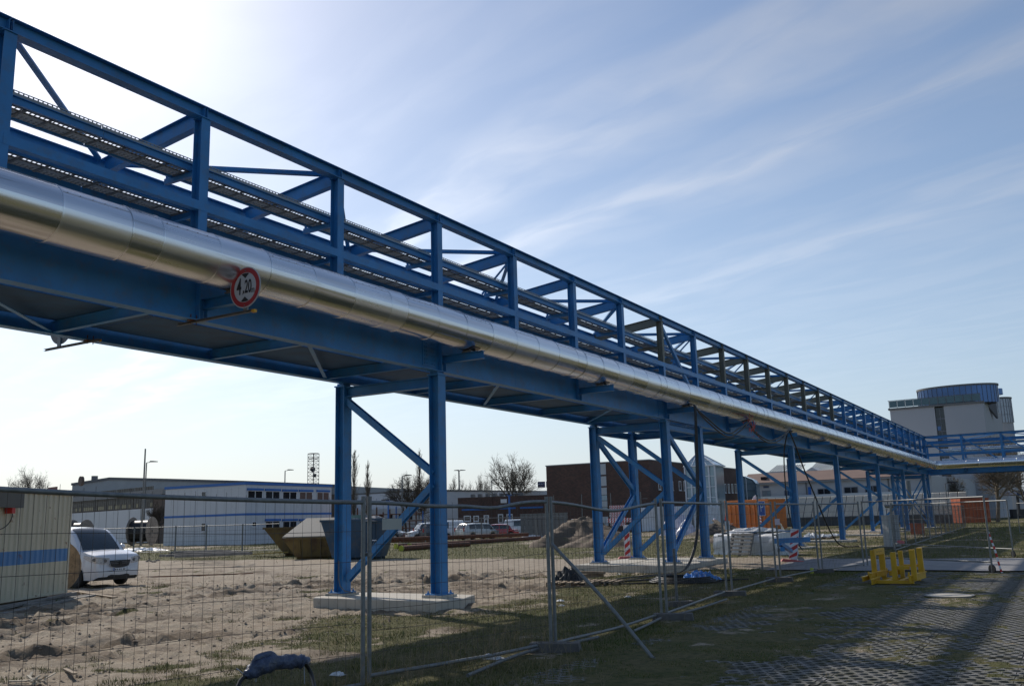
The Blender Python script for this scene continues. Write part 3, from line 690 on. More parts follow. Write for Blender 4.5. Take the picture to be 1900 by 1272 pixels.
# ---- trestles
def plinth(pts, z0, z1, label):
    m = MB().prism([(x, y, z0) for x, y in pts], (0, 0, z1-z0)); return obj('footing_slab', m, CONC, label=label, cat='concrete base', bevel=.025)
XN, XF = -12.284, -15.09
def trestle(Ys, label, kind='k', zb=.235, plates=True):
    T = thing('support_trestle', label, 'steel trestle', (-13.7, sum(Ys)/len(Ys), zb))
    zt = 5.085; c = {}
    for y in Ys:
        for x in (XN, XF):
            m = MB().ibeam((x, y, zb), (x, y, zt), .274, .286, .018, .011, up=(1, 0, 0)); o = obj('column', m, BLUE, T)
            m = MB().box(x-.22, x+.22, y-.24, y+.24, zb-.028, zb); bp = obj('base_plate', m, BLUE, o)
            if plates:
                m = MB()
                for a in (-.17, .17):
                    for b in (-.19, .19): m.tube([(x+a, y+b, zb), (x+a, y+b, zb+.06)], .016, 6); m.tube([(x+a, y+b, zb), (x+a, y+b, zb+.025)], .03, 6)
                obj('anchor_bolts', m, BLUE, o, kind='stuff')
                obj('grout_pad', MB().box(x-.27, x+.27, y-.29, y+.29, zb-.085, zb-.029), CONC, o)
            obj('cap_plate', MB().box(x-.16, x+.16, y-.17, y+.17, zt, zt+.03), BLUE, o)
            if zt+.03 < 5.17: obj('packing', MB().box(x-.10 if x == XN else x-.1, x+.10, y-.13, y+.13, zt+.031, 5.169), BLUE, o)
        obj('crossbeam', MB().ibeam((XN-.14, y, 4.95), (XF+.14, y, 4.95), .24, .2, .014, .009), BLUE, T)
        if kind == 'k':
            obj('brace', MB().ibeam((XF+.15, y, 4.72), (XN-.10, y, 2.85), .15, .15, .011, .008, up=(0, 1, 0)), BLUE, T)
            obj('brace', MB().ibeam((XF+.15, y, .50), (XN-.10, y, 2.62), .15, .15, .011, .008, up=(0, 1, 0)), BLUE, T)
        else:
            obj('brace', MB().bar((XF+.13, y, 4.75), (XN-.13, y, .6), .10, .10), BLUE, T)
            obj('brace', MB().bar((XF+.13, y+.11, .6), (XN-.13, y+.11, 4.75), .10, .10), BLUE, T)
    if len(Ys) == 2:
        a, b = Ys
        for x in (XN, XF):
            obj('tie_beam', MB().ibeam((x, a+.15, 4.95), (x, b-.15, 4.95), .22, .18, .013, .009), BLUE, T)
            obj('brace', MB().ibeam((x, a+.12, 4.72), (x, b-.12, 2.85), .15, .15, .011, .008, up=(1, 0, 0)), BLUE, T)
            obj('brace', MB().ibeam((x, a+.12, .50), (x, b-.12, 2.62), .15, .15, .011, .008, up=(1, 0, 0)), BLUE, T)
    return T
Yb = lambda i: PY0+i*BAY
trestle([Yb(3)], 'nearest blue trestle, two columns with bent bracing on one chamfered concrete base')
trestle([Yb(7), Yb(8)], 'four column blue trestle braced on all sides')
trestle([Yb(12)], 'blue trestle behind the leaning marker board, with black hoses at its top', zb=.17)
trestle([Yb(15)], 'blue trestle just right of the row of pallets', zb=.14, plates=False)
trestle([Yb(19)], 'blue trestle left of the grey electrical cabinet', zb=.12, plates=False)
trestle([Yb(22.4)], 'blue trestle behind the grey electrical cabinet', zb=.12, plates=False)
trestle([Yb(26.05), Yb(26.9)], 'farthest blue trestle with crossed bracing under the corner of the bridges', kind='x', zb=.12, plates=False)
plinth([(-15.45, 16.75), (-15.3, 16.52), (-11.75, 16.38), (-11.48, 16.98), (-11.85, 18.05), (-15.4, 18.15)], -.16, .15, 'chamfered concrete base under the nearest two blue columns')
plinth([(-15.75, 30.5), (-12.2, 30.05), (-11.45, 30.5), (-11.7, 35.55), (-15.7, 35.9)], -.12, .15, 'wide concrete base under the four column trestle')
for i, z, lb in ((12, .085, 'low concrete base under the trestle behind the leaning marker board'), (15, .11, 'low concrete base in the grass right of the pile of pallets'), (19, .09, 'low concrete base left of the electrical cabinet'), (22.4, .09, 'low concrete base behind the electrical cabinet'), (26.5, .09, 'farthest concrete base under the bridge corner')):
    w = .75 if i < 26 else 2.4
    plinth([(-15.8, Yb(i)-w), (-11.6, Yb(i)-w), (-11.6, Yb(i)+w), (-15.8, Yb(i)+w)], -.1, z, lb)
# trestles carrying the crossing bridge, out to the right
def xtrestle(x, label):
    T = thing('support_trestle', label, 'steel trestle', (x, 102.6, .1))
    for y in (101.3, 103.9):
        o = obj('column', MB().ibeam((x, y, .1), (x, y, 5.165), .27, .28, .018, .011, up=(0, 1, 0)), BLUE, T); obj('base_plate', MB().box(x-.2, x+.2, y-.2, y+.2, .05, .1), BLUE, o)
    obj('brace', MB().bar((x, 101.45, 4.7), (x, 103.75, .5), .1, .1), BLUE, T)
xtrestle(9.5, 'blue trestle of the crossing bridge beyond the right edge')

# earthing rod and cable at the nearest columns
m = MB().tube([(-12.52, 17.0, .15), (-12.53, 17.0, .62)], .008, 6); m.disc((-12.53, 17.0, .64), (0, 0, 1), .03, .04, 10)
obj('earthing_rod', m, GALV, label='thin earthing rod with knob beside the foot of the near column', cat='earthing rod')
m = MB().tube([(-15.0, 17.05, .95), (-14.98, 17.03, .55), (-14.93, 17.02, .38), (-14.8, 17.03, .27), (-14.62, 17.05, .24)], .012, 6)
obj('earthing_strap', m, GALV_D, label='grey earthing strap hanging down at the foot of the far column', cat='earthing strap')

# ---- 4.20 m clearance signs hung under the girders
def glyph(T, txt, size, loc, rot, m, name, sx=1.0, ext=.001, off=0.0):
    cu = bpy.data.curves.new('txt', 'FONT'); cu.body = txt; cu.size = size; cu.align_x = 'CENTER'; cu.align_y = 'CENTER'; cu.extrude = ext; cu.offset = off
    t = bpy.data.objects.new('tmp', cu); COL.objects.link(t)
    dg = bpy.context.evaluated_depsgraph_get(); me = bpy.data.meshes.new_from_object(t.evaluated_get(dg)); bpy.data.objects.remove(t)
    mt = Matrix.Translation(Vector(loc)) @ rot @ Matrix.Diagonal((sx, 1, 1, 1))
    me.transform(mt); v = np.zeros(len(me.vertices)*3); me.vertices.foreach_get('co', v); V = v.reshape(-1, 3)
    c = Vector(((V[:, 0].min()+V[:, 0].max())/2, (V[:, 1].min()+V[:, 1].max())/2, V[:, 2].min())); me.transform(Matrix.Translation(-c))
    me.materials.clear(); me.materials.append(m); o = bpy.data.objects.new(name, me); COL.objects.link(o); o.location = c; SP[o] = Matrix.Translation(c)
    if T is not None: o.parent = T; o.matrix_parent_inverse = SP[T].inverted()
    return o
RXf = Matrix.Rotation(R(90), 4, 'X')      # text facing -Y
SIGNW2 = mat('shaded_sign_white', (.42, .43, .45), .5, var=.06, vs_=6); RED2 = mat('shaded_sign_red', (.33, .025, .03), .5, var=.08, vs_=6)  # sign white and red darkened, shade on the face put into the colour
def limit_sign(cx, cy, cz, label, flip=1, rail=(0, 0), rz=0, text=True):
    T = thing('height_limit_sign', label, 'road sign', (cx, cy, cz-.34)); r = .338; f = -flip
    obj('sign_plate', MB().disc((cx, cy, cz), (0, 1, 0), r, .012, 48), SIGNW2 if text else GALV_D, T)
    if text:
        def ring(r0, r1, d): return MB().grid(lambda i, j: Vector((cx+(r0+(r1-r0)*j)*math.cos(2*math.pi*i), cy+f*(.006+d), cz+(r0+(r1-r0)*j)*math.sin(2*math.pi*i))), 48, 1, sm=False)
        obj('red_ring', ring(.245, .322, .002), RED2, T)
        def tri(s_):
            pts = [(cx+a, cy+f*.0085, cz+s_*b) for a, b in ((-.085, .222), (.085, .222), (0, .15))]
            pts = pts[:1]+[(cx-.04, cy+f*.0085, cz+s_*.234), (cx+.04, cy+f*.0085, cz+s_*.234)]+pts[1:]
            return MB().add(pts, [tuple(range(5))])
        obj('arrowhead', tri(1), SIGNK, T); obj('arrowhead', tri(-1), SIGNK, T)
        glyph(T, '4', .38, (cx-.135, cy-.0095, cz+.01), RXf, SIGNK, 'figure', .56, off=.006); obj('comma', MB().prism([(cx+a, cy-.0085, cz+b) for a, b in ((-.048, -.118), (-.018, -.088), (-.018, -.05), (-.046, -.05), (-.046, -.085), (-.056, -.112))], (0, -.001, 0)), SIGNK, T)
        glyph(T, '20', .30, (cx+.068, cy-.0095, cz-.0), RXf, SIGNK, 'figures', .52, off=.006); glyph(T, 'm', .16, (cx+.18, cy-.0095, cz-.062), RXf, SIGNK, 'unit', .6)
        m = MB(); m.disc((cx, cy-.01, cz+.275), (0, 1, 0), .012, .01, 8); m.disc((cx, cy-.01, cz-.3), (0, 1, 0), .012, .01, 8); obj('screws', m, GALV_D, T)
    # back strut and slotted rail clamped under the girder
    obj('strut', MB().box(cx-.045, cx+.045, cy+flip*.008, cy+flip*.035, cz-.40, cz+.2), GALV, T)
    x0, x1 = rail[:2]; ra = MB().chan((x0, cy+.02*flip, cz-.405), (x1, cy+.02*flip, cz-.405), .04, .04, .003)
    obj('mounting_rail', ra, GALV_D, T)
    m = MB()
    for xx in (rail[2] if len(rail) > 2 else ()):
        for q in (-.05, .06): m.tube([(xx+.08*q, cy+q, cz-.44), (xx+.08*q, cy+q, cz-.28)], .008, 6)
        m.box(xx-.05, xx+.05, cy-.09, cy+.1, cz-.39, cz-.375)
    if m.v: obj('clamp', m, RUST, T)
    obj('end_cap', MB().box(max(x0, x1)-.05, max(x0, x1)+.02, cy-.005*flip, cy+.05*flip if flip > 0 else cy+.01, cz-.43, cz-.385), mat('yellow_cap', (.7, .35, .02), .5), T)
    return T
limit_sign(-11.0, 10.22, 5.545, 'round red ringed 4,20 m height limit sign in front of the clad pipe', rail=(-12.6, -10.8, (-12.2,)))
limit_sign(-15.78, 10.2, 5.53, 'back of a round sign hung beyond the far girder, seen from behind', flip=-1, rail=(-16.2, -14.6, (-14.9,)), text=False)
# ---- black hoses from the bridge down to the yard
m = MB()
def catm(pts, n=8):
    pts = [Vector(p) for p in pts]; out = []
    P = [pts[0]*2-pts[1]]+pts+[pts[-1]*2-pts[-2]]
    for i in range(1, len(P)-2):
        for k in range(n):
            t = k/n; a, b, c, d = P[i-1:i+3]
            out.append(.5*((2*b)+(c-a)*t+(2*a-5*b+4*c-d)*t*t+(-a+3*b-3*c+d)*t**3))
    return out+[pts[-1]]
for k, dx in enumerate((0, .09, .17)):
    pts = [(-11.2, 31.2+dx, 5.62), (-11.05, 31.0+dx, 5.55), (-11.0, 30.9+dx, 5.2), (-11.03, 30.7+dx*1.4, 2.8), (-11.0, 30.3+dx, 1.2), (-10.95, 29.4+dx, .35), (-10.9, 28.4, .05), (-10.9-.2*k, 27.0, .03), (-10.6-.5*k, 25.6-.3*k, .03), (-10.9, 24.4-.8*k, .03)]
    m.tube(catm(pts), .020, 8)
obj('black_hose', m, BLACK, label='bundle of black hoses hanging from a bracket to the ground by the four column trestle', cat='hose')
m = MB()
for k, s_ in enumerate((0, .12)):
    m.tube(catm([(-11.1, 31.3, 5.5), (-11.1, 32.5, 5.1+s_), (-11.1, 34.7, 4.70+s_), (-11.1, 36.6, 5.1+s_), (-11.12, 37.7, 5.45), (-11.12, 38.4, 5.1+s_*.5), (-11.1, 40.4, 4.78+s_), (-11.1, 42.6, 5.1+s_), (-11.2, 44.3, 5.6)]), .03, 8)
obj('black_hose', m, BLACK, label='black hoses looping under the pipe between brackets, tied with red tape', cat='hose')
m = MB()
m.tube(catm([(-11.2, 44.4, 5.6), (-11.1, 44.8, 5.0), (-11.05, 46.0, 3.83), (-10.9, 47.6, 2.2), (-10.8, 48.6, 1.2), (-10.6, 49.4, .35), (-10.3, 49.9, .04), (-9.6, 50.0, .03)]), .035, 8)
m.tube(catm([(-11.25, 44.3, 5.6), (-11.6, 44.6, 4.4), (-11.7, 44.9, 2.2), (-11.5, 45.1, .6), (-11.2, 45.0, .05)]), .03, 8)
obj('black_hose', m, BLACK, label='black hose slanting down from the bridge behind the leaning marker board', cat='hose')
m = MB()
for k in range(46):
    c = Vector((-11.1+rng.normal(0, .05), 37.7+rng.normal(0, .30)+(.4 if k % 2 else 0), 5.35+rng.normal(0, .22))); m.bar(c, c+Vector((rng.normal(0, .05), rng.normal(0, .12), rng.normal(0, .12))), .03, .004)
obj('red_tape', m, REDF, label='tangle of red tape tied round the looping hoses', cat='tape')
# coil of hose and cables on the ground inside the fence
m = MB()
for k in range(4):
    m.tube([(-9.35+(1.15-.08*k)*math.cos(a)*.8, 24.6+(1.0-.06*k)*math.sin(a), .04+.035*k) for a in np.linspace(0, 2*math.pi, 28)], .026, 6)
m.tube(catm([(-10.2, 24.6, .05), (-11.2, 24.2, .04), (-12, 24.0, .05), (-11.6, 23.5, .04), (-10.6, 23.3, .04), (-9.5, 23.8, .05), (-7.8, 25.3, .05)]), .022, 6)
obj('hose_coil', m, BLACK, label='flat coil of black hose lying on the grass inside the fence', cat='hose')
def crumple(name, c, sx, sy, sz, m_, label, cat, seed=1, n=12):
    r_ = np.random.RandomState(seed); mb = MB(); H = r_.rand(n+1, n+1)
    def f(i, j):
        a, b = int(round(i*n)), int(round(j*n)); e = math.sin(math.pi*i)*math.sin(math.pi*j)
        return Vector((c[0]+(i-.5)*sx*(1+.2*H[a, b]), c[1]+(j-.5)*sy*(1+.2*H[b, a]), c[2]+sz*(e**.5)*(.25+.75*H[a, b])))
    mb.grid(f, n, n, sm=False); return obj(name, mb, m_, label=label, cat=cat)
crumple('blue_plastic', (-8.95, 24.75, .02), .9, .7, .34, BLUEPL, 'crumpled blue and white plastic sheet beside the hose coil', 'plastic sheet', 4)
# ---------------------------------------------------------------- site fence
def poly_at(pts, q):
    L = [0]
    for a, b in zip(pts[:-1], pts[1:]): L.append(L[-1]+(b-a).length)
    s = q*L[-1]
    for i in range(len(L)-1):
        if s <= L[i+1] or i == len(L)-2:
            return pts[i]+(pts[i+1]-pts[i])*((s-L[i])/(L[i+1]-L[i]))
def fence_panel(pts, label, sag=(), nw=34, nh=7, top=2.01, r=.0255, wr=.0022, foot=True, group=None, cat='fence panel', lean=0, z0=.09, wheel=False, ext=.07, tilt=0):
    pts = [Vector((p.x, p.y, 0)) for p in pts]
    T = thing('mesh_fence', label, cat, tuple((pts[0]+pts[-1])/2), group=group)
    lf = lambda z: Vector((lean*z, 0, 0))
    def sg(q): return tilt*(1-q)**1.25+sum(a*math.exp(-((q-c)/w)**2) for c, a, w in sag)
    for e in (pts[0], pts[-1]):
        obj('post', MB().tube([e+Vector((0, 0, .02)), e+Vector((0, 0, top+ext))+lf(top+ext)], r, 10), GALV, T)
    rail = [poly_at(pts, q)+Vector((0, 0, top+sg(q)))+lf(top) for q in np.linspace(0, 1, 23)]
    obj('top_rail', MB().tube(rail, r*.95, 8), GALV, T)
    obj('bottom_rail', MB().tube([poly_at(pts, q)+Vector((0, 0, z0+.25*sg(q))) for q in np.linspace(0, 1, 9)], r*.9, 8), GALV, T)
    w = MB()
    for k in range(1, nw):
        q = k/nw; p = poly_at(pts, q); j = .006*math.sin(k*2.1); jj = Vector((rng.normal(0, .004), rng.normal(0, .004), 0)); ov = .03+.02*(k % 3)
        w.tube([p+Vector((0, 0, z0)), p+jj+Vector((0, 0, 1.0))+lf(1), p+Vector((0, 0, top+sg(q)+(ov if wheel is False else 0)))+lf(top)], wr, 4, caps=False, sm=False)
    for k in range(1, nh+1):
        z = z0+(top-z0)*k/(nh+1)
        w.tube([poly_at(pts, q)+Vector((0, 0, z+(sg(q)-tilt*(1-q)**1.25)*k/(nh+1)*.8+tilt*(1-q)**1.25*.8+.007*math.sin(q*9+k)))+lf(z) for q in np.linspace(0, 1, 9)], wr*1.2, 4, caps=False, sm=False)
    obj('wire_mesh', w, WIRE, T, kind='stuff')
    if wheel:
        e = pts[-1]; obj('castor', MB().disc(e+Vector((0, 0, .12)), (pts[-1]-pts[0]).cross(Vector((0, 0, 1))), .115, .04, 18), BLACK, T)
        obj('castor_fork', MB().bar(e+Vector((.0, 0, .1)), e+Vector((0, 0, .4)), .05, .02), GALV_D, T)
    return T
FN = 'mesh panels of the site fence'
Q = {1014: GD(1015, 13.3), 1024: GD(1023, 13.35), 1226: GZ(1228, 1147), 1239: GZ(1238, 1146), 1347: GZ(1349, 1104), 1360: GZ(1359, 1103), 1440: GZ(1441, 1078), 1450: GZ(1449, 1077), 1519: GZ(1520, 1062), 1527: GZ(1527, 1062), 1602: GZ(1603, 1051)}
# footings stand on the true ground; posts nearly in line
fence_panel([GD(-90, 7.2), GD(0, 7.6), GD(150, 8.25), GD(300, 8.95), GD(450, 9.65), GD(600, 10.4), GD(674, 10.8)], 'nearest mesh fence panel, crossing the container and office block at the left', nw=38, nh=5, z0=.02, group=FN, tilt=.12)
fence_panel([GD(685.5, 10.92), Q[1014]], 'mesh fence panel carrying a small blank white plate', nw=31, sag=((.35, -.05, .2), (.65, -.075, .15)), group=FN)
fence_panel([Q[1024], Q[1226]], 'mesh fence panel with the deeply sagging top rail, right of the leaning pole', nw=33, sag=((.52, -.135, .33),), group=FN)
fence_panel([Q[1239], Q[1347]], 'mesh fence panel in front of the four column trestle base', nw=35, group=FN)
fence_panel([Q[1360], Q[1440]], 'mesh fence panel in front of the wrapped pile and parking sign', nw=34, group=FN)
fence_panel([Q[1450], Q[1519]], 'mesh fence panel in front of the red and white marker board', nw=30, group=FN)
fence_panel([Q[1527], Q[1602]], 'last fixed fence panel, just left of the yellow frame', nw=30, group=FN)
g1 = fence_panel([GZ(1610, 1050), GZ(1842, 1063)], 'open mesh gate leaf on a castor wheel, behind the yellow frame', nw=36, nh=5, wheel=True, cat='gate', top=2.06, z0=.3, ext=.03); g1.name = 'mesh_gate'
g2 = fence_panel([GD(1652, 42.5), GZ(1881, 1034)], 'second mesh gate leaf on a wheel standing beyond the road', nw=36, nh=5, wheel=True, cat='gate', top=2.0, z0=.3, wr=.003, ext=.03); g2.name = 'mesh_gate'
prev = Vector((-6.9, 43.6, 0))
for k in range(13):
    nxt = Vector((-6.9-.16*(k+1)-.02*k, 43.6+4.3*(k+1), 0))
    fence_panel([prev, nxt-Vector((0, .12, 0))], '%s mesh fence panel from the cabinet in the row beyond the road' % ['first', 'second', 'third', 'fourth', 'fifth', 'sixth', 'seventh', 'eighth', 'ninth', 'tenth', 'eleventh', 'twelfth', 'last'][k], nw=18, nh=4, wr=.0035, group='fence panels running away beyond the road', r=.026)
    prev = nxt
fence_panel([GZ(1893, 990), GZ(2080, 992)], 'mesh fence panel at the far right edge beyond the grass', nw=20, nh=4, wr=.004, r=.026)
# far fence in front of the cars and office block
FB = 'distant mesh fence panels along the grass'
fx = [(175, 78), (250, 77), (327, 76), (384, 75), (451, 74), (520, 72.5)]
for k, (a, b) in enumerate(zip(fx[:-1], fx[1:])):
    fence_panel([GD(a[0], a[1]), GD(b[0]-1.5, b[1])], 'distant mesh fence panel %s' % ('beside the far cable drums', 'in front of the left corner of the white office block', 'behind the left end of the timber pile', 'behind the timber pile, plain rail', 'left of the yellow skips')[k], nw=14, nh=4, wr=.006, r=.03, group=FB, top=2.05)
fx = [(742, 83), (790, 84), (841, 84), (894, 86), (942, 88), (995, 90), (1048, 91)]
for k, (a, b) in enumerate(zip(fx[:-1], fx[1:])):
    fence_panel([GD(a[0], a[1]), GD(b[0]-1.5, b[1])], 'distant mesh fence panel %s' % ('left of the white vans', 'in front of the second white van', 'in front of the dark estate car', 'in front of the silver car', 'in front of the red car', 'in front of the grey container')[k], nw=14, nh=4, wr=.006, r=.03, group=FB, top=2.1)

def foot(c, label, ang=0, s=1.0, m_=CONC_D):
    M_ = Matrix.Translation(c) @ Matrix.Rotation(ang, 4, 'Z'); mb = MB()
    L, W, H = .36*s, .13*s, .14*s
    mb.add([M_ @ Vector(v) for v in [(-L, -W, 0), (L, -W, 0), (L, W, 0), (-L, W, 0), (-L*.93, -W*.85, H), (L*.93, -W*.85, H), (L*.93, W*.85, H), (-L*.93, W*.85, H)]], [(3, 2, 1, 0), (4, 5, 6, 7), (0, 1, 5, 4), (1, 2, 6, 5), (2, 3, 7, 6), (3, 0, 4, 7)])
    for q in (-.2, 0, .2): mb.disc(M_ @ Vector((q*s, 0, H)), (0, 0, 1), .03, .012, 10)
    return obj('concrete_block', mb, m_, label=label, cat='fence foot', group='concrete feet of the site fence', bevel=.012)
foot(Q[1014]+Vector((.12, -.12, -.02)), 'concrete fence foot where the leaning pole starts', .35)
foot(Q[1226]+Vector((.25, -.1, -.03)), 'concrete fence foot under the double post left of the four column trestle', .3)
foot(Q[1347]+Vector((.1, -.1, -.03)), 'concrete fence foot right of the hose coil', .2)
foot(Q[1440]+Vector((.1, -.1, -.02)), 'concrete fence foot in front of the parking sign', .2)
foot(Q[1519]+Vector((.1, -.1, -.02)), 'concrete fence foot near the yellow tipped marker', .2)
foot(GZ(1262, 1124)+Vector((0, 0, -.01)), 'blackened foot holding the short loose post inside the fence', .8, .8)
# post clamps
def clamp(c, label):
    m = MB().box(c.x-.06, c.x+.06, c.y-.035, c.y+.035, c.z-.02, c.z+.02); m.tube([c+Vector((0, -.06, 0)), c+Vector((0, .06, 0))], .012, 6)
    obj('post_clamp', m, GALV, label=label, cat='clamp', group='clamps joining the fence posts')
c = GD(680, 10.86); c.z = UP(c, 1028); clamp(c, 'clamp joining the nearest pair of fence posts')
c = (Q[1440]+Q[1450])/2; c.z = 1.2; clamp(c, 'clamp on the fence posts left of the marker board')
c = (Q[1347]+Q[1360])/2; c.z = 1.35; clamp(c, 'clamp on the fence posts right of the four column trestle')
# loose pole leaning on the fence
a = GD(1022, 13.1); a.z = UP(a, 1008); b = GZ(1212, 1221, .01); mid = a+(b-a)*.55+Vector((0, 0, .045))
m = MB().tube(catm([a, mid, b], 8), .024, 10); e = (b-a).normalized(); m.add([b+Vector((-.03, -.02, .02)), b+Vector((.03, -.02, .03)), b+e*.2+Vector((.012, 0, -.01)), b+e*.2+Vector((-.012, 0, -.01))], [(0, 1, 2, 3)])
obj('leaning_pole', m, GALV, label='loose galvanised pole leaning from a fence post down to the grass', cat='pole')
# loose rails lying by the fence
def groundpipe(px, label, r=.022, z=.05):
    m = MB().tube(catm([GZ(x, y, z) for x, y in px]), r, 8); obj('loose_rail', m, GALV_D, label=label, cat='rail')
groundpipe([(868, 1252), (950, 1218), (1012, 1199)], 'bent loose rail lying in the grass left of the leaning pole')
groundpipe([(1030, 1200), (1070, 1190), (1110, 1181)], 'thin loose rail on the grass between post and leaning pole')
groundpipe([(1176, 1170), (1200, 1159), (1226, 1146)], 'short rail end on the grass just left of the double post')
groundpipe([(1248, 1141), (1300, 1127), (1348, 1111)], 'loose rail lying along the fence right of the double post')
# small blank plate on the fence, faded notices further on
def plate_on(p0, p1, px, z0, z1, m_, label, off=.03, name='blank_plate', cat='sign plate', text=None):
    dirv = (p1-p0); dirv.z = 0; dirv.normalize(); nrm = Vector((dirv.y, -dirv.x, 0))
    if nrm.dot(CAM-p0) < 0: nrm = -nrm
    def at(x):
        d = ray(x, 960); A = np.array([[d.x, -dirv.x], [d.y, -dirv.y]]); s = np.linalg.solve(A, [p0.x, p0.y]); return p0+dirv*s[1]+nrm*off
    a, b = at(px[0]), at(px[1]); T = MB().prism([a+Vector((0, 0, z0)), b+Vector((0, 0, z0)), b+Vector((0, 0, z1)), a+Vector((0, 0, z1))], nrm*.006)
    return obj(name, T, m_, label=label, cat=cat)
pm = GD(724, 11.2); z1_, z0_ = UP(pm, 961.5), UP(pm, 982)
plate_on(Q[1014], GD(686, 10.95), (706, 742), z0_, z1_, mat('cream_plate', (.42, .41, .36), .6), 'small blank cream plate fixed to the second fence panel')
plate_on(Q[1347], Q[1239], (1341.5, 1350), 1.43, 1.62, SIGNW, 'small white notice with faint blue print on the fence left of the orange container', text='i')
plate_on(Q[1440], Q[1450], (1435, 1444), 1.46, 1.62, mat('pink_notice', (.55, .45, .5), .6), 'small faded pink notice on the fence in front of the parking sign')
# short loose post
P = GZ(1256, 1116); obj('short_post', MB().tube([P, (P.x, P.y, UP(P, 1017))], .03, 10), GALV_D, label='short grey post standing loose inside the fence by the four column trestle', cat='post')
# parking sign
P = GZ(1415, 1057); T = thing('parking_sign', 'blue and white parking sign on a thin pole behind the fence', 'sign', tuple(P))
zt = UP(P, 919); obj('pole', MB().tube([P, (P.x, P.y, zt)], .028, 10), GALV, T); obj('pole_cap', MB().disc((P.x, P.y, zt), (0, 0, 1), .034, .03, 10), BLACK, T)
za, zb_ = UP(P, 956.5), UP(P, 929.5); Ms = Matrix.Translation((P.x+.13, P.y-.04, (za+zb_)/2)) @ Matrix.Rotation(R(62), 4, 'Z')
h_ = (zb_-za)/2; m = MB().box(-h_*.66, h_*.66, -.004, .004, -h_, h_, M=Ms); pl_ = obj('sign_plate', m, SIGNB, T)
fr = MB()
for a, b, c, d in ((-1, 1, -1, -.93), (-1, 1, .93, 1), (-1, -.9, -.93, .93), (.9, 1, -.93, .93)): fr.box(a*h_*.66, b*h_*.66, -.0065, -.004, c*h_, d*h_, M=Ms)
obj('white_border', fr, SIGNW, T)
glyph(T, 'P', h_*1.7, Ms @ Vector((0, -.0075, h_*.1)), Ms.to_3x3().to_4x4() @ RXf, SIGNW, 'letter', .8)

# ---------------------------------------------------------------- taped cable joint in the foreground
P1 = GD(452, 9.4); Pc = [GZ(430, 1330, .05), GD(450, 9.3), GD(470, 9.4), GD(500, 9.5), GD(548, 9.7), GD(566, 9.75), GD(583, 9.8), GZ(592, 1330, .04)]
ysx = {1: 1270, 2: 1248, 3: 1231, 4: 1226, 5: 1227, 6: 1255}
pts = []
for i, q in enumerate(Pc):
    if i in ysx: q.z = UP(q, ysx[i])
    pts.append(q)
T = thing('cable_joint', 'thick black cable with a lumpy joint wrapped in blue grey tape, near the bottom edge', 'cable', tuple(GZ(520, 1290)))
pp = catm(pts, 8); obj('cable', MB().tube(pp, .020, 12), BLACK, T)
sl = catm([pts[2]+(pts[1]-pts[2])*.35, pts[2], pts[3], pts[4], pts[5], pts[5]+(pts[6]-pts[5])*.12], 9)
def lump(pts_, base, seed):
    n = 18; mb = MB(); r_ = np.random.RandomState(seed); prof = np.interp(np.linspace(0, 1, len(pts_)), [0, .06, .18, .35, .52, .7, .86, .95, 1], [.024, .038, .055, .085, .066, .060, .066, .058, .026])
    u = None; vs = []
    for i, p in enumerate(pts_):
        d = (pts_[min(i+1, len(pts_)-1)]-pts_[max(i-1, 0)]).normalized(); u = d.cross(Vector((0, 0, 1))).normalized(); w_ = d.cross(u)
        for k in range(n):
            a = 2*math.pi*k/n; rr_ = prof[i]*(1+.10*math.sin(a*2+i*.9)+.07*math.sin(a*3-i*1.7)+r_.normal(0, .03))
            if w_.z < 0: w_ = -w_
            vs.append(p+(u*math.cos(a)+w_*math.sin(a)*1.05)*rr_)
    m_ = len(pts_); mb.add(vs, [(i*n+k, i*n+(k+1) % n, (i+1)*n+(k+1) % n, (i+1)*n+k) for i in range(m_-1) for k in range(n)], True); return mb
TAPE = mat('blue_grey_tape', (.05, .068, .12), .32, var=.35, vs_=14, bump=.9, bs=28, dirt=((.16, .15, .14), .55, .75, 10), spec=.6)
obj('tape_wrap', lump(sl, .06, 5), TAPE, T)
q = MB(); c_ = sl[17]+Vector((0, 0, .05)); q.tube(catm([sl[10]+Vector((0, 0, .05)), sl[14]+Vector((0, -.02, .09)), sl[19]+Vector((0, 0, .085)), sl[21]+Vector((0, 0, .04))], 6), [.02]*6+[.034]*6+[.036]*6+[.025], 10); obj('tape_fold', q, TAPE, T)
q = MB().bar(sl[3], sl[3]+Vector((-.12, -.02, .07)), .008, .003); q.bar(sl[-5]+Vector((0, 0, -.03)), sl[-5]+Vector((.01, 0, -.2)), .007, .003); q.bar(sl[14], sl[14]+Vector((-.02, 0, -.13)), .012, .003); q_ = q; obj('tape_tails', q, mat('tape_tail', (.3, .33, .4), .4), T, kind='stuff')

# ---------------------------------------------------------------- cream container, drum, planks
CREAMP = mat('cream_paint', (.56, .50, .36), .55, var=.08, vs_=1.5, dirt=((.18, .06, .022), .63, .69, 3.2), bump=.05)
CREAMB = mat('blue_band_paint', (.10, .23, .43), .55, var=.1, vs_=1.5, dirt=((.20, .075, .03), .67, .73, 2.6))
C0 = GZ(124, 1107); ed = (GZ(0, 1128)-C0); ed.z = 0; ed.normalize(); bk = Vector((-ed.y, ed.x, 0))
if bk.dot(C0) < 0: bk = -bk
CM = Matrix(((ed.x, bk.x, 0, C0.x), (ed.y, bk.y, 0, C0.y), (0, 0, 1, 0), (0, 0, 0, 1)))
CT = thing('site_container', 'cream corrugated steel container with a blue band and rust spots at the left edge', 'container', tuple(C0+ed*3))
zt = UP(C0, 912); zs1, zs0 = UP(C0, 1016), UP(C0, 1039); Lc = 6.0
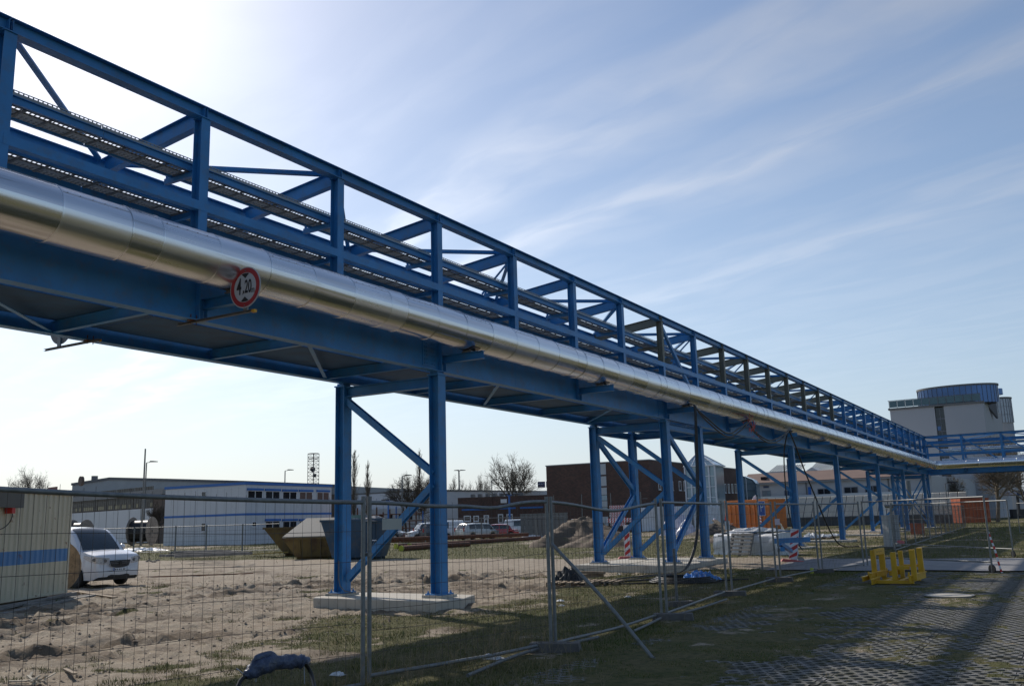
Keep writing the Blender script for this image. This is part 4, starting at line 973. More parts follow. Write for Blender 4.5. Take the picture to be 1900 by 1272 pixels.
def corr(z0, z1):
    pr = []; u = .10
    while u < Lc-.1: pr += [(u, .0), (u+.10, .0), (u+.135, .035), (u+.235, .035)]; u += .27
    mb = MB(); n = len(pr); mb.add([CM @ Vector((a, b+.012, z)) for z in (z0, z1) for a, b in pr], [(i, i+1, n+i+1, n+i) for i in range(n-1)]); return mb
obj('lower_side', corr(.18, zs0), CREAMP, CT); obj('blue_band', corr(zs0, zs1), CREAMB, CT); obj('upper_side', corr(zs1, zt-.12), CREAMP, CT)
m = MB(); m.box(0, .10, -.002, .16, .12, zt, M=CM); obj('corner_post', m, CREAMP, CT)
m = MB(); m.box(.101, Lc, -.004, .09, zt-.12, zt-.004, M=CM); obj('top_rail', m, CREAMP, CT); m = MB(); m.box(.101, Lc, -.004, .09, .12, .19, M=CM); obj('bottom_rail', m, CREAMP, CT)
m = MB(); m.box(.02, Lc, .16, 2.4, zt-.05, zt-.01, M=CM); obj('roof', m, CREAMP, CT); m = MB(); m.box(-.0, .05, .162, 2.4, .12, zt-.06, M=CM); m.box(.06, Lc, 2.35, 2.4, .12, zt-.06, M=CM); obj('end_wall', m, CREAMP, CT)
m = MB(); m.box(.5, 1.4, .3, 2.2, .03, .12, M=CM); m.box(4.0, 5, .3, 2.2, .03, .12, M=CM); obj('skid', m, WOOD, CT)
# distribution box hung near the top of the container side, with a drooping lead
def fac_uz(M_, x, y):
    inv = M_.inverted(); o_ = inv @ CAM; d = inv.to_3x3() @ ray(x, y); t = -o_.y/d.y; q = o_+d*t; return q.x, q.z
u0, za = fac_uz(CM, 28, 942); u1, zb_ = fac_uz(CM, -30, 918)
DBX = thing('distribution_box', 'dark grey electrical box hung on the container side with a drooping lead', 'electrical box', tuple(CM @ Vector(((u0+u1)/2, -.1, za))))
m = MB(); m.box(u0, u1, -.22, -.01, za, za+.40, M=CM); obj('box_body', m, mat('box_grey', (.10, .095, .08), .6), DBX); m = MB(); m.box(u0-.02, u1+.02, -.24, 0, za+.40, za+.43, M=CM); obj('box_lid', m, GALV_D, DBX)
m = MB(); m.box(u0+.35, u0+.5, -.2, -.02, za-.14, za-.004, M=CM); obj('red_socket', m, RED, DBX)
pts = [fac_uz(CM, x, y) for x, y in ((14, 944), (17, 955), (12, 968), (0, 979), (-20, 985))]
obj('lead', MB().tube(catm([CM @ Vector((a, -.08, b)) for a, b in pts]), .012, 6), BLACK, DBX)
# planks under the container
m = MB(); PLN = []
for k, (a, b, c, d, z) in enumerate(((-.25, 3.4, -.62, -.42, .02), (.05, 4.2, -.35, -.18, .06), (.3, 5, -.95, -.78, .0), (-.1, 2.9, -.16, -.02, .03), (.8, 4.4, -.55, -.38, .075))):
    M2 = CM @ Matrix.Translation(((a+b)/2, (c+d)/2, z)) @ Matrix.Rotation(.03*(k-2), 4, 'Z') @ Matrix.Rotation(.012*(k-1), 4, 'Y')
    q = MB().box(-(b-a)/2, (b-a)/2, -(d-c)/2, (d-c)/2, 0, .045, M=M2); obj('plank', q, WOODG, label=['long grey plank lying against the foot of the container', 'thick plank under the container edge', 'outermost plank lying in front of the container', 'narrow plank tucked under the container corner', 'plank resting on top of the others by the container'][k], cat='plank', group='planks under the container')
def drum(name_label, c, ax, r, w, rh, m_=WOOD, m2=WOODG, det=True):
    ax = Vector(ax).normalized(); c = Vector(c); T = thing('cable_drum', name_label, 'cable drum', (c.x, c.y, c.z-r))
    side = ax.cross(Vector((0, 0, 1))).normalized()
    for s in (-1, 1):
        cc = c+ax*(s*w/2); nb = 9; 
        # flange of separate boards cut to the circle
        for k in range(nb):
            t0, t1 = -r+2*r*k/nb+.004, -r+2*r*(k+1)/nb-.004
            pts = []
            def ch(t): return math.sqrt(max(r*r-t*t, 0))
            for t in np.linspace(t0, t1, 4): pts.append((t, ch(t)))
            for t in np.linspace(t1, t0, 4): pts.append((t, -ch(t)))
            obj('board', MB().prism([cc-ax*.03+side*a+Vector((0, 0, b)) for a, b in pts], ax*(.05+.004*(k % 3))), m_, T)
        if det:
            mb = MB()
            for q in range(6):
                a = q*math.pi/3+.4; mb.disc(cc+ax*(s*.03)+(side*math.cos(a)+Vector((0, 0, 1))*math.sin(a))*r*.42, ax, .03*r/.8, .03, 8)
            mb.disc(cc+ax*(s*.03), ax, .07*r/.8, .04, 10); obj('bolt_holes', mb, DARK, T, kind='stuff')
    obj('barrel', MB().disc(c, ax, rh, w-.08, 26), m2, T)
    return T
drum('wooden cable drum leaning against the container end beside the white van', GZ(104, 1106)+Vector((-1.0, .42, .80)), (.80, -.35, 0), .80, .5, .45)
# plank and pole lying on the sand right of the drum
m = MB(); a, b = GZ(140, 1097, .03), GZ(214, 1108, .04); obj('plank', m.bar(a, b, .14, .04), WOOD, label='pale plank lying on the sand in front of the white van', cat='plank')
obj('steel_bar', MB().tube([GZ(262, 1070, .03), GZ(470, 1063, .03)], .025, 6), RUST, label='long thin rusty bar lying across the sand right of the van', cat='steel bar')
m = MB()
for k in range(7): c = GZ(273+k*3.5, 1040+rng.uniform(-2, 2), .03); rock(m, c, .12)
obj('rubble_heap', m, CONC_D, label='little dark heap of rubble right of the van bonnet', cat='rubble')
m = MB()
for k in range(16): c = GZ(50+rng.uniform(0, 42), 1262+rng.uniform(-6, 9), .03); m.bar(c, c+Vector((rng.normal(0, .12), rng.normal(0, .12), rng.uniform(.01, .07))), .03, .012)
obj('wood_scraps', m, mat('pale_wood', (.42, .36, .27), .8), label='pale scraps of wood on the sand at the bottom left', cat='scrap wood')
obj('wood_scraps', MB().bar(GZ(120, 1240, .03), GZ(139, 1249, .06), .05, .02), WOOD, label='single broken stick of wood standing out of the sand, bottom left', cat='scrap wood')

# ---------------------------------------------------------------- pallet with black bag by the four column base
def pallet(T, M_, L=1.2, W=.8, m_=WOOD):
    pz = 0
    for k in range(3): obj('runner', MB().box(-L/2, L/2, -W/2+k*(W-.1)/2, -W/2+k*(W-.1)/2+.1, 0, .022, M=M_), m_, T)
    for i in range(3):
        for k in range(3): obj('block', MB().box(-L/2+i*(L-.14)/2, -L/2+i*(L-.14)/2+.14, -W/2+k*(W-.1)/2, -W/2+k*(W-.1)/2+.1, .023, .1, M=M_), m_, T)
    for i in range(7): x = -L/2+i*(L-.1)/6; obj('deck_board', MB().box(x, x+.1, -W/2, W/2, .101, .122, M=M_), m_, T)
for k, (px, rz, lb) in enumerate((((1060, 1087), .25, 'wooden pallet with a black bag on it, left of the hoses'), ((1112, 1084), -.1, 'flat wooden pallet right of the one with the black bag'))):
    P = GZ(*px); T = thing('pallet', lb, 'pallet', tuple(P), group='pallets lying on the ground by the trestle'); pallet(T, Matrix.Translation(P) @ Matrix.Rotation(rz+k*.3, 4, 'Z') @ Matrix.Rotation(.02, 4, 'Y'))
P = GZ(1058, 1084)
crumple('refuse_bag', (P.x, P.y, .13), .7, .6, .42, BLACK, 'crumpled black bag lying on the wooden pallet', 'bag', 8)
P = GZ(1085, 1080); obj('timber_offcuts', MB().bar((P.x-.4, P.y-.1, .16), (P.x+.5, P.y+.2, .2), .14, .1).bar((P.x-.1, P.y, .28), (P.x+.6, P.y+.1, .26), .1, .07), WOOD, label='timber offcuts lying on the pallet behind the black bag', cat='timber')
# ---------------------------------------------------------------- marker boards
def board(P, ztop, label, ang=0, lean=0, base=True, w=.26):
    T = thing('marker_board', label, 'marker board', tuple(P)); M_ = Matrix.Translation(P) @ Matrix.Rotation(ang, 4, 'Z') @ Matrix.Rotation(lean, 4, 'Y'); z0 = .12
    obj('board_plate', MB().box(-w/2, w/2, -.012, .012, z0, ztop, M=M_), SIGNW, T); H = ztop-z0; n = 4
    for k in range(n):
        zc = z0+H*(k+.5)/n; d = H/n*.30; a = w/2-.015
        zz = [(-a, zc-d-.10), (a, zc-d+.10), (a, zc+d+.10-.02), (-a, zc+d-.10-.02)]
        zz = [(x, min(max(z, z0+.012), ztop-.012)) for x, z in zz]
        obj('red_stripe', MB().prism([M_ @ Vector((x, -.014, z)) for x, z in zz], (M_.to_3x3() @ Vector((0, -.003, 0)))), RED, T)
    if base:
        b = MB(); b.add([M_ @ Vector(v) for v in [(-.42, -.2, 0), (.42, -.2, 0), (.42, .2, 0), (-.42, .2, 0), (-.36, -.15, .1), (.36, -.15, .1), (.36, .15, .1), (-.36, .15, .1)]], [(3, 2, 1, 0), (4, 5, 6, 7), (0, 1, 5, 4), (1, 2, 6, 5), (2, 3, 7, 6), (3, 0, 4, 7)]); obj('base_plate', b, REDF, T)
    return T
P = GZ(1165, 1036); board(P, UP(P, 973), 'upright red and white striped marker board standing behind the four column trestle', .5, 0)
P = GZ(1471, 1043); board(P, UP(P, 980), 'leaning red and white marker board on a faded red base, right of the parking sign', .35, .14, w=.30)
P = GZ(1507, 1064); obj('marker_peg', MB().box(P.x-.04, P.x+.04, P.y-.04, P.y+.04, 0, .17), mat('lime_paint', (.55, .6, .08), .5), label='little yellow green marker peg at the fence foot', cat='peg')
# ---------------------------------------------------------------- wrapped pile with a pallet leaning on it
A, B = GZ(1325, 1028), GZ(1443, 1030); dv = (B-A).normalized(); nb_ = Vector((-dv.y, dv.x, 0)); h1 = UP(A, 989); L = (B-A).length
T = thing('wrapped_pile', 'long pile wrapped in white sheeting behind the parking sign', 'wrapped pile', tuple((A+B)/2))
r_ = np.random.RandomState(5); H2 = r_.rand(30, 12)
def wp(i, j):
    u = i*L; prof = [(0, 0), (-.03, .25), (-.02, .6), (.0, .9), (.18, .98), (.7, 1.0), (1.2, .97), (1.35, .6), (1.4, 0)]
    t = j*(len(prof)-1); k = min(int(t), len(prof)-2); a = prof[k]; b = prof[k+1]; f = t-k; dd = a[0]+(b[0]-a[0])*f; zz = (a[1]+(b[1]-a[1])*f)*h1
    n_ = (vnoise(np.array(u*2.3), np.array(t*1.4))-.5)*.13; return A+dv*u+nb_*(dd+float(n_))+Vector((0, 0, max(zz+float(n_)*.5*(zz > .1), 0)))
m = MB().grid(wp, 44, 24); m.add([wp(0, j/12) for j in range(13)], [tuple(range(13))]); m.add([wp(1, j/12) for j in range(13)], [tuple(range(13))]); obj('sheeting', m, TARP, T)
m = MB()
for k in range(5): u = .6+k*.25; m.bar(A+dv*(u)+nb_*.3+Vector((0, 0, h1+.05+.03*(k % 2))), A+dv*(u+2.2)+nb_*(.35+.2*k)+Vector((0, 0, h1+.06)), .12, .05)
obj('blue_sections', m, BLUE, label='blue painted steel sections lying on top of the wrapped pile', cat='steel sections')
crumple('folded_sheet', A+dv*2.2+nb_*.35+Vector((0, 0, h1+.06)), 2.2, .8, .22, TARP, 'folded pale sheet lying on top of the wrapped pile', 'sheet', 3)
M_ = Matrix.Translation(GZ(1370, 1031)+Vector((0, 0, .02))) @ Matrix.Rotation(math.atan2(dv.y, dv.x), 4, 'Z') @ Matrix.Rotation(R(68), 4, 'X')
T = thing('leaning_pallet', 'slatted wooden pallet leaning against the wrapped pile', 'pallet', tuple(GZ(1370, 1031)))
for k in range(6): obj('slat', MB().box(-.62, .62, .05+k*.17, .05+k*.17+.085, 0, .02, M=M_), WOODG, T)
for x in (-.6, -.03, .52): obj('runner', MB().box(x, x+.09, 0, 1.02, -.09, -.003, M=M_), WOODG, T)
# white flapping sheet right of it
P0_ = GZ(1449, 1012); P1_ = GZ(1496, 1016)
def flap(i, j):
    q = P0_+(P1_-P0_)*(i*(.3+.7*j))+Vector((0, 1.2*j, 0)); return q+Vector((0, 0, 1.15*(1-j)*(1-.25*i)+.1*math.sin(i*7+j*4)+.05))
obj('loose_sheet', MB().grid(flap, 12, 8), TARPG, label='loose grey white sheet sagging over blue steel right of the wrapped pile', cat='sheet')
m = MB().bar(GZ(1446, 1007, .9), GZ(1478, 1028, .1), .12, .12).bar(GZ(1440, 1003, 1.0), GZ(1500, 1000, 1.0), .14, .14).bar(GZ(1452, 1018, .1), GZ(1452, 1018, .95), .1, .1)
obj('blue_sections', m, BLUE, label='blue steel sections propped under the loose sheet', cat='steel sections')
# pile of small pallets and white parts behind
for k, px in enumerate(((1505, 1001), (1527, 999), (1548, 997))):
    P = GZ(*px); T = thing('pallet', ['broken pallet with white parts, left of the row behind the marker board', 'middle pallet of the row behind the marker board', 'right pallet of the row next to the trestle leg'][k], 'pallet', tuple(P), group='row of pallets behind the marker board')
    pallet(T, Matrix.Translation(P) @ Matrix.Rotation(.2*k-.3, 4, 'Z')); crumple('white_parts', (P.x, P.y, .13), .9, .6, .4 if k == 0 else .22, TARP, ['heap of white parts on the left pallet behind the marker board', 'white parts on the middle pallet behind the marker board', 'white parts on the right pallet by the trestle leg'][k], 'parts', 11+k)
# small litter
for k, (px, s_) in enumerate((((1040, 1115), .09), ((1042, 1124), .07), ((912, 1222), .16), ((627, 1253), .10), ((1165, 1108), .08), ((1148, 1066), .1))):
    P = GZ(*px); crumple('litter', (P.x, P.y, .01), s_*1.6, s_*1.1, s_*.5, TARP, ['white scrap of paper in the grass right of the second fence post', 'second white scrap just below the first one', 'folded white paper in the shaded grass between the posts', 'small white scrap near the wrapped cable joint', 'white scrap in front of the hoses', 'white scrap left of the wide concrete base'][k], 'litter', 20+k, n=8)

# ---------------------------------------------------------------- yellow lifting frame
Y0_ = GZ(1608, 1084); Yc = GZ(1700, 1085); ex = (Yc-Y0_); ex.z = 0; Lx = ex.length; ex.normalize(); ey = Vector((-ex.y, ex.x, 0)); YM = Matrix(((ex.x, ey.x, 0, Y0_.x), (ex.y, ey.y, 0, Y0_.y), (0, 0, 1, 0), (0, 0, 0, 1)))
def yuz(x, y, v=0):
    inv = YM.inverted(); o_ = inv @ CAM; d = inv.to_3x3() @ ray(x, y); t = (v-o_.y)/d.y; q = o_+d*t; return q.x, q.z
YT = thing('transport_cradle', 'yellow painted steel transport frame with upright posts on the grass pavers', 'steel frame', tuple(YM @ Vector((Lx/2, .5, 0))))
def yb(name, u0, u1, v0, v1, z0, z1): return obj(name, MB().box(u0, u1, v0, v1, z0, z1, M=YM), YELLOW, YT, bevel=.006)
D = 1.15
e0, _ = yuz(1621, 1085); e1, _ = yuz(1696, 1085)
yb('base_beam', e0+.02, e1, .0, .1, .03, .11); yb('base_beam', e0+.02, e1, D-.1, D, .03, .11); yb('base_beam', e0+.25, e0+.35, .101, D-.101, .03, .11); yb('base_beam', e1-.35, e1-.25, .101, D-.101, .03, .11)
def ypost(xl, xr, ytop, v, w=.11, zb=.112):
    a, _ = yuz(xl, 1040, v); b, z = yuz(xr, ytop, v); yb('upright', a, b, v, v+w, zb, z)
ypost(1652.5, 1660.5, 1024, .02); ypost(1688, 1696, 1019, -.02, .13); ypost(1615.5, 1622.5, 1020, .35); ypost(1631, 1639, 1016, 1.0)
ypost(1667.5, 1673.5, 1021, D-.12); ypost(1702, 1709.5, 1016, D-.12)
a, za = yuz(1621, 1028, .30); b, zb_ = yuz(1639, 1018, .95)
p0 = YM @ Vector((yuz(1621, 1024, .33)[0], .33, yuz(1621, 1024, .33)[1])); p1 = YM @ Vector((yuz(1639, 1021, .99)[0], .99, yuz(1639, 1021, .99)[1]))
hp = obj('head_plate', MB().bar(p0, p1, .02, .15), YELLOW, YT); m = MB()
for q in (.3, .5, .7): m.disc(p0+(p1-p0)*q+Vector((-.0, -.0, 0)), (p1-p0).cross(Vector((0, 0, 1))), .018, .026, 8)
obj('holes', m, DARK, hp)
a, za = yuz(1660.5, 1049, .06); b, zb_ = yuz(1688, 1056, .06); yb('cross_rail', a, b, .05, .11, zb_, za)
a, za = yuz(1673, 1046, D-.06); b, zb_ = yuz(1703, 1051, D-.06); yb('cross_rail', a, b, D-.09, D-.03, zb_, za)
def lug(pts, v0, v1, h0, h1, nm='side_channel'):
    (x0, y0), (x1, y1) = pts; a, z0 = yuz(x0, y0, v0); b, z1 = yuz(x1, y1, v1); p = YM @ Vector((a, v0, z0)); q = YM @ Vector((b, v1, z1)); obj(nm, MB().sweep(p, q, [(-.02, h0), (.02, h0), (.02, h1-.02), (.05, h1-.02), (.05, h1), (-.05, h1), (-.05, h1-.02), (-.02, h1-.02)]), YELLOW, YT, bevel=.004)
lug([(1687, 1070), (1716, 1061)], -.15, 1.2, -.13, .03); lug([(1614, 1065), (1644, 1058)], .02, 1.1, -.10, .03)
lug([(1618, 1080), (1632, 1074)], -.3, .35, -.05, .08, 'fork_pocket'); lug([(1601, 1074), (1621, 1068)], .0, .5, -.05, .06, 'fork_pocket'); lug([(1650, 1063), (1669, 1060)], 1.0, 1.15, -.06, .06, 'fork_pocket')
for x, v, y in ((1611.5, .2, 1060), (1645, 1.15, 1053), (1686, -.1, 1061), (1714, 1.15, 1053)):
    a, z = yuz(x, y, v); yb('stake', a-.02, a+.02, v-.02, v+.02, max(z-.16, .2), z)
a, z = yuz(1652, 1024, .5)
P = GZ(1645, 1026, 0); obj('pink_lid', MB().disc((P.x+.3, P.y+2.0, .4), (.2, -.4, 1), .16, .02, 16), REDF, label='small faded pink lid showing between the uprights of the yellow frame', cat='lid')
# manhole cover
P = (GZ(1725, 1107)+GZ(1798, 1107))/2; T = thing('manhole_cover', 'round concrete and iron manhole cover set in the grass pavers', 'manhole cover', (P.x, P.y, .02)); r1 = .47
obj('rim', MB().grid(lambda i, j: Vector((P.x+(r1-.05+.05*j)*math.cos(6.2832*i), P.y+(r1-.05+.05*j)*math.sin(6.2832*i), .042)), 40, 1), GALV_D, T); obj('cover', MB().disc((P.x, P.y, .02), (0, 0, 1), r1-.052, .04, 40), CONC, T)
# electrical cabinet
P = GZ(1653, 1018); P2 = GZ(1673, 1017); T = thing('electrical_cabinet', 'tall light grey electrical cabinet where the two fence rows meet', 'cabinet', tuple(P)); d_ = (P2-P).length; hC = UP(P, 955)
CB_ = mat('cabinet_grey', (.36, .37, .37), .5, var=.08); M_ = Matrix.Translation(P) @ Matrix.Rotation(math.atan2((P2-P).y, (P2-P).x), 4, 'Z')
obj('body', MB().box(0, d_, 0, .4, .1, hC-.04, M=M_), CB_, T, bevel=.01); obj('roof', MB().box(-.03, d_+.03, -.03, .43, hC-.04, hC, M=M_), CB_, T); obj('plinth', MB().box(.02, d_-.02, .02, .38, 0, .1, M=M_), CONC_D, T)
obj('door', MB().box(.03, d_/2-.01, -.012, -.001, .15, hC-.1, M=M_), CB_, T); obj('door', MB().box(d_/2+.01, d_-.03, -.012, -.001, .15, hC-.1, M=M_), CB_, T)
# red and white tape from the gate
g = GZ(1842, 1063); a = Vector((g.x-.0, g.y, UP(g, 984)))
for nm, pts, lb in (('barrier_tape', [a, a+Vector((.12, .0, -.5)), a+Vector((.22, 0, -1.1)), a+Vector((.36, .02, -1.25))], 'red and white barrier tape fluttering from the gate post'),):
    mb = MB(); cp = catm([Vector(p) for p in pts], 6); T = thing(nm, lb, 'tape', tuple(cp[-1]))
    for k in range(len(cp)-1): obj('red_band' if k % 2 else 'white_band', MB().bar(cp[k], cp[k+1], .004, .05), RED if k % 2 else SIGNW, T)
# ---------------------------------------------------------------- cars
CARW = mat('white_car_paint', (.68, .68, .69), .25, var=.02, coat=.8); CARS = mat('silver_car_paint', (.42, .42, .40), .3, .5, var=.03, coat=.6)
CARR = mat('red_car_paint', (.45, .02, .02), .25, var=.02, coat=.8); CARD = mat('dark_car_paint', (.02, .025, .04), .25, var=.05, coat=.8)
TYRE = mat('tyre', (.018, .018, .018), .8, var=.2); RIM = mat('rim', (.25, .25, .26), .4, .8); CGL = mat('car_glass', (.02, .03, .035), .04, var=.4, vs_=1.4, spec=.9); LAMP = mat('lamp_glass', (.55, .57, .6), .1, .4, var=.3, vs_=25); TAILR = mat('tail_lamp', (.4, .01, .01), .2)
def car(label, loc, rz, paint, L=4.4, W=1.83, H=1.84, belt=1.08, hood=1.0, cowl=.74, roof0=.50, roofr=.02, wr=.32, fx=.90, rx=2.75, sill=.24, van=False, rear_slope=.12, det=True, group=None, cat='car', racks=False):
    """local x: 0 = nose, -L = tail"""
    T = thing('parked_car', label, cat, loc, rz, group=group, local=True)
    W2 = W/2; xc, xr0, xr1 = -cowl, -cowl-roof0-.05, -L+rear_slope
    def wd(x):
        f = min(1, max(0, -x/.42)); b = min(1, max(0, (x+L)/.35)); return W2*(.80+.20*math.sqrt(1-(1-f)**2))*(.90+.10*math.sqrt(1-(1-b)**2))
    def top(x):     # bonnet, then belt line
        t = -x
        if t < .12: return .62+(hood-.16-.62)*(t/.12)**.6
        if t < cowl: return hood-.16+(belt+.0-hood+.16)*sst(.12, cowl, t)**.8
        return belt+.03*(t-cowl)/(L-cowl)
    def bot(x):
        z = sill
        for a in (-fx, -rx):
            d = abs(x-a)
            if d < wr+.07: z = max(z, .05+math.sqrt((wr+.07)**2-d*d)+wr-.08)
        if x > -.15: z = max(z, sill+(.15+x)*.6)
        return z
    xs = sorted(set([0, -.02, -.05, -.1, -.16, -.24, -.34]+[round(-q, 3) for q in np.linspace(.42, L-.35, 46)]+[-L+.24, -L+.14, -L+.07, -L+.02, -L]+[-a+s*(wr+.069) for a in (fx, rx) for s in (-1, 1)]), reverse=True)
    nl = 6; mb = MB(); prof = [.97, 1.0, 1.005, 1.0, .985, .95]
    for s in (1, -1):
        vs = []
        for x in xs:
            z0, z1 = bot(x), top(x)
            for k in range(nl+1):
                t = k/nl; z = z0+(z1-z0)*t; q = np.interp(t, np.linspace(0, 1, 6), prof); nose = 0 if x < -.1 else 0
                vs.append((x, s*wd(x)*q, z))
        n = nl+1; m = len(xs); mb.add(vs, [(i*n+k, (i+1)*n+k, (i+1)*n+k+1, i*n+k+1) for i in range(m-1) for k in range(nl)], True)
    nt = 8; vs = []
    for x in xs:
        for k in range(nt+1):
            v = -1+2*k/nt; vs.append((x, v*wd(x)*.95, top(x)+.045*(1-v*v)*min(1, -x/.4)))
    mb.add(vs, [(i*(nt+1)+k, (i+1)*(nt+1)+k, (i+1)*(nt+1)+k+1, i*(nt+1)+k+1) for i in range(len(xs)-1) for k in range(nt)], True)
    for x, sg in ((0, 1), (-L, -1)):   # nose and tail faces
        vs = [(x+sg*.05*(1-v*v)*math.sin(math.pi*(.15+.8*t)), v*wd(x)*np.interp(t, np.linspace(0, 1, 6), prof), bot(x)+(top(x)-bot(x))*t) for t in np.linspace(0, 1, 7) for v in np.linspace(-1, 1, 9)]
        mb.add(vs, [(i*9+k, i*9+k+1, (i+1)*9+k+1, (i+1)*9+k) for i in range(6) for k in range(8)], True)
    # greenhouse
    def zg(x):
        t = -x
        if t <= cowl: return top(x)
        if t < cowl+roof0: return belt+(H-.05-belt)*math.sin((t-cowl)/roof0*math.pi/2*.93)
        if t > L-rear_slope-.25: return (H-.02)-(H-.02-belt)*sst(L-rear_slope-.25, L+.02, t)*(1 if rear_slope > .3 else 1)
        return H-.05+.05*math.sin(min(1, (t-cowl-roof0)/1.2)*math.pi/2)-(.10 if not van else .02)*sst(L*.6, L, t)
    def wt(x):
        q = (zg(x)-belt)/(H-belt); return wd(x)*(.95-.17*min(1, max(0, q)))
    gx = np.concatenate([np.linspace(-cowl, -cowl-roof0-.1, 14), np.linspace(-cowl-roof0-.1, -L+rear_slope+.3, 14)[1:], np.linspace(-L+rear_slope+.3, -L+.03, 10)[1:]])
    def side(x, t, s, off=0): 
        a = wd(x)*.945; b = wt(x); z0 = top(x)-.01; z1 = zg(x)-.035*min(1, (zg(x)-z0)/.3); return (x, s*(a+(b-a)*t+off+.018*math.sin(math.pi*t)), z0+(z1-z0)*t)
    def tp(x, v, off=0): return (x+off*.6, v*wt(x), zg(x)-.035*abs(v)**3+.02*(1-v*v)*(1 if zg(x) > belt+.1 else 0)+off)
    for s in (1, -1):
        vs = [side(x, k/5, s) for x in gx for k in range(6)]; mb.add(vs, [(i*6+k, (i+1)*6+k, (i+1)*6+k+1, i*6+k+1) for i in range(len(gx)-1) for k in range(5)], True)
    vs = [tp(x, -1+k/5) for x in gx for k in range(11)]; mb.add(vs, [(i*11+k, (i+1)*11+k, (i+1)*11+k+1, i*11+k+1) for i in range(len(gx)-1) for k in range(10)], True)
    body = obj('body', mb, paint, T, fix=True)
    # glass
    g = MB(); a, b = -cowl-.03, -cowl-roof0*.93
    g.grid(lambda i, j: Vector(tp(a+(b-a)*i, -.82+1.64*j, .012)), 8, 8); obj('windscreen', g, CGL, T)
    cuts = [(-cowl-roof0*.78, -cowl-roof0-.85), (-cowl-roof0-.93, min(-cowl-roof0-1.8, -cowl-roof0-.93) if L > 3.4 else -L+.6)]
    if not van: cuts.append((-cowl-roof0-1.9, -L+rear_slope+.38))
    for s in (1, -1):
        for ci, (a, b) in enumerate(cuts):
            if b < -L+.4: b = -L+.4
            if a-b < .2: continue
            g = MB()
            def fs(i, j, a=a, b=b, s=s, ci=ci):
                x = a+(b-a)*i; t0, t1 = .10, .86
                if ci == 0: x = a+.42*(1-j)*(1-i)+(b-a)*i
                return Vector(side(x, t0+(t1-t0)*j, s, .006))
            g.grid(fs, 8, 4); obj('side_window', g, CGL, T)
    g = MB(); g.grid(lambda i, j: Vector((-L+.015+.0-(.0)*i-(.02)*(1-i)-.012, (-.8+1.6*j)*wt(-L+.3), belt+.12+(H-.28-belt-.12)*i)), 2, 2) if False else None
    xa, xb = -L+rear_slope*.9+.12, -L+.035
    rw = MB().grid(lambda i, j: Vector(tp(xa+(xb-xa)*i, -.82+1.64*j, .0))+Vector((-.02, 0, .012)), 6, 4); obj('rear_window', rw, CGL, T)
    # wheels and arches
    obj('underbody', MB().box(-L+.12, -.12, -W2*.86, W2*.86, .22, .62), DARK, T)
    for x in (-fx, -rx):
        for s in (1, -1):
            w_ = MB().tube([(x, s*(W2-.20), wr), (x, s*(W2-.18), wr), (x, s*(W2-.03), wr), (x, s*(W2-.01), wr)], [wr*.93, wr, wr, wr*.93], 24); wo = obj('wheel', w_, TYRE, T)
            h = MB().disc((x, s*(W2-.012), wr), (0, 1, 0), wr*.62, .02, 20); obj('hub_cap', h, RIM if not van else DARK, wo)
            for k in range(5):
                if van: break
            obj('hub_nut', MB().disc((x, s*(W2+.002), wr), (0, 1, 0), .05, .02, 10), RIM, wo)
    # front: lamps, grille, bumper insert, plate
    for s in (1, -1):
        l = MB().grid(lambda i, j: Vector((-.015-.40*j*j-.02+.02, s*(wd(-.015-.40*j*j)*(.72+.28*j)+.008), .80-.05*(1-i)+(-.07+.16*i)*(1-.35*j)+.04*j)), 5, 8)
        obj('headlight_old', l, LAMP, T) if False else None
        def hl(i, j, s=s):
            if j < .4: q = j/.4; x = .035-.03*q; y = wd(0)*(.56+.44*q)
            else: q = (j-.4)/.6; x = .0-.52*q; y = wd(-.52*q)*1.0+.012
            z0 = .74+.20*j*j; z1 = .93+.10*j
            return Vector((x+.045*(1-j)*(1 if j < .4 else .3)*.6, s*y, (z0+(z1-z0)*i)*belt/1.16))
        g_ = MB().grid(hl, 4, 14); obj('headlight', g_, LAMP, T)
        gb_ = MB()
        for q in (.18, .52): c_ = hl(.5, q); gb_.disc(c_+Vector((.012, s*.006, 0)), (1, s*.5, 0), .055, .02, 14)
        obj('lamp_bowl', gb_, GALV_D, T)
        obj('rear_lamp', MB().box(-L-.02, -L+.06, s*W2*.86-.09, s*W2*.86+.05, .85, 1.25), TAILR, T)
        mm = MB(); mm.grid(lambda i, j: Vector((-cowl-.28+.10*math.cos(j*6.283)*math.sin(i*3.1416)*.8, s*(W2+.09)+.12*math.cos(i*3.1416), belt+.10+.10*math.sin(j*6.283)*math.sin(i*3.1416))), 8, 12); obj('wing_mirror', mm, paint, T)
        obj('mirror_glass', MB().disc((-cowl-.365, s*(W2+.09), belt+.10), (1, 0, 0), .07, .01, 12), DARK, T)
    fz = lambda z: .05*math.sin(math.pi*(.15+.8*(z-.24)/(top(0)-.24)))
    obj('grille', MB().grid(lambda i, j: Vector((.062, (-.42+.84*j)*(1-.18*(1-i)), .66+.19*i-.05*(1-(2*j-1)**2)*(1-i))), 3, 8), DARK, T, bevel=0)
    gb = MB()
    for k in range(2): gb.tube([(.070, y_, .745+.055*k) for y_ in (-.38, 0, .38)], .012, 6)
    obj('grille_bar', gb, GALV_D, T); obj('badge', MB().disc((.08, 0, .76), (1, 0, 0), .065, .02, 16), BLACK, T)
    obj('bumper_insert', MB().grid(lambda i, j: Vector((.058-.42*abs(2*j-1)**5-.02, (2*j-1)*wd(-.2)*1.012*(.86+.14*i),   .32+.20*i+.06*abs(2*j-1)**3*i)), 3, 16), DARK, T)
    obj('number_plate', MB().box(.055, .07, -.26, .26, .50, .60), SIGNW, T)
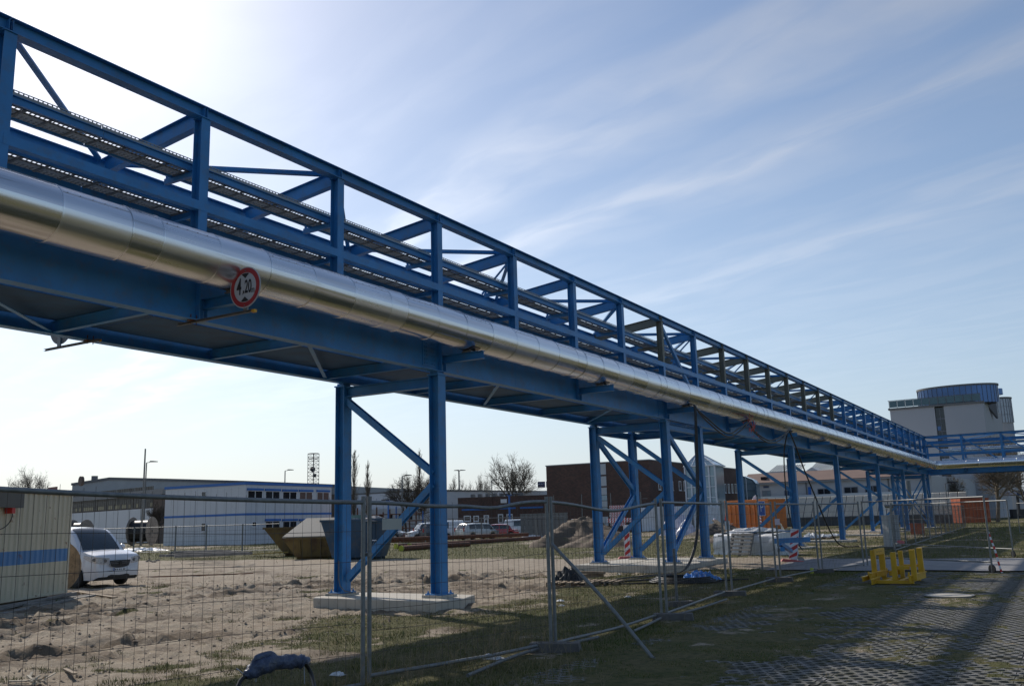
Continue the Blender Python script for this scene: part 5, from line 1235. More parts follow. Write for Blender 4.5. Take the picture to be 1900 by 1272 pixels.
    pl = MB(); pl.box(.071, .073, -.26, -.215, .502, .598); obj('euro_band', pl, SIGNB, T)
    if det:
        nk = MB()
        for k, y_ in enumerate((-.17, -.11, -.03, .04, .13, .19)): nk.box(.071, .073, y_-.016, y_+.016, .525, .578)
        obj('plate_characters', nk, SIGNK, T)
        dk = MB().box(-1.3, -.95, -.6, .6, belt-.12, belt+.02); obj('dashboard', dk, DARK, T)
    if racks: obj('roof_bar', MB().tube([(-1.6, .5, H+.03), (-3.2, .5, H+.03)], .02, 6).tube([(-1.6, -.5, H+.03), (-3.2, -.5, H+.03)], .02, 6), GALV_D, T)
    return T
fwheel, owheel = GZ(168, 1088), GZ(245, 1084)
hd = Vector((math.cos(R(3)), math.sin(R(3)), 0)); mid = Vector((-28.3, 20.25, 0)); nose = mid+hd*.90
car('white van parked nose forward between the container and the sandy track', tuple(nose), math.atan2(hd.y, hd.x), CARW, L=4.8, W=1.88, H=1.96, belt=1.16, hood=1.18, cowl=.85, roof0=.85, wr=.32, van=True, cat='van')
def carat(label, px, d, rz, paint, **k): P = GD(px, d); car(label, (P.x, P.y, 0), rz, paint, det=False, group='cars parked in a row behind the grass', **k)
carat('white van with dark windscreen facing left in the parked row, left of the near column', 755, 101, R(232), CARW, H=1.85, belt=1.05, cowl=.9, roof0=.6, rear_slope=.1, L=4.1, van=True, cat='van')
carat('tall white van half hidden behind the near blue column', 783, 103, R(215), CARW, H=2.0, L=4.8, belt=1.1, cowl=.6, roof0=.5, van=True, cat='van')
carat('dark estate car with its boot towards us in the parked row', 834, 104, R(78), CARD, H=1.62, L=4.6, belt=.98, rear_slope=.4, rx=3.5, racks=True)
carat('dark car between the column and the estate car', 862, 106, R(20), CARD, H=1.5, L=4.4, belt=.95, rear_slope=.6, rx=3.4)
carat('silver off road car seen from behind in the parked row', 917, 100, R(70), CARS, H=1.66, L=4.6, belt=1.0, rear_slope=.35, rx=3.5, racks=True)
carat('red hatchback just right of the silver car', 962, 103, R(32), CARR, H=1.5, L=4.0, belt=.92, rear_slope=.45, rx=3.1)
carat('white van at the right end of the parked row beside the grey container', 1001, 112, R(28), CARW, H=1.95, L=4.4, belt=1.1, rear_slope=.12, van=True, cat='van', rx=3.3)
carat('dark car at the left end of the parked row, half behind the bracing', 752, 109, R(15), CARD, H=1.5, L=4.3, belt=.95, rear_slope=.5, rx=3.3)
carat('red car glimpsed behind the blue skip', 700, 118, R(10), CARR, H=1.6, L=4.4, rx=3.3)
carat('dark red car roof showing behind the estate car', 893, 112, R(10), CARR, H=1.62, L=4.4, rx=3.3)
carat('dark car behind the two far cable drums on the left', 236, 160, R(20), CARD, H=1.6, L=4.6, rx=3.4)

# ---------------------------------------------------------------- skips
SKY_ = mat('yellow_skip_paint', (.16, .105, .03), .7, var=.25, vs_=1, dirt=((.09, .05, .025), .48, .68, 1.6)); SKB = mat('blue_skip_paint', (.035, .075, .12), .65, var=.3, vs_=1, dirt=((.10, .10, .10), .5, .75, 1.5))
def skip(label, P, rz, L, H, W, paint, taper=.28, lid=False, ribs=4):
    T = thing('waste_skip', label, 'skip', tuple(P), rz, local=True); b = L*(1-taper*2)/2; l = L/2; w0, w1 = W/2*.85, W/2
    def body(a, c):   # four sloping walls with thickness
        mb = MB(); o = [(-l, -w1, H), (l, -w1, H), (l, w1, H), (-l, w1, H)]; q = [(-b, -w0, .12), (b, -w0, .12), (b, w0, .12), (-b, w0, .12)]
        oi = [(x*.975, y*.95, H) for x, y, z in o]; qi = [(x*.97, y*.94, .17) for x, y, z in q]
        v = o+q+oi+qi; mb.add(v, [(0, 1, 5, 4), (1, 2, 6, 5), (2, 3, 7, 6), (3, 0, 4, 7), (7, 6, 5, 4), (9, 8, 12, 13), (10, 9, 13, 14), (11, 10, 14, 15), (8, 11, 15, 12), (12, 15, 14, 13)]+[(0, 8, 9, 1), (1, 9, 10, 2), (2, 10, 11, 3), (3, 11, 8, 0)]); return mb
    obj('skip_body', body(0, 0), paint, T)
    m = MB()
    for s in (-1, 1): m.box(-l-.03, l+.03, s*w1-.05, s*w1+.05, H-.08, H+.03)
    for s in (-1, 1): m.box(s*l-.05, s*l+.05, -w1, w1, H-.08, H+.032)
    obj('rim', m, paint, T)
    for k in range(ribs):
        x = -b+2*b*(k+.5)/ribs
        for s in (-1, 1): obj('rib', MB().bar((x, s*(w0+.03), .14), (x*1.08, s*(w1+.02), H-.09), .10, .07, up=(0, 1, 0)), paint, T)
    obj('skid', MB().box(-b, b, -.5, -.35, 0, .12).box(-b, b, .35, .5, 0, .12), paint, T)
    if lid:
        m = MB(); m.prism([(-l*1.0, -w1*1.02, H+.04), (l*.7, -w1*1.02, H+.04), (l*.98, w1, H+1.05), (-l*.45, w1, H+1.05)], (0, 0, .05)); obj('lid', m, mat('lid_sheet', (.26, .235, .19), .6, var=.15, dirt=((.3, .2, .12), .6, .8, 2)), T)
    return T
skip('yellow skip standing open, the left one of the pair', GD(562, 60), R(36), 4.6, 1.75, 1.9, SKY_)
skip('yellow skip with a tilted pale lid, in front of the other', GD(590, 53.5), R(33), 3.6, 1.15, 1.8, SKY_, lid=True, taper=.2)
BS = skip('big blue skip with white painted marks behind the columns', GD(668, 50.5), R(27), 3.7, 2.05, 2.2, SKB, taper=.16, ribs=4)
m = MB()
for x in (-.9, .9): 
    m.box(x, x+.25, -1.135, -1.13, .95, 1.0); m.bar((x, -1.135, .7), (x+.22, -1.135, 1.05), .03, .004)
q = obj('painted_marks', m, SIGNW, BS)
crumple('skip_waste', tuple(GD(668, 50.5, 1.95)), 2.8, 1.6, .4, mat('waste', (.3, .28, .27), .8, var=.5, vs_=6), 'jumble of waste filling the big blue skip', 'waste', 31)
P = GD(702, 50.6); obj('green_sheet', MB().box(P.x-1.0, P.x-.1, P.y-1.1, P.y-1.07, 1.85, 2.3), mat('green_tarp', (.12, .2, .17), .7), label='green sheet hanging over the rim of the blue skip', cat='sheet')
# timber pile and yellow board on the verge
for k in range(26):
    P = GZ(rng.uniform(335, 425), rng.uniform(1022, 1029), .06+.10*(k % 6)); a = R(34)+rng.normal(0, .3); L = rng.uniform(1.8, 3.6); v = Vector((math.cos(a), math.sin(a), 0))*L/2
    obj('timber_pile' if k == 0 else 'beam', MB().bar(P-v, P+v, .22, .12), WOODG if k % 3 else DARK, label='long grey beam %d in the loose timber pile on the verge' % (k+1) if False else 'grey weathered beam in the loose timber pile on the verge below the office block', cat='timber', group='beams of the loose timber pile')
obj('yellow_board', MB().bar(GZ(476, 1027, .15), GZ(522, 1024, .28), .9, .06), mat('ochre_board', (.42, .27, .05), .6), label='ochre board lying in the grass left of the skips', cat='board')
crumple('white_bags', tuple(GZ(262, 1021, .0)), 5.5, 1.2, .35, TARP, 'row of white bags on the grass right behind the van bonnet', 'bags', 41, 14)
crumple('white_bags', tuple(GZ(1015, 996, .0)), 5.5, 1.6, .6, TARP, 'white plastic heap at the end of the red pipes', 'bags', 42, 14)
# red brown pipes on the grass, two with yellow end caps
PT = [((760, 1012), (1002, 997)), ((716, 1008), (980, 998)), ((735, 1013), (892, 1004)), ((742, 1016), (870, 1009)), ((745, 1017), (800, 1013)), ((700, 1003), (800, 1002))]
CAPY = mat('yellow_cap', (.5, .5, .05), .5)
for k, (a, b) in enumerate(PT):
    A, B = GZ(a[0], a[1], .18), GZ(b[0], b[1], .18)
    if k == 1: A.z = B.z = .52
    T = thing('steel_pipe', ['long rust red pipe lying nearest on the grass, yellow capped', 'long red pipe on top of the stack', 'second rust red pipe with a yellow cap', 'dark red pipe lying lowest behind the column', 'short rust red pipe with a round yellow cap', 'rust red pipe ending behind the blue skip'][k], 'pipe', tuple(A), group='rust red pipes on the grass')
    obj('tube', MB().tube([A, B], .17, 14), RUST, T)
    if k in (0, 2, 4): obj('end_cap', MB().disc(A-(B-A).normalized()*.02, B-A, .2, .08, 18), CAPY, T)
# far cable drums
for px, d, r_, lb, w_, an in ((147, 124, 1.75, 'far cable drum rising above the roof of the white van', 2.0, 35), (264, 122, 1.8, 'far cable drum with a round grey face beside the office block', 2.6, 26)):
    P = GD(px, d); v = ray(px, 970); v.z = 0; v.normalize(); lat = Vector((v.y, -v.x, 0)); ax = lat*math.cos(R(an))-v*math.sin(R(an))
    drum(lb, (P.x, P.y, r_), ax, r_, w_, 1.35, WOODG, BLACK)
# dirt heap
def heap(label, P, a, b, h, m_, seed, name='earth_heap', cat='heap', mp=1):
    mb = MB(); r_ = np.random.RandomState(seed); ph = r_.rand(9)*6
    def f(i, j):
        th = 2*math.pi*i; q = j; w = 1+.16*math.sin(3*th+ph[0])+.09*math.sin(7*th+ph[1]); z = h*max(0, (1-q**1.25))*(1+.18*math.sin(2*th+ph[2])*q)+.20*h*(float(fbm(np.array(q*6*math.cos(th)+seed), np.array(q*6*math.sin(th)+9.), 4))-.5)*(q < .97)+.10*h*(float(vnoise(np.array(q*22*math.cos(th)+seed+50), np.array(q*22*math.sin(th)+50.)))-.5)*(q < .97)
        return Vector((P[0]+a*q*w*math.cos(th), P[1]+b*q*w*math.sin(th), P[2]+max(z, -.05)))
    mb.grid(f, 64, 22); return obj(name, mb, m_, label=label, cat=cat)
EARTH = mat('loose_earth', (.135, .10, .07), .95, var=.25, vs_=1.2, bump=1.0, bs=9, dirt=((.10, .10, .04), .6, .72, 1.3))
heap('large heap of brown earth beside the track, left of the four column trestle', GD(1085, 64), 3.6, 3.0, 1.95, EARTH, 1)
heap('lower shoulder of the earth heap right behind the column', GD(1120, 61), 2.6, 2.2, 1.1, EARTH, 2)
# stacks of red and white barrier boards
def stack(label, px, d, w, n, h0, sz, rz=0):
    P = GD(px, d); T = thing('barrier_stack', label, 'barrier stack', tuple(P))
    v = ray(px, 960); ex_ = Vector((-v.y, v.x, 0)).normalized()*-1; M_ = Matrix.Translation(P) @ Matrix.Rotation(math.atan2(ex_.y, ex_.x)+rz, 4, 'Z')
    for k in range(n):
        z = h0+k*sz; obj('white_board', MB().box(-w/2+rng.uniform(-.05, .05), w/2, -.02, .6, z, z+sz*.86, M=M_), SIGNW, T)
        mb = MB(); s = w/9
        for q in range(9): x = -w/2+q*s+.05; mb.prism([M_ @ Vector((x, -.024, z+.01)), M_ @ Vector((x+s*.5, -.024, z+.01)), M_ @ Vector((x+s*.5+.1, -.024, z+sz*.84)), M_ @ Vector((x+.1, -.024, z+sz*.84))], (0, .002, 0))
        obj('red_stripes', mb, RED, T)
    return T
stack('tall stack of red and white striped barrier boards against the brick hall', 1146, 108, 1.75, 9, .9, .26)
stack('low stack of red and white barrier boards on the earth heap skyline', 1081, 92, 2.1, 4, .9, .24)
stack('loose red and white barriers on a white rack right of the heap', 1150, 96, 2.6, 2, 1.35, .22)
# white sheeted containers
def sheetbox(label, xl, xr, d, ytl, ytr, dep=2.4, m_=TARP):
    A, B = GD(xl, d), GD(xr, d); za, zb_ = UP(A, ytl), UP(B, ytr); dv = (B-A); L = dv.length; dv.normalize(); n_ = Vector((-dv.y, dv.x, 0))
    def f(i, j):
        u = i*L; z = (za+(zb_-za)*i); k = j*3
        bul = .09*math.sin(u*2.1)*math.sin(j*8)+.05*math.sin(u*5.3+j*5)
        if j < .55: q = j/.55; return A+dv*u+n_*(-.12*(1-q)**2+bul)+Vector((0, 0, .08+(z-.08)*q))
        return A+dv*u+n_*((j-.55)/.45*dep+bul*.3)+Vector((0, 0, z+.05*math.sin(u*3)*math.sin((j-.55)*7)))
    T = MB().grid(f, 40, 20); T.add([f(1, j/20) for j in range(12)]+[B+n_*dep], [tuple(range(13))]); return obj('sheeted_load', T, m_, label=label, cat='sheeted load')
sheetbox('white sheeted load left part, behind the four column trestle', 1190, 1232, 118, 942, 939)
sheetbox('white sheeted load middle part between two trestle legs', 1238, 1283, 117, 939, 938)
sheetbox('white sheeted load right part against the glass stair tower', 1287, 1337, 117, 938, 938)
for k, (px, d, a, h, lb) in enumerate(((1252, 92, 1.35, 2.7, 'big pale plastic wrapped bale behind the hoses'), (1274, 90, 1.1, 1.5, 'low rounded pale bale just left of the trestle leg'), (1262, 95, 1.3, 2.2, 'second wrapped bale behind the first one'))):
    P = GD(px, d); heap(lb, P, a, a*.9, h, mat('pink_white_wrap', (.62, .58, .63), .35, var=.12, vs_=2, bump=.9, bs=4), 50+k, 'wrapped_bale', 'bale')
# rubble with timbers
heap('dark heap of rubble and membrane left of the orange container', GD(1330, 88), 3.2, 2.0, 1.15, mat('rubble_dark', (.07, .06, .05), .9, var=.6, vs_=2, bump=1, bs=6), 71, 'rubble_heap')
heap('pale sandy heap in front of the orange container', GD(1352, 62), 2.2, 1.4, .75, EARTH, 72, 'sand_heap')
obj('timber', MB().bar(GD(1325, 84, 1.35), GD(1352, 82, .35), .5, .08), WOOD, label='broad plank sloping across the dark rubble heap', cat='timber')
for k in range(4):
    P = GD(1325+k*7, 86, rng.uniform(.9, 1.6)); obj('barrier_scrap', MB().bar(P, P+Vector((rng.normal(0, .6), rng.normal(0, .3), rng.normal(0, .3))), .18, .03), RED if k % 2 else SIGNW, label=['white barrier scrap at the left of the dark rubble heap', 'red barrier scrap at the left of the dark rubble heap', 'white barrier scrap in the middle of the dark rubble heap', 'red barrier scrap near the plank on the rubble heap'][k], cat='scrap')
# orange container
def wallbox(T, nm, M_, u0, u1, v0, v1, z0, z1, m_): return obj(nm, MB().box(u0, u1, v0, v1, z0, z1, M=M_), m_, T)
A, B = GD(1346, 99), GD(1427, 93); dv = (B-A); L = dv.length; dv.normalize(); OM = Matrix.Translation(A) @ Matrix.Rotation(math.atan2(dv.y, dv.x), 4, 'Z'); zt = UP(A, 929)
T = thing('orange_container', 'orange skip container with warning stripes on its corner behind the parking sign', 'container', tuple((A+B)/2))
wallbox(T, 'body', OM, 0, L, .02, 2.2, .3, zt, ORANGE); wallbox(T, 'top_rim', OM, -.03, L+.03, -.02, .0, zt-.14, zt+.02, ORANGE)
for k in range(9): wallbox(T, 'rib', OM, .1+k*L/9, .2+k*L/9, -.05, .019, .35, zt-.5, ORANGE)
wallbox(T, 'lower_rail', OM, 0, L, -.06, .018, .25, .35, ORANGE)
m = MB()
for k in range(5): m.prism([OM @ Vector((L-1.35, -.065, .6+k*.3)), OM @ Vector((L-1.12, -.065, .5+k*.3)), OM @ Vector((L-1.12, -.065, .64+k*.3)), OM @ Vector((L-1.35, -.065, .74+k*.3))], (0, .004, 0))
wallbox(T, 'warning_plate', OM, L-1.36, L-1.1, -.062, -.051, .5, 2.0, SIGNW); obj('red_stripes', m, RED, T)
P = GD(1403, 96.5); crumple('white_sack', (P.x, P.y, zt), .5, .5, .6, TARP, 'bright white sack on top of the orange container', 'sack', 61, 6)
# ---------------------------------------------------------------- buildings
class Fac:
    def __init__(s, A, B):
        s.A, s.B = Vector(A), Vector(B); s.A.z = s.B.z = 0; d = s.B-s.A; s.L = d.length; s.u = d.normalized(); n = Vector((s.u.y, -s.u.x, 0))
        if n.dot(CAM-s.A) < 0: n = -n
        s.n = n
    def uz(s, x, y):
        d = ray(x, y); t = (s.A-CAM).dot(s.n)/d.dot(s.n); q = CAM+d*t; return (q-s.A).dot(s.u), q.z
    def P(s, u, v, z): return s.A+s.u*u+s.n*v+Vector((0, 0, z))
    def box(s, mb, u0, u1, v0, v1, z0, z1):
        c = [s.P(u, v, z) for z in (z0, z1) for v in (v0, v1) for u in (u0, u1)]
        return mb.add(c, [(0, 2, 3, 1), (4, 5, 7, 6), (0, 1, 5, 4), (2, 6, 7, 3), (0, 4, 6, 2), (1, 3, 7, 5)])
    def rect(s, x0, y0, x1, y1):
        a, z1 = s.uz(x0, (y0)); b, z0 = s.uz(x1, (y1)); za = s.uz((x0+x1)/2, y0)[1]; zb_ = s.uz((x0+x1)/2, y1)[1]; return min(a, b), max(a, b), zb_, za
    def part(s, T, nm, r, v0, v1, m_, kind=None):
        u0, u1, z0, z1 = r; return obj(nm, s.box(MB(), u0, u1, v0, v1, z0, z1), m_, T, kind=kind)
def mass(T, nm, F, u0, u1, z0, z1, depth, m_): return F.part(T, nm, (u0, u1, z0, z1), -depth, 0, m_)
def window(T, F, r, glass=GLASS, frame=FRAMEW, mull=1, fr=.07, sill=True, shutter=None):
    u0, u1, z0, z1 = r; m = MB(); w = obj('window', F.box(MB(), u0+fr, u1-fr, .006, .03, z0+fr, z1-fr), glass, T)
    for a, b, c, d in ((u0, u1, z0, z0+fr), (u0, u1, z1-fr, z1), (u0, u0+fr, z0+fr, z1-fr), (u1-fr, u1, z0+fr, z1-fr)): F.box(m, a, b, .003, .07, c, d)
    for k in range(mull): x = u0+(u1-u0)*(k+1)/(mull+1); F.box(m, x-fr*.6, x+fr*.6, .031, .068, z0+fr, z1-fr)
    obj('frame', m, frame, w)
    if sill: obj('sill', F.box(MB(), u0-.05, u1+.05, .004, .14, z0-.06, z0-.002), frame, w)
    if shutter: obj('shutter_box', F.box(MB(), u0-.06, u1+.06, .004, .18, z1+.003, z1+.26), shutter, w)
# white two storey office block with blue bands
cor = GD(454, 106); LB, RB = GD(304, 113), GD(614.5, 119.5)
T = thing('office_block', 'white two storey office block with blue bands and shutter boxes', 'building', tuple(cor))
FR, FL = Fac(cor, RB), Fac(LB, cor); hB = UP(cor, 894); H_ = hB
bk_ = (RB-cor)+(LB-cor); pts = [cor, RB, RB+(LB-cor), LB]
obj('wall', MB().prism([Vector((p.x, p.y, -.3)) for p in pts], (0, 0, H_+.25)), WHITE, T)
rp = [c_+(c_-(cor+RB+LB)/3).normalized()*0 for c_ in pts]; obj('roof', MB().prism([Vector((p.x, p.y, H_-.046)) for p in rp], (0, 0, .06)), GREYP, T)
for F, ex0 in ((FR, 0), (FL, 0)):
    F.part(T, 'roof_band', (-.1, F.L+.1, H_-.27, H_+.03), .003, .10, STRIPE)
    z1, z0 = FR.uz(500, 951)[1], FR.uz(500, 955)[1]; F.part(T, 'middle_band', (-.02, F.L+.02, z0, z1), .003, .03, STRIPE)
for x0, x1, y in ((459, 486.5, 909.5), (492, 518.5, 910.5), (524, 550, 911.5), (555, 579, 912), (587.5, 610, 912.5)):
    window(T, FR, FR.rect(x0, y, x1, y+17), shutter=STRIPE, glass=GLASS if x0 < 550 else CURTAIN)
for x0, x1 in ((492, 518.5), (524, 550), (555, 579), (587.5, 610)): window(T, FR, FR.rect(x0, 966, x1, 984), shutter=STRIPE)
window(T, FR, FR.rect(467, 967, 475.5, 976.5), mull=0); window(T, FL, FL.rect(374.5, 911, 383, 924), mull=0); window(T, FL, FL.rect(374, 969, 382, 986), mull=0)
m = MB()
for k in range(1, 16): u = FR.L*k/16; FR.box(m, u-.012, u+.012, .0015, .006, .0, H_-.45)
for k in range(1, 12): u = FL.L*k/12; FL.box(m, u-.012, u+.012, .0015, .006, .0, H_-.45)
obj('panel_joints', m, GREYP, T, kind='stuff')
# long grey hall behind it
F = Fac(GD(133, 215), GD(640, 190)); T = thing('grey_hall', 'long low grey hall with a shallow roof behind the office block', 'building', tuple(F.A))
z_ = lambda x, y: F.uz(x, y)
tops = [(134, 898), (205, 887), (330, 890), (455, 893.5), (640, 901)]
pf = [F.P(F.uz(134, 960)[0], 0, -.5)]+[F.P(F.uz(x, y)[0], 0, F.uz(x, y)[1]) for x, y in tops]+[F.P(F.uz(640, 901)[0], 0, -.5)]
obj('wall', MB().prism(pf, -F.n*30), GREYP, T)
m = MB()
for a, b in zip(tops[:-1], tops[1:]): m.bar(F.P(*[F.uz(*a)[0], .1, F.uz(*a)[1]]), F.P(F.uz(*b)[0], .1, F.uz(*b)[1]), .5, .5)
obj('roof_edge', m, mat('dark_trim', (.12, .12, .12), .6), T)
for k in range(12): u = F.L*(k+.5)/12; F.part(T, 'rainwater_pipe', (u-.12, u+.12, 0, F.uz(640, 905)[1]-1.6), .01, .2, GALV_D)
u, z = F.uz(169, 892); obj('roof_vent', MB().tube([F.P(u, -1, z-.5), F.P(u, -1, z+1.2)], .7, 12), GALV_D, T)
# brown glazed hall
F = Fac(GD(-60, 205), GD(303.5, 140)); T = thing('glazed_hall', 'old brown hall with a dark glazed upper storey and white lower panels', 'building', tuple(F.B))
hl = F.uz(303, 905)[1]; ul = lambda x: F.uz(x, 950)[0]
BRN = mat('brown_cladding', (.12, .085, .065), .8, var=.15, vs_=.6)
mass(T, 'wall', F, 0, F.L, -.3, hl-.9, 34, BRN)
F.part(T, 'roof_fascia', (-.2, F.L+.2, hl-.9, hl-.1), -34, .4, mat('fascia_grey', (.24, .235, .23), .7)); F.part(T, 'roof', (0, F.L, hl-.1, hl+.5), -26, -8, GREYP)
zc, zd = F.uz(200, 947)[1], F.uz(200, 921)[1]
F.part(T, 'lower_panels', (0, ul(284), .1, zc-.05), .004, .12, WHITE)
nw = 13
for k in range(nw):
    a, b = ul(284)*k/nw+.12, ul(284)*(k+1)/nw-.12
    w = obj('window', F.box(MB(), a, b, .01, .06, zc+.1, zd+1.0), OLDGLASS, T)
    m = MB()
    for q in range(1, 8): x = a+(b-a)*q/8; F.box(m, x-.025, x+.025, .061, .08, zc+.1, zd+1.0)
    for q in range(1, 4): z = zc+(zd+1.0-zc)*q/4; F.box(m, a, b, .062, .09, z-.05, z+.05)
    obj('glazing_bars', m, mat('bar_brown', (.07, .06, .05), .7) if k == 0 else bpy.data.materials['bar_brown'], w)
    mb = MB()
    for q in range(8):
        if rng.rand() < .45: x = a+(b-a)*q/8; F.box(mb, x+.06, x+(b-a)/8-.06, .0605, .064, zc+.2, zc+.9)
        if rng.rand() < .25: x = a+(b-a)*q/8; F.box(mb, x+.06, x+(b-a)/8-.06, .0605, .064, zc+1.9, zc+2.6)
    if mb.v: obj('yellowed_pane', mb, bpy.data.materials.get('old_pane') or mat('old_pane', (.26, .22, .12), .5), w)
for k in range(16): u = ul(284)*(k+.5)/16; F.part(T, 'panel_joint', (u-.04, u+.04, .1, zc-.06), .121, .13, GREYP)
for x0, x1 in ((118, 127), (132, 141), (146, 155), (178.5, 188), (191.5, 201), (204.5, 213.5), (217, 226.5), (236, 243)): window(T, F, F.rect(x0, 970, x1, 985), mull=0, sill=False)
u, z = F.uz(70, 897); obj('roof_fan', MB().disc(F.P(u, -8, z+.6), F.n, .95, .5, 20), BRN, T); F.part(T, 'red_sign', F.rect(94, 903, 111, 909), .41, .45, mat('dull_red', (.16, .04, .03), .6))
# white hall and brick annex with blue bands, behind the cars
F = Fac(GD(784, 176), GD(1020, 205)); T = thing('white_hall', 'long white hall behind the brick annex', 'building', tuple(F.A)); h = F.uz(830, 908)[1]
mass(T, 'wall', F, F.uz(784, 950)[0], F.L, -.3, h-.3, 40, WHITE); F.part(T, 'roof_edge', (0, F.L, h-.3, h), -40, .15, GALV_D)
F = Fac(GD(628, 185), GD(790, 176)); T = thing('low_white_shed', 'low white shed with steel racking in front, between the blue columns', 'building', tuple(F.A)); h = F.uz(700, 944)[1]
mass(T, 'wall', F, 0, F.L-.1, -.3, h, 20, WHITE)
for k in range(9): u = F.L*(k+.5)/9; F.part(T, 'window', (u-.4, u+.4, 2.6, 3.6), .01, .05, GLASS)
T = thing('steel_racking', 'rusty steel racking standing in front of the low white shed', 'racking', tuple(GD(700, 150))); F2 = Fac(GD(640, 150), GD(785, 146)); h = F2.uz(700, 950)[1]
for k in range(13): u = F2.L*k/12; F2.part(T, 'upright', (u-.09, u+.09, 0, h+.4*(k % 3)), .0, .18, RUST if k % 4 else STRIPE)
for q in range(3): F2.part(T, 'shelf', (0, F2.L, h*(q+1)/3.4, h*(q+1)/3.4+.14), .185, .3, RUST)
BRICK = mat('dark_brick', (.085, .052, .042), .9, var=.22, vs_=2.2, dirt=((.12, .065, .05), .5, .7, 14), stretch=(1, 1, 3), bump=.2, bs=8)
def brickmat():
    m = bpy.data.materials.new('brickwork'); m.use_nodes = True; nt = m.node_tree; N = nt.nodes; Lk = nt.links; b = N['Principled BSDF']; b.inputs['Roughness'].default_value = .9
    g = N.new('ShaderNodeNewGeometry'); sp = N.new('ShaderNodeSeparateXYZ'); Lk.new(g.outputs['Position'], sp.inputs[0]); ad = N.new('ShaderNodeMath'); ad.operation = 'ADD'; Lk.new(sp.outputs[0], ad.inputs[0]); Lk.new(sp.outputs[1], ad.inputs[1])
    cb = N.new('ShaderNodeCombineXYZ'); Lk.new(ad.outputs[0], cb.inputs[0]); Lk.new(sp.outputs[2], cb.inputs[1])
    t = N.new('ShaderNodeTexBrick'); Lk.new(cb.outputs[0], t.inputs['Vector']); t.inputs['Scale'].default_value = 1.6; t.inputs['Color1'].default_value = (.078, .05, .040, 1); t.inputs['Color2'].default_value = (.12, .066, .05, 1); t.inputs['Mortar'].default_value = (.065, .05, .045, 1); t.inputs['Mortar Size'].default_value = .012
    n = N.new('ShaderNodeTexNoise'); n.inputs['Scale'].default_value = .5; n.inputs['Detail'].default_value = 8; Lk.new(g.outputs['Position'], n.inputs['Vector']); mr = N.new('ShaderNodeMapRange'); mr.inputs[3].default_value = .75; mr.inputs[4].default_value = 1.3; Lk.new(n.outputs[0], mr.inputs[0])
    v = N.new('ShaderNodeVectorMath'); v.operation = 'SCALE'; Lk.new(t.outputs[0], v.inputs[0]); Lk.new(mr.outputs[0], v.inputs['Scale']); Lk.new(v.outputs[0], b.inputs['Base Color']); return m
BRICK = brickmat()
F = Fac(GD(850, 151), GD(1022, 147)); T = thing('brick_annex', 'low dark brick annex with bright blue bands behind the parked cars', 'building', tuple(F.A)); h = F.uz(850, 923)[1]
mass(T, 'wall', F, 0, F.L, -.3, h, 20, BRICK)
for a, b, ya, yb_ in ((857, 909.5, 944.5, 941.5), (915, 957, 942, 939.5), (965, 1008, 941, 937.5)):
    y = (ya+yb_)/2; F.part(T, 'blue_band', F.rect(a, y, b, y+3.2), .004, .05, STRIPE)
for a, b, c, d in ((860.5, 874, 956, 967), (878.5, 889, 956, 967), (897.5, 907.5, 955, 961), (924, 934, 953, 970), (940, 952, 953, 966)): window(T, F, F.rect(a, c, b, d), mull=0, fr=.16)
r = F.rect(898, 962, 907, 976); F.part(T, 'door', r, .004, .06, FRAMEW); m = F.part(T, 'door_glass', (r[0]+.2, r[1]-.2, r[2]+.6, r[3]-.15), .061, .07, GLASS)
for a, b in ((866, 871.6), (879.5, 885), (894, 899), (907.5, 913), (920, 926), (955, 964)): u0, _ = F.uz(a, 920); u1, _ = F.uz(b, 920); zz = h; obj('roof_vent', F.box(MB(), u0, u1, -3, -2, zz-.1, zz+.55), GALV_D, T)
F.part(T, 'pilaster', (F.uz(913, 950)[0]-.1, F.uz(913, 950)[0]+.1, 0, h), .003, .08, BRICK)
u, z = F.uz(935.5, 929); F.part(T, 'light_box', (u-.5, u+.5, z-.3, z+.3), .08, .3, FRAMEW)
# dark blue roof sign
F = Fac(GD(970, 185), GD(1022, 185)); T = thing('white_rooftop', 'white rooftop with a stepped edge and a dark blue advertising box beside the brick hall', 'building', tuple(F.B))
u0 = F.uz(997.5, 900)[0]; hz_ = F.uz(1010, 905)[1]
mass(T, 'upper_wall', F, u0-4, F.L, 0, hz_-.5, 12, WHITE); m = MB()
SB = thing('advertising_box', 'dark blue rooftop advertising box with small white letters', 'sign', tuple(F.P(u0+2, 0, hz_-.5)))
r = F.rect(997.5, 893, 1011.5, 904); F.part(SB, 'sign_face', r, .0, .5, mat('navy', (.02, .03, .12), .5)); r2 = F.rect(1013, 892.5, 1021, 903.5); F.part(SB, 'sign_face', r2, .0, .5, bpy.data.materials['navy'])
az = math.atan2(F.u.y, F.u.x); gl = glyph(SB, 'AUA T', .42, F.P((r[0]+r[1])/2, .53, (r[2]+r[3])/2+.1), Matrix.Rotation(az, 4, 'Z') @ RXf, SIGNW, 'lettering', 1)
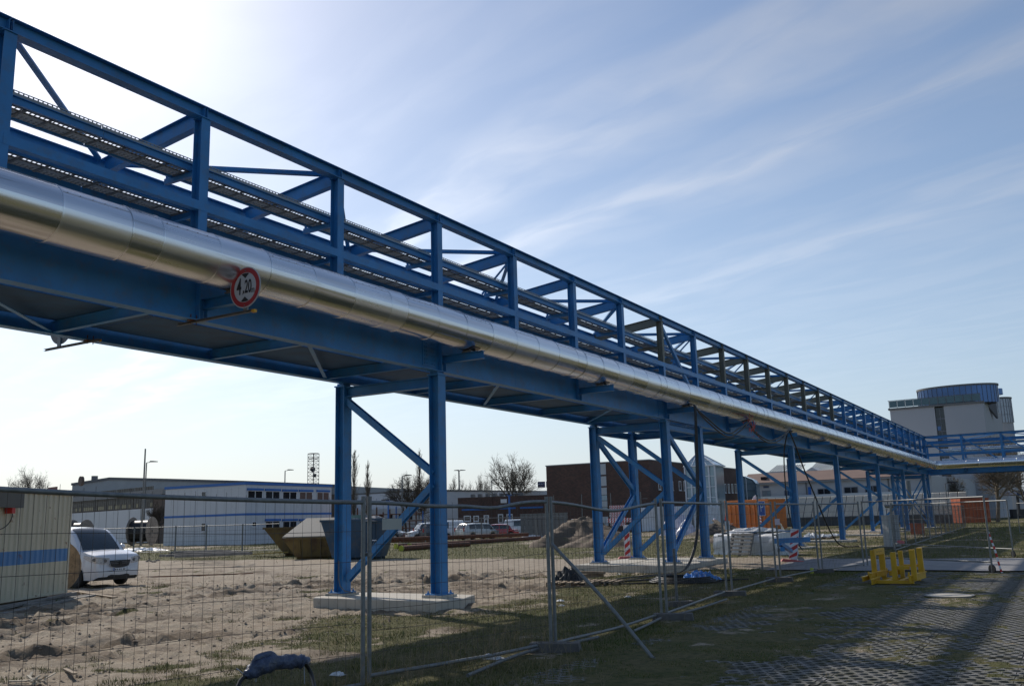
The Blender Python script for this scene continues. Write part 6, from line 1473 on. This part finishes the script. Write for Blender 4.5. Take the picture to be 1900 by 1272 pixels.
# big brick hall
LB, cr, RB = GD(1016.5, 128.7), GD(1210, 121), GD(1372, 152)
F1, F2 = Fac(LB, cr), Fac(cr, RB); hB = UP(cr, 853); T = thing('brick_hall', 'tall dark brick hall with few narrow windows behind the trestles', 'building', tuple(cr))
pts = [LB, cr, RB, LB+(RB-cr)]; obj('wall', MB().prism([Vector((p.x, p.y, -.3)) for p in pts], (0, 0, hB+.3)), BRICK, T)
F1.part(T, 'coping', (-.1, F1.L, hB, hB+.12), -.5, .06, GREYP); F2.part(T, 'coping', (0.08, F2.L, hB, hB+.12), -.5, .06, GREYP)
a, b = F1.uz(1115.4, 900)[0], F1.uz(1125.6, 900)[0]
PANW = mat('milky_panel', (.45, .47, .48), .4, var=.1, vs_=.8)
zz = [F1.uz(1120, y)[1] for y in (860, 880, 883, 901, 904, 917, 918, 928, 929, 940, 941, 948, 958, 975)]
for k in range(0, len(zz)-1, 2): F1.part(T, 'stair_window', (a, b, zz[k+1], zz[k]), .004, .05, PANW if k % 4 != 2 or k < 4 else GLASSL)
F1.part(T, 'stair_window', (a, b, zz[11], zz[9]), .004, .045, GLASS)
for a, b in ((1221, 1226), (1232, 1237), (1244, 1249), (1258.5, 1264), (1267.5, 1272), (1276, 1281)): window(T, F2, F2.rect(a, 892, b, 908+(a-1221)*.04), mull=0, fr=.10)
for a in (1343.5, 1350, 1356.5, 1362.8): window(T, F2, F2.rect(a, 897, a+4, 914), mull=0, fr=.10)
gr = MB(); F1.box(gr, F1.uz(1130, 900)[0]+6, F1.L-.5, 1.6, 1.66, 4.1, 4.16)
T2 = thing('handrail', 'thin light rail and posts standing in front of the brick hall', 'railing', tuple(F1.B)); obj('rail', gr, GALV, T2)
for k in range(4): F1.part(T2, 'rail_post', (F1.L-.8-k*4.2, F1.L-.7-k*4.2, 0, 5.0), 1.57, 1.65, GALV)
# glass stair tower with pyramid roof
cA, cB = GD(1276, 121), GD(1332, 119); F = Fac(cA, cB); zE = F.uz(1332, 862)[1]; T = thing('stair_tower', 'white framed glass stair tower with a pyramid roof', 'building', tuple((cA+cB)/2)); W_ = F.L
F.part(T, 'glass_wall', (.1, W_-.1, 0, zE), -W_+.1, -.1, GLASSL)
nm = 5
for k in range(nm+1): u = W_*k/nm; F.part(T, 'mullion', (u-.09, u+.09, 0, zE), -.05, .12, FRAMEW)
for k in range(1, 6): z = zE*k/6; F.part(T, 'transom', (0, W_, z-.05, z+.05), .121, .15, FRAMEW)
apex = F.P(W_*.30, -W_/2, F.uz(1293, 836)[1]); b_ = [F.P(-.1, .1, zE), F.P(W_+.1, .1, zE), F.P(W_+.1, -W_, zE), F.P(-.1, -W_, zE)]
obj('pyramid_roof', MB().add(b_+[apex], [(0, 1, 4), (1, 2, 4), (2, 3, 4), (3, 0, 4), (3, 2, 1, 0)]), GLASSL, T)
m = MB()
for p in b_: m.bar(p, apex, .12, .12)
for q in (.35, .7):
    for i in range(4): m.bar(b_[i].lerp(apex, q), b_[(i+1) % 4].lerp(apex, q), .07, .07)
for q in (.25, .5, .75): m.bar(b_[0].lerp(b_[1], q), apex, .06, .06)
for i in range(4): m.bar(b_[i], b_[(i+1) % 4], .16, .16)
obj('roof_bars', m, FRAMEW, T)
# right hand works building
F = Fac(GD(1383, 158), GD(1735, 140)); T = thing('works_building', 'long beige works building with a brown roof strip and sawtooth gables', 'building', tuple(F.A))
zb1, zb2 = F.uz(1405, 897)[1], F.uz(1405, 882)[1]
BEIGE = mat('beige_panel', (.46, .45, .44), .7, var=.06, vs_=.4); mass(T, 'wall', F, 0, F.L, -.3, zb1, 30, BEIGE)
obj('brown_roof_strip', MB().prism([F.P(-.3, .5, zb1+.02), F.P(F.L, .5, zb1+.02), F.P(F.L, -3.2, zb2+.35), F.P(-.3, -3.2, zb2+.35)], (0, 0, .12)), ROOFB, T)
F.part(T, 'gutter', (-.3, F.L, zb1-.15, zb1+.015), .45, .62, GREYP)
r = F.rect(1455, 920, 1500, 924); F.part(T, 'canopy_edge', (F.uz(1400, 930)[0], F.uz(1722, 920)[0], r[2], r[3]+.12), .6, 2.2, FRAMEW)
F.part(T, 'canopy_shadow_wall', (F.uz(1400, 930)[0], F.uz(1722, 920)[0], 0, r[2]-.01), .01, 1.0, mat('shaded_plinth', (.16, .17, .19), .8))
for a, b, c, d, g in ((1414, 1431, 909.5, 923, GLASSL), (1455, 1467, 909, 922, GLASSB), (1516.5, 1542, 905.5, 918, GLASS), (1565.5, 1593, 902.5, 915, GLASS), (1604, 1636, 900, 913, GLASS), (1416, 1427.5, 900.5, 905, GLASSB)): window(T, F, F.rect(a, c, b, d), glass=g, frame=mat('grey_frame', (.2, .21, .23), .6) if a == 1414 else bpy.data.materials['grey_frame'], mull=1 if d-c > 6 else 0, sill=False, fr=.10)
for x in (1497, 1650): u = F.uz(x, 910)[0]; F.part(T, 'drainpipe', (u-.08, u+.08, 0, zb1-.2), .01, .17, GALV_D)
u0, u1, z0, z1 = F.rect(1409, 884, 1419, 891); obj('dormer', F.box(MB(), u0, u1, -1.9, -.5, z0, z1), GLASS, T)
u, z = F.uz(1503, 919); F.part(T, 'blue_number', (u-.25, u+.25, z-.7, z+1.4), .004, .03, STRIPE)
# sawtooth gables and raised roof lights behind the strip
def gable(xl, yl, xa, ya, xr, yr, v):
    Fq = F; a = Fq.uz(xl, yl); b = Fq.uz(xa, ya); c = Fq.uz(xr, yr); obj('sawtooth_gable', MB().prism([Fq.P(a[0], v, a[1]-1.2), Fq.P(a[0], v, a[1]), Fq.P(b[0], v, b[1]), Fq.P(c[0], v, c[1]), Fq.P(c[0], v, c[1]-1.2)], -Fq.n*14), WHITEP, T)
gable(1470, 880, 1492, 865, 1524, 881, -3.4); gable(1524, 881, 1544, 865.5, 1580, 879, -3.4); gable(1580, 879, 1598, 864, 1640, 877, -3.4); gable(1640, 877, 1652, 864, 1690, 874, -3.4)
def roofl(px, v0, v1, nr):
    q = [F.P(F.uz(x, y)[0], v, F.uz(x, y)[1]) for (x, y), v in zip(px, (v0, v0, v1, v1))]; o = obj('roof_light', MB().prism(q, (0, 0, .1)), ROOFP, T); m = MB()
    for k in range(nr+1): m.bar(q[0].lerp(q[1], k/nr)+Vector((0, 0, .12)), q[3].lerp(q[2], k/nr)+Vector((0, 0, .12)), .07, .05)
    obj('standing_seam', m, mat('seam', (.35, .35, .32), .5) if nr == 11 else bpy.data.materials['seam'], o)
roofl([(1404, 874), (1462, 871), (1462, 859), (1409, 861)], -5.5, -8, 11); roofl([(1530, 872), (1545, 871), (1543, 854), (1480, 855.5)], -5.5, -8.5, 12) if False else roofl([(1478, 873), (1544, 870), (1543, 855), (1482, 856)], -5.5, -8.5, 12)
roofl([(1552, 869), (1625, 866), (1622, 857), (1555, 858)], -5.5, -8.5, 13)
u0, u1, z0, z1 = F.rect(1402, 873, 1466, 880); F.part(T, 'upper_wall', (u0, u1, z0-1, z1), -8, -3.6, BEIGE)
# glass porch with curved top
F = Fac(GD(1381, 150), GD(1406, 149)); T = thing('glass_porch', 'small steel and glass stair porch with a sloping top between the halls', 'building', tuple(F.A)); W_ = F.L
STEELB = mat('porch_steel', (.08, .13, .17), .5)
zt0, zt1 = F.uz(1384, 882)[1], F.uz(1404, 889)[1]
obj('glass_wall', MB().prism([F.P(.05, -.02, 0), F.P(W_-.05, -.02, 0), F.P(W_-.05, -.02, zt1-.6), F.P(W_-.5, -.02, zt1), F.P(.05, -.02, zt0)], -F.n*3), GLASSL, T)
for k in range(7): z = .2+(zt1-.8)*k/6; F.part(T, 'transom', (0, W_, z-.06, z+.06), 0, .08, STEELB)
F.part(T, 'post', (-.1, .1, 0, zt0), 0, .14, STEELB); F.part(T, 'post', (W_-.1, W_+.1, 0, zt1-.6), 0, .14, STEELB); F.part(T, 'post', (W_*.30, W_*.30+.12, 0, zt0-.1), .081, .14, FRAMEW)
obj('top_rail', MB().bar(F.P(0, .05, zt0), F.P(W_-.5, .05, zt1), .14, .14).bar(F.P(W_-.5, .05, zt1), F.P(W_, .05, zt1-.6), .14, .14), STEELB, T)
# long sloping corrugated roof low in the grass
F = Fac(GD(1416, 128), GD(1792, 118)); T = thing('low_sloping_roof', 'long low building with sloping pale corrugated panels beyond the grass', 'building', tuple(F.A))
def zl(x, y): return F.uz(x, y)
bl, br = F.uz(1450, 961.5)[1], F.uz(1772, 951)[1]; zb_ = (bl+br)/2; zt = F.uz(1600, 931)[1]+.9
npn = 24; CORR = mat('pale_corrugated', (.60, .57, .50), .55, var=.08, vs_=.7, dirt=((.4, .36, .3), .6, .8, 1.5))
for k in range(npn):
    u0, u1 = F.L*k/npn+.05, F.L*(k+1)/npn-.05; mb = MB(); n = 16; vs = []
    for i in range(n+1):
        u = u0+(u1-u0)*i/n; o_ = .10 if i % 2 else 0; vs += [F.P(u, o_*.8, zb_+o_*.5), F.P(u+.4, -2.4+o_*.8, zt+o_*.5)]
    mb.add(vs, [(2*i, 2*i+2, 2*i+3, 2*i+1) for i in range(n)]); obj('roof_panel', mb, CORR, T)
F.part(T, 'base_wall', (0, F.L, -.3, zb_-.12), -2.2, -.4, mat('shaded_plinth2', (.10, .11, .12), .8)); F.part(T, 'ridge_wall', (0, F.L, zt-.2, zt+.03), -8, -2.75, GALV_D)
for k in range(30): u = F.L*(k+.5)/30; F.part(T, 'strut', (u-.05, u+.05, 0, zb_), -.35, -.2, GALV_D)
# galvanised vent pipe with a bend in front of it
T = thing('vent_pipe', 'pale galvanised vent pipe with an elbow rising beside the far trestle', 'pipe', tuple(GD(1692, 108)))
P = GD(1690, 108); z1 = 5.1; zq = UP(P, 936); P2 = GD(1640, 107); obj('riser', MB().tube([(P.x, P.y, zq), (P.x, P.y, z1)], .26, 14), GALV, T)
obj('bend', MB().tube(catm([Vector((P.x, P.y, zq+.1)), Vector((P.x, P.y, zq-.25))+(P2-P)*.03, Vector((P2.x, P2.y, UP(P2, 938)))], 8), .2, 12), GALV, T)
obj('lower_riser', MB().tube([(P2.x, P2.y, UP(P2, 938)), (P2.x, P2.y, 0)], .17, 12), FRAMEW, T)
# ---- tower at the right
A, B = GD(1670.5, 172), GD(1848, 163.5); F = Fac(A, B); zT = F.uz(1760, 752)[1]; T = thing('office_tower', 'grey rendered office tower with a round glazed top storey and roof terrace', 'building', tuple((A+B)/2))
REND = mat('grey_render', (.40, .40, .41), .8, var=.03, vs_=.2)
s0, s1 = F.uz(1738.5, 800)[0], F.uz(1756, 800)[0]
sideB = GD(1880, 185)
obj('wall', MB().prism([F.P(0, 0, -.3), F.P(s0, 0, -.3), F.P(s0, -14, -.3), F.P(0, -14, -.3)], (0, 0, zT+.3)), REND, T)
obj('wall', MB().prism([F.P(s1, 0, -.3), F.P(F.L, 0, -.3), Vector((sideB.x, sideB.y, -.3)), F.P(s1, -14, -.3)], (0, 0, zT+.3)), REND, T)
F.part(T, 'window_strip', (s0+.01, s1-.01, .3, zT-.2), -1.2, -.5, GLASS)
m = MB()
for k in range(1, 9): z = zT*k/9; F.box(m, s0+.02, s1-.02, -.499, -.4, z-.1, z+.1)
for q in (.5,): F.box(m, s0+(s1-s0)*q-.06, s0+(s1-s0)*q+.06, -.498, -.42, .3, zT-.2)
obj('strip_bars', m, mat('strip_grey', (.14, .15, .17), .5), T)
for k in range(7): F.part(T, 'blind', (s0+.1+(s1-s0)*.5*(k % 2), s0+(s1-s0)*.5*(1+k % 2)-.15, zT*(k+1)/9+.2, zT*(k+1)/9+.9), -.499, -.47, GLASSB)
F.part(T, 'terrace_slab', (-.25, F.L+.1, zT+.003, zT+.35), -12, .25, GALV_D)
hr = zT+1.75; nb = 11
for k in range(nb): a, b = F.L*.98*k/nb+.06, F.L*.98*(k+1)/nb-.06; F.part(T, 'balustrade_pane', (a, b, zT+.45, hr-.1), .12, .16, mat('green_glass', (.04, .09, .11), .08, .2, var=.15, spec=.8) if k == 0 else bpy.data.materials['green_glass'])
F.part(T, 'handrail', (-.2, F.L*.98, hr-.06, hr+.02), .1, .2, GALV_D)
for k in range(nb+1): u = F.L*.98*k/nb; F.part(T, 'rail_post', (u-.04, u+.04, zT+.36, hr-.07), .17, .22, GALV_D)
# round glazed storey
cc = F.P(F.L*.56, -10.5, 0); zR = F.uz(1799, 709.5)[1]; uL = F.uz(1694, 740)[0]; uR = F.uz(1849, 740)[0]; ra = (uR-uL)/2; cc = F.P((uL+uR)/2, -ra*.62-1.0, 0)
def cyl(th, r=1.0): return cc+F.u*(ra*1.0*r*math.sin(th))+F.n*(ra*.62*r*math.cos(th))
npn = 22; zl_ = zT+.36
for k in range(npn):
    t0, t1 = R(-92)+R(184)*k/npn, R(-92)+R(184)*(k+1)/npn; a, b = cyl(t0), cyl(t1); e = (b-a)*.015
    obj('curved_pane', MB().add([a+e+Vector((0, 0, zl_)), b-e+Vector((0, 0, zl_)), b-e+Vector((0, 0, zR-.35)), a+e+Vector((0, 0, zR-.35))], [(0, 1, 2, 3)]), GLASSB, T)
    obj('mullion', MB().bar(a+Vector((0, 0, zl_)), a+Vector((0, 0, zR-.3)), .09, .12), mat('mull_grey', (.10, .12, .17), .5) if k == 0 else bpy.data.materials['mull_grey'], T)
ring = [cyl(R(a), 1.02) for a in range(-92, 269, 6)]; obj('drum_core', MB().prism([cyl(R(a), .93)+Vector((0, 0, zl_)) for a in range(-90, 270, 10)][::-1], (0, 0, zR-zl_-.4)), DARK, T)
obj('round_roof', MB().prism([p+Vector((0, 0, zR-.34)) for p in ring[:-1]][::-1], (0, 0, .34)), GALV_D, T)
# fin and curved ribbed side wing
fa, fb = F.P(F.L, .0, 0), Vector((sideB.x, sideB.y, 0)); q0 = cyl(R(92))
ta = GD(1850, 168); tb = GD(1869, 172)
obj('fin_wall', MB().prism([Vector((ta.x, ta.y, UP(ta, 712))), Vector((tb.x, tb.y, UP(tb, 735))), Vector((tb.x, tb.y, UP(tb, 776))), Vector((ta.x, ta.y, UP(ta, 748)))], F.n*-.6+F.u*.3), mat('fin_dark', (.05, .055, .07), .6), T)
wc = GD(1868, 192); RIBW = mat('ribbed_metal', (.36, .38, .41), .35, .6, var=.05)
zw1, zw0 = UP(wc, 742), UP(wc, 786); m = MB(); wr_ = 192*30/1718
def wp_(th, r=1.0): return wc+F.u*(wr_*r*math.sin(th))+F.n*(wr_*.8*r*math.cos(th))
for k in range(16):
    t0, t1 = R(-80+k*10.6), R(-80+(k+1)*10.6); a, b = wp_(t0), wp_(t1)
    for q in range(3):
        z0 = zw0+(zw1-zw0)*q/3; z1 = zw0+(zw1-zw0)*(q+1)/3-.08
        obj('cladding_panel', MB().add([a+Vector((0, 0, z0)), b+Vector((0, 0, z0)), b+Vector((0, 0, z1)), a+Vector((0, 0, z1))], [(0, 1, 2, 3)]), RIBW, T)
    m.bar(a+Vector((0, 0, zw0)), a+Vector((0, 0, zw1)), .12, .16)
obj('ribs', m, mat('rib_grey', (.2, .21, .23), .5), T)
obj('wing_core', MB().prism([wp_(R(a), .95) for a in range(-90, 270, 15)][::-1], (0, 0, zw1-.3)), REND, T); obj('wing_roof', MB().prism([wp_(R(a), 1.03)+Vector((0, 0, zw1)) for a in range(-90, 270, 12)][::-1], (0, 0, .3)), GALV_D, T)
wd_ = GD(1868, 186); obj('roof_glazing', MB().prism([wd_+F.u*(1.9*math.sin(a))+F.n*(1.4*math.cos(a))+Vector((0, 0, zw1+.31)) for a in np.linspace(0, 2*math.pi, 20)[:-1]][::-1], (0, 0, UP(wd_, 722)-zw1-.31)), GLASSB, T)
P = GD(1890, 150); T = thing('dark_canopy', 'dark canopy and low dark fence at the far right edge', 'canopy', tuple(P)); F = Fac(GD(1888, 150), GD(1960, 150)); z0, z1 = F.uz(1892, 918)[1], F.uz(1892, 910)[1]
F.part(T, 'roof', (0, F.L, z0, z1), -4, .3, mat('navy_trim', (.03, .05, .10), .6)); F.part(T, 'post', (.5, .8, 0, z0), -1, -.7, DARK); F.part(T, 'wall', (.2, F.L, 0, F.uz(1892, 944)[1]), -3, -2, DARK)
F = Fac(GD(1783, 112), GD(1836, 112)); T = thing('orange_container', 'orange red container under the tree at the right', 'container', tuple(F.A)); z1 = F.uz(1800, 924)[1]; DOR = mat('orange_red', (.42, .10, .035), .6, var=.2, vs_=1)
mass(T, 'body', F, 0, F.L, .1, z1, 2.4, DOR)
for k in range(8): F.part(T, 'rib', (F.L*(k+.3)/8, F.L*(k+.7)/8, .2, z1-.15), .003, .07, DOR)
F.part(T, 'top_rail', (0, F.L, z1-.14, z1+.02), .003, .09, DOR)
P = GZ(1703, 992); obj('orange_box', MB().box(P.x-.45, P.x+.45, P.y-.02, P.y+.3, .05, UP(P, 972)).box(P.x-.5, P.x+.5, P.y-.06, P.y+.34, UP(P, 972)+.002, UP(P, 972)+.06), DOR, label='small orange box in the grass right of the electrical cabinet', cat='box', bevel=.02)
P = GZ(1803, 962); obj('white_marker', MB().tube([P, (P.x, P.y, 1.15)], .12, 10).tube([(P.x, P.y, 1.15), (P.x, P.y, 1.3)], [.12, .04], 10), FRAMEW, label='short white marker post on the grass in front of the red container', cat='post')
P = GZ(1643, 974); obj('valve_post', MB().tube([P, (P.x, P.y, 1.0)], .16, 10).tube([(P.x, P.y, .85), (P.x+1, P.y, .85), (P.x+1, P.y, 0)], .1, 8), FRAMEW, label='white valve stand beside the far trestle legs', cat='post')
# grey sheet hoarding behind the earth heap
F = Fac(GD(966, 101), GD(1054, 97)); T = thing('grey_hoarding', 'grey corrugated hoarding left of the earth heap', 'hoarding', tuple(F.A)); z1 = F.uz(1000, 953)[1]
n = 22
for k in range(n): F.part(T, 'sheet', (F.L*k/n+.01, F.L*(k+1)/n-.01, .05, z1), .0+.04*(k % 2), .05+.04*(k % 2), GALV_D)
F.part(T, 'top_rail', (0, F.L, z1, z1+.06), -.02, .12, GALV)
# ---------------------------------------------------------------- lamps and masts
def lamp(label, px, d, ytop, arm=1.0, double=False, r=.07, m_=GALV_D, cat='street lamp', head=True, name='street_lamp'):
    P = GD(px, d); z = UP(P, ytop); T = thing(name, label, cat, tuple(P)); obj('mast', MB().tube([P, (P.x, P.y, z)], [r*1.5, r], 8), m_, T)
    v = ray(px, 960); s_ = Vector((v.y, -v.x, 0)).normalized()
    for s in ((1, -1) if double else (1,)):
        if not head: break
        a = Vector((P.x, P.y, z)); b = a+s_*(arm*s*.45)+Vector((0, 0, .08)); o = obj('bracket', MB().tube([a, b], .05, 6), m_, T)
        hd_ = MB().add([b+s_*(x*s)+Vector((0, 0, y)) for x, y in ((-.1, 0), (.75, .02), (.7, .14), (0, .2))]+[b+s_*(x*s)+Vector((0, 0, y))+Vector((.25, .25, 0)) for x, y in ((-.1, 0), (.75, .02), (.7, .14), (0, .2))], [(0, 1, 2, 3), (7, 6, 5, 4), (0, 4, 5, 1), (1, 5, 6, 2), (2, 6, 7, 3), (3, 7, 4, 0)]); obj('lamp_head', hd_, DARK, T)
lamp('tall slim mast without a lamp above the brown hall', 262.5, 118, 832, head=False, r=.09, cat='mast', name='mast')
lamp('street lamp just right of the tall slim mast', 266, 135, 858, r=.08); lamp('street lamp above the roof of the white office block', 527, 170, 873, r=.09)
lamp('single arm street lamp in front of the bare tree between the columns', 746.5, 150, 883, r=.1); lamp('double headed street lamp above the white hall', 853, 190, 873.5, double=True, r=.14, arm=.6); lamp('street lamp left of the big bare tree', 914, 180, 891, r=.09)
lamp('blue lamp post in front of the brick annex', 946, 128, 919, double=True, r=.12, m_=STRIPE, arm=.8); lamp('blue lamp post behind the fence near the low white shed', 720.5, 140, 929, double=True, r=.11, m_=STRIPE, arm=.7)
lamp('small street lamp in front of the office tower', 1759, 110, 897, r=.05, arm=.6)
P = GD(580, 182); T = thing('lattice_tower', 'slim lattice radio tower behind the office block', 'lattice tower', tuple(P)); z1 = UP(P, 841); z0 = UP(P, 930); w = .75
m = MB(); cs = [Vector((P.x+a*w, P.y+b*w, 0)) for a, b in ((-1, -1), (1, -1), (1, 1), (-1, 1))]
leg = []
for c in cs: obj('leg', MB().tube([c, c+Vector((0, 0, z1))], .06, 5), GALV_D, T)
n = 22
for k in range(n):
    za, zb_ = z1*k/n, z1*(k+1)/n
    for i in range(4): a, b = cs[i], cs[(i+1) % 4]; m.tube([a+Vector((0, 0, za)), b+Vector((0, 0, zb_))], .035, 4); m.tube([a+Vector((0, 0, zb_)), b+Vector((0, 0, zb_))], .03, 4)
obj('lattice', m, GALV_D, T, kind='stuff'); obj('top_ring', MB().tube([P+Vector((.95*math.cos(a), .95*math.sin(a), z1)) for a in np.linspace(0, 2*math.pi, 17)], .06, 5).tube([P+Vector((.95*math.cos(a), .95*math.sin(a), z1-1)) for a in np.linspace(0, 2*math.pi, 17)], .05, 5), GALV_D, T)
obj('antenna', MB().tube([P+Vector((0, 0, z1*.4)), P+Vector((0, 0, z1))], .05, 5).disc(P+Vector((.1, -.3, UP(P, 870))), (.3, -1, 0), .5, .3, 12).disc(P+Vector((.6, -.3, UP(P, 882))), (.3, -1, 0), .35, .3, 12), DARK, T)
# ---------------------------------------------------------------- bare trees
def tree(label, px, d, ytop, wpx, kind='round', seed=1, thick=1.0, bark=BARK, dens=1.0, base=0, fork=.3):
    P = GD(px, d); H = UP(P, ytop)-base; W = wpx*d/F_PX/2; P.z = base; T = thing('bare_tree', label, 'tree', tuple(P)); r_ = np.random.RandomState(seed)
    tr, cw = MB(), MB()
    minr = .0085*d/100*.9
    def grow(p, dir_, L, r, lev, mb):
        n = 4; pts = [p]; dd = dir_.normalized()
        for i in range(n):
            dd = (dd+Vector((r_.normal(0, .11), r_.normal(0, .11), r_.normal(0, .07)+(.05 if kind == 'round' else .12)))).normalized(); pts.append(pts[-1]+dd*L/n)
        mb.tube(pts, [max(r*(1-.45*i/n), minr) for i in range(n+1)], 6 if lev < 2 else (4 if lev < 3 else 3), caps=False)
        if lev >= 5: return
        nb = {0: 5, 1: 5, 2: 4, 3: 4, 4: 2}[lev]; nb = max(2, int(nb*dens+r_.rand()))
        for k in range(nb):
            q = r_.uniform(.3 if lev else .45, 1.0); i = min(int(q*n), n-1); s = pts[i].lerp(pts[i+1], q*n-i)
            a = r_.uniform(0, 2*math.pi); sp_ = r_.uniform(.45, .95) if kind == 'round' else r_.uniform(.16, .34)
            side_ = dd.orthogonal().normalized(); side_ = Matrix.Rotation(a, 3, dd) @ side_
            grow(s, dd*math.cos(sp_)+side_*math.sin(sp_), L*r_.uniform(.52, .78), r*.52, lev+1, cw)
        if lev < 4: grow(pts[-1], dd, L*.62, r*.55, lev+1, cw if lev > 0 else tr)
    if kind == 'round':
        grow(P.copy(), Vector((0, 0, 1)), H*.36, H*.017*thick, 0, tr)
    else:
        n = 12; pts = [P+Vector((r_.normal(0, .05), r_.normal(0, .05), H*.93*i/n)) for i in range(n+1)]; tr.tube(pts, [max(H*.013*(1-i/n*.9), minr) for i in range(n+1)], 7, caps=False)
        for k in range(int(80*dens)):
            q = r_.uniform(.06, .95); s = pts[0].lerp(pts[-1], q); a = r_.uniform(0, 6.283); L = W*1.9*math.sin(math.pi*min(1, q*.8+.22))**.7*r_.uniform(.7, 1.3)
            v = Vector((math.cos(a)*.28, math.sin(a)*.28, 1)); pp = [s]
            for i in range(4): v = (v+Vector((r_.normal(0, .06), r_.normal(0, .06), .08))).normalized(); pp.append(pp[-1]+v*L/4*1.4)
            cw.tube(pp, [max(.04*(1-i/5), minr) for i in range(5)], 3, caps=False)
            for z in range(9):
                t = pp[r_.randint(0, 4)]; v2 = (v+Vector((r_.normal(0, .35), r_.normal(0, .35), 0))).normalized(); cw.tube([t, t+v2*L*.25, t+(v2+Vector((0, 0, .4))).normalized()*L*.5], [minr, minr*.9, minr*.7], 3, caps=False)
    # fit the crown to the surveyed height and width
    V = np.array(cw.v); zt = V[:, 2].max()-base; k = H/zt; ex_ = np.array([_r.x, _r.y]); hx = (V[:, :2]-np.array([P.x, P.y]))@ex_; kx = W/np.percentile(np.abs(hx), 97) if kind == 'round' else 1
    for mb in (tr, cw): mb.v = [(P.x+(x-P.x)*kx, P.y+(y-P.y)*kx, base+(z-base)*k) for x, y, z in mb.v]
    obj('trunk', tr, bark, T); obj('crown', cw, bark, T)
tree('small bare tree above the left end of the brown hall', 54, 215, 860, 62, seed=3, thick=.9)
tree('tall bare poplar directly right of the far column', 656, 165, 834, 24, 'poplar', 4, bark=BARKL, dens=1.1); tree('shorter bare poplar right of the tall one', 682, 168, 853, 20, 'poplar', 5, bark=BARKL)
tree('slender bare poplar behind the bracing left of the near column', 779, 190, 833, 20, 'poplar', 6, bark=BARKL)
tree('broad bare tree behind the lamp between the two nearest columns', 752, 160, 872, 88, seed=8, dens=1.05); tree('bare tree crown right behind the broad one', 786, 172, 878, 66, seed=9)
tree('small bare tree just right of the near column', 838, 205, 876, 36, seed=10); tree('bare tree behind the double headed lamp', 868, 200, 880, 44, seed=11); tree('bare pale tree left of the big one above the white hall', 892, 210, 874, 34, seed=12, bark=BARKL)
tree('big bare tree rising over the white hall and brick annex', 946, 182, 836, 88, seed=13, thick=1.1, bark=BARKL)
tree('bare many branched tree in front of the office tower', 1848, 118, 800, 120, seed=14, thick=1.3, bark=BARKL, dens=1.1)
tree('bare tree behind the cross bridge further right', 1905, 128, 805, 90, seed=15, bark=BARKL)
tree('bare tree in front of the window strip of the office tower', 1772, 150, 880, 60, seed=16, bark=BARKL, thick=.7)
tree('small bare tree beside the brown hall corner behind the cable drum', 296, 136, 925, 40, seed=17)
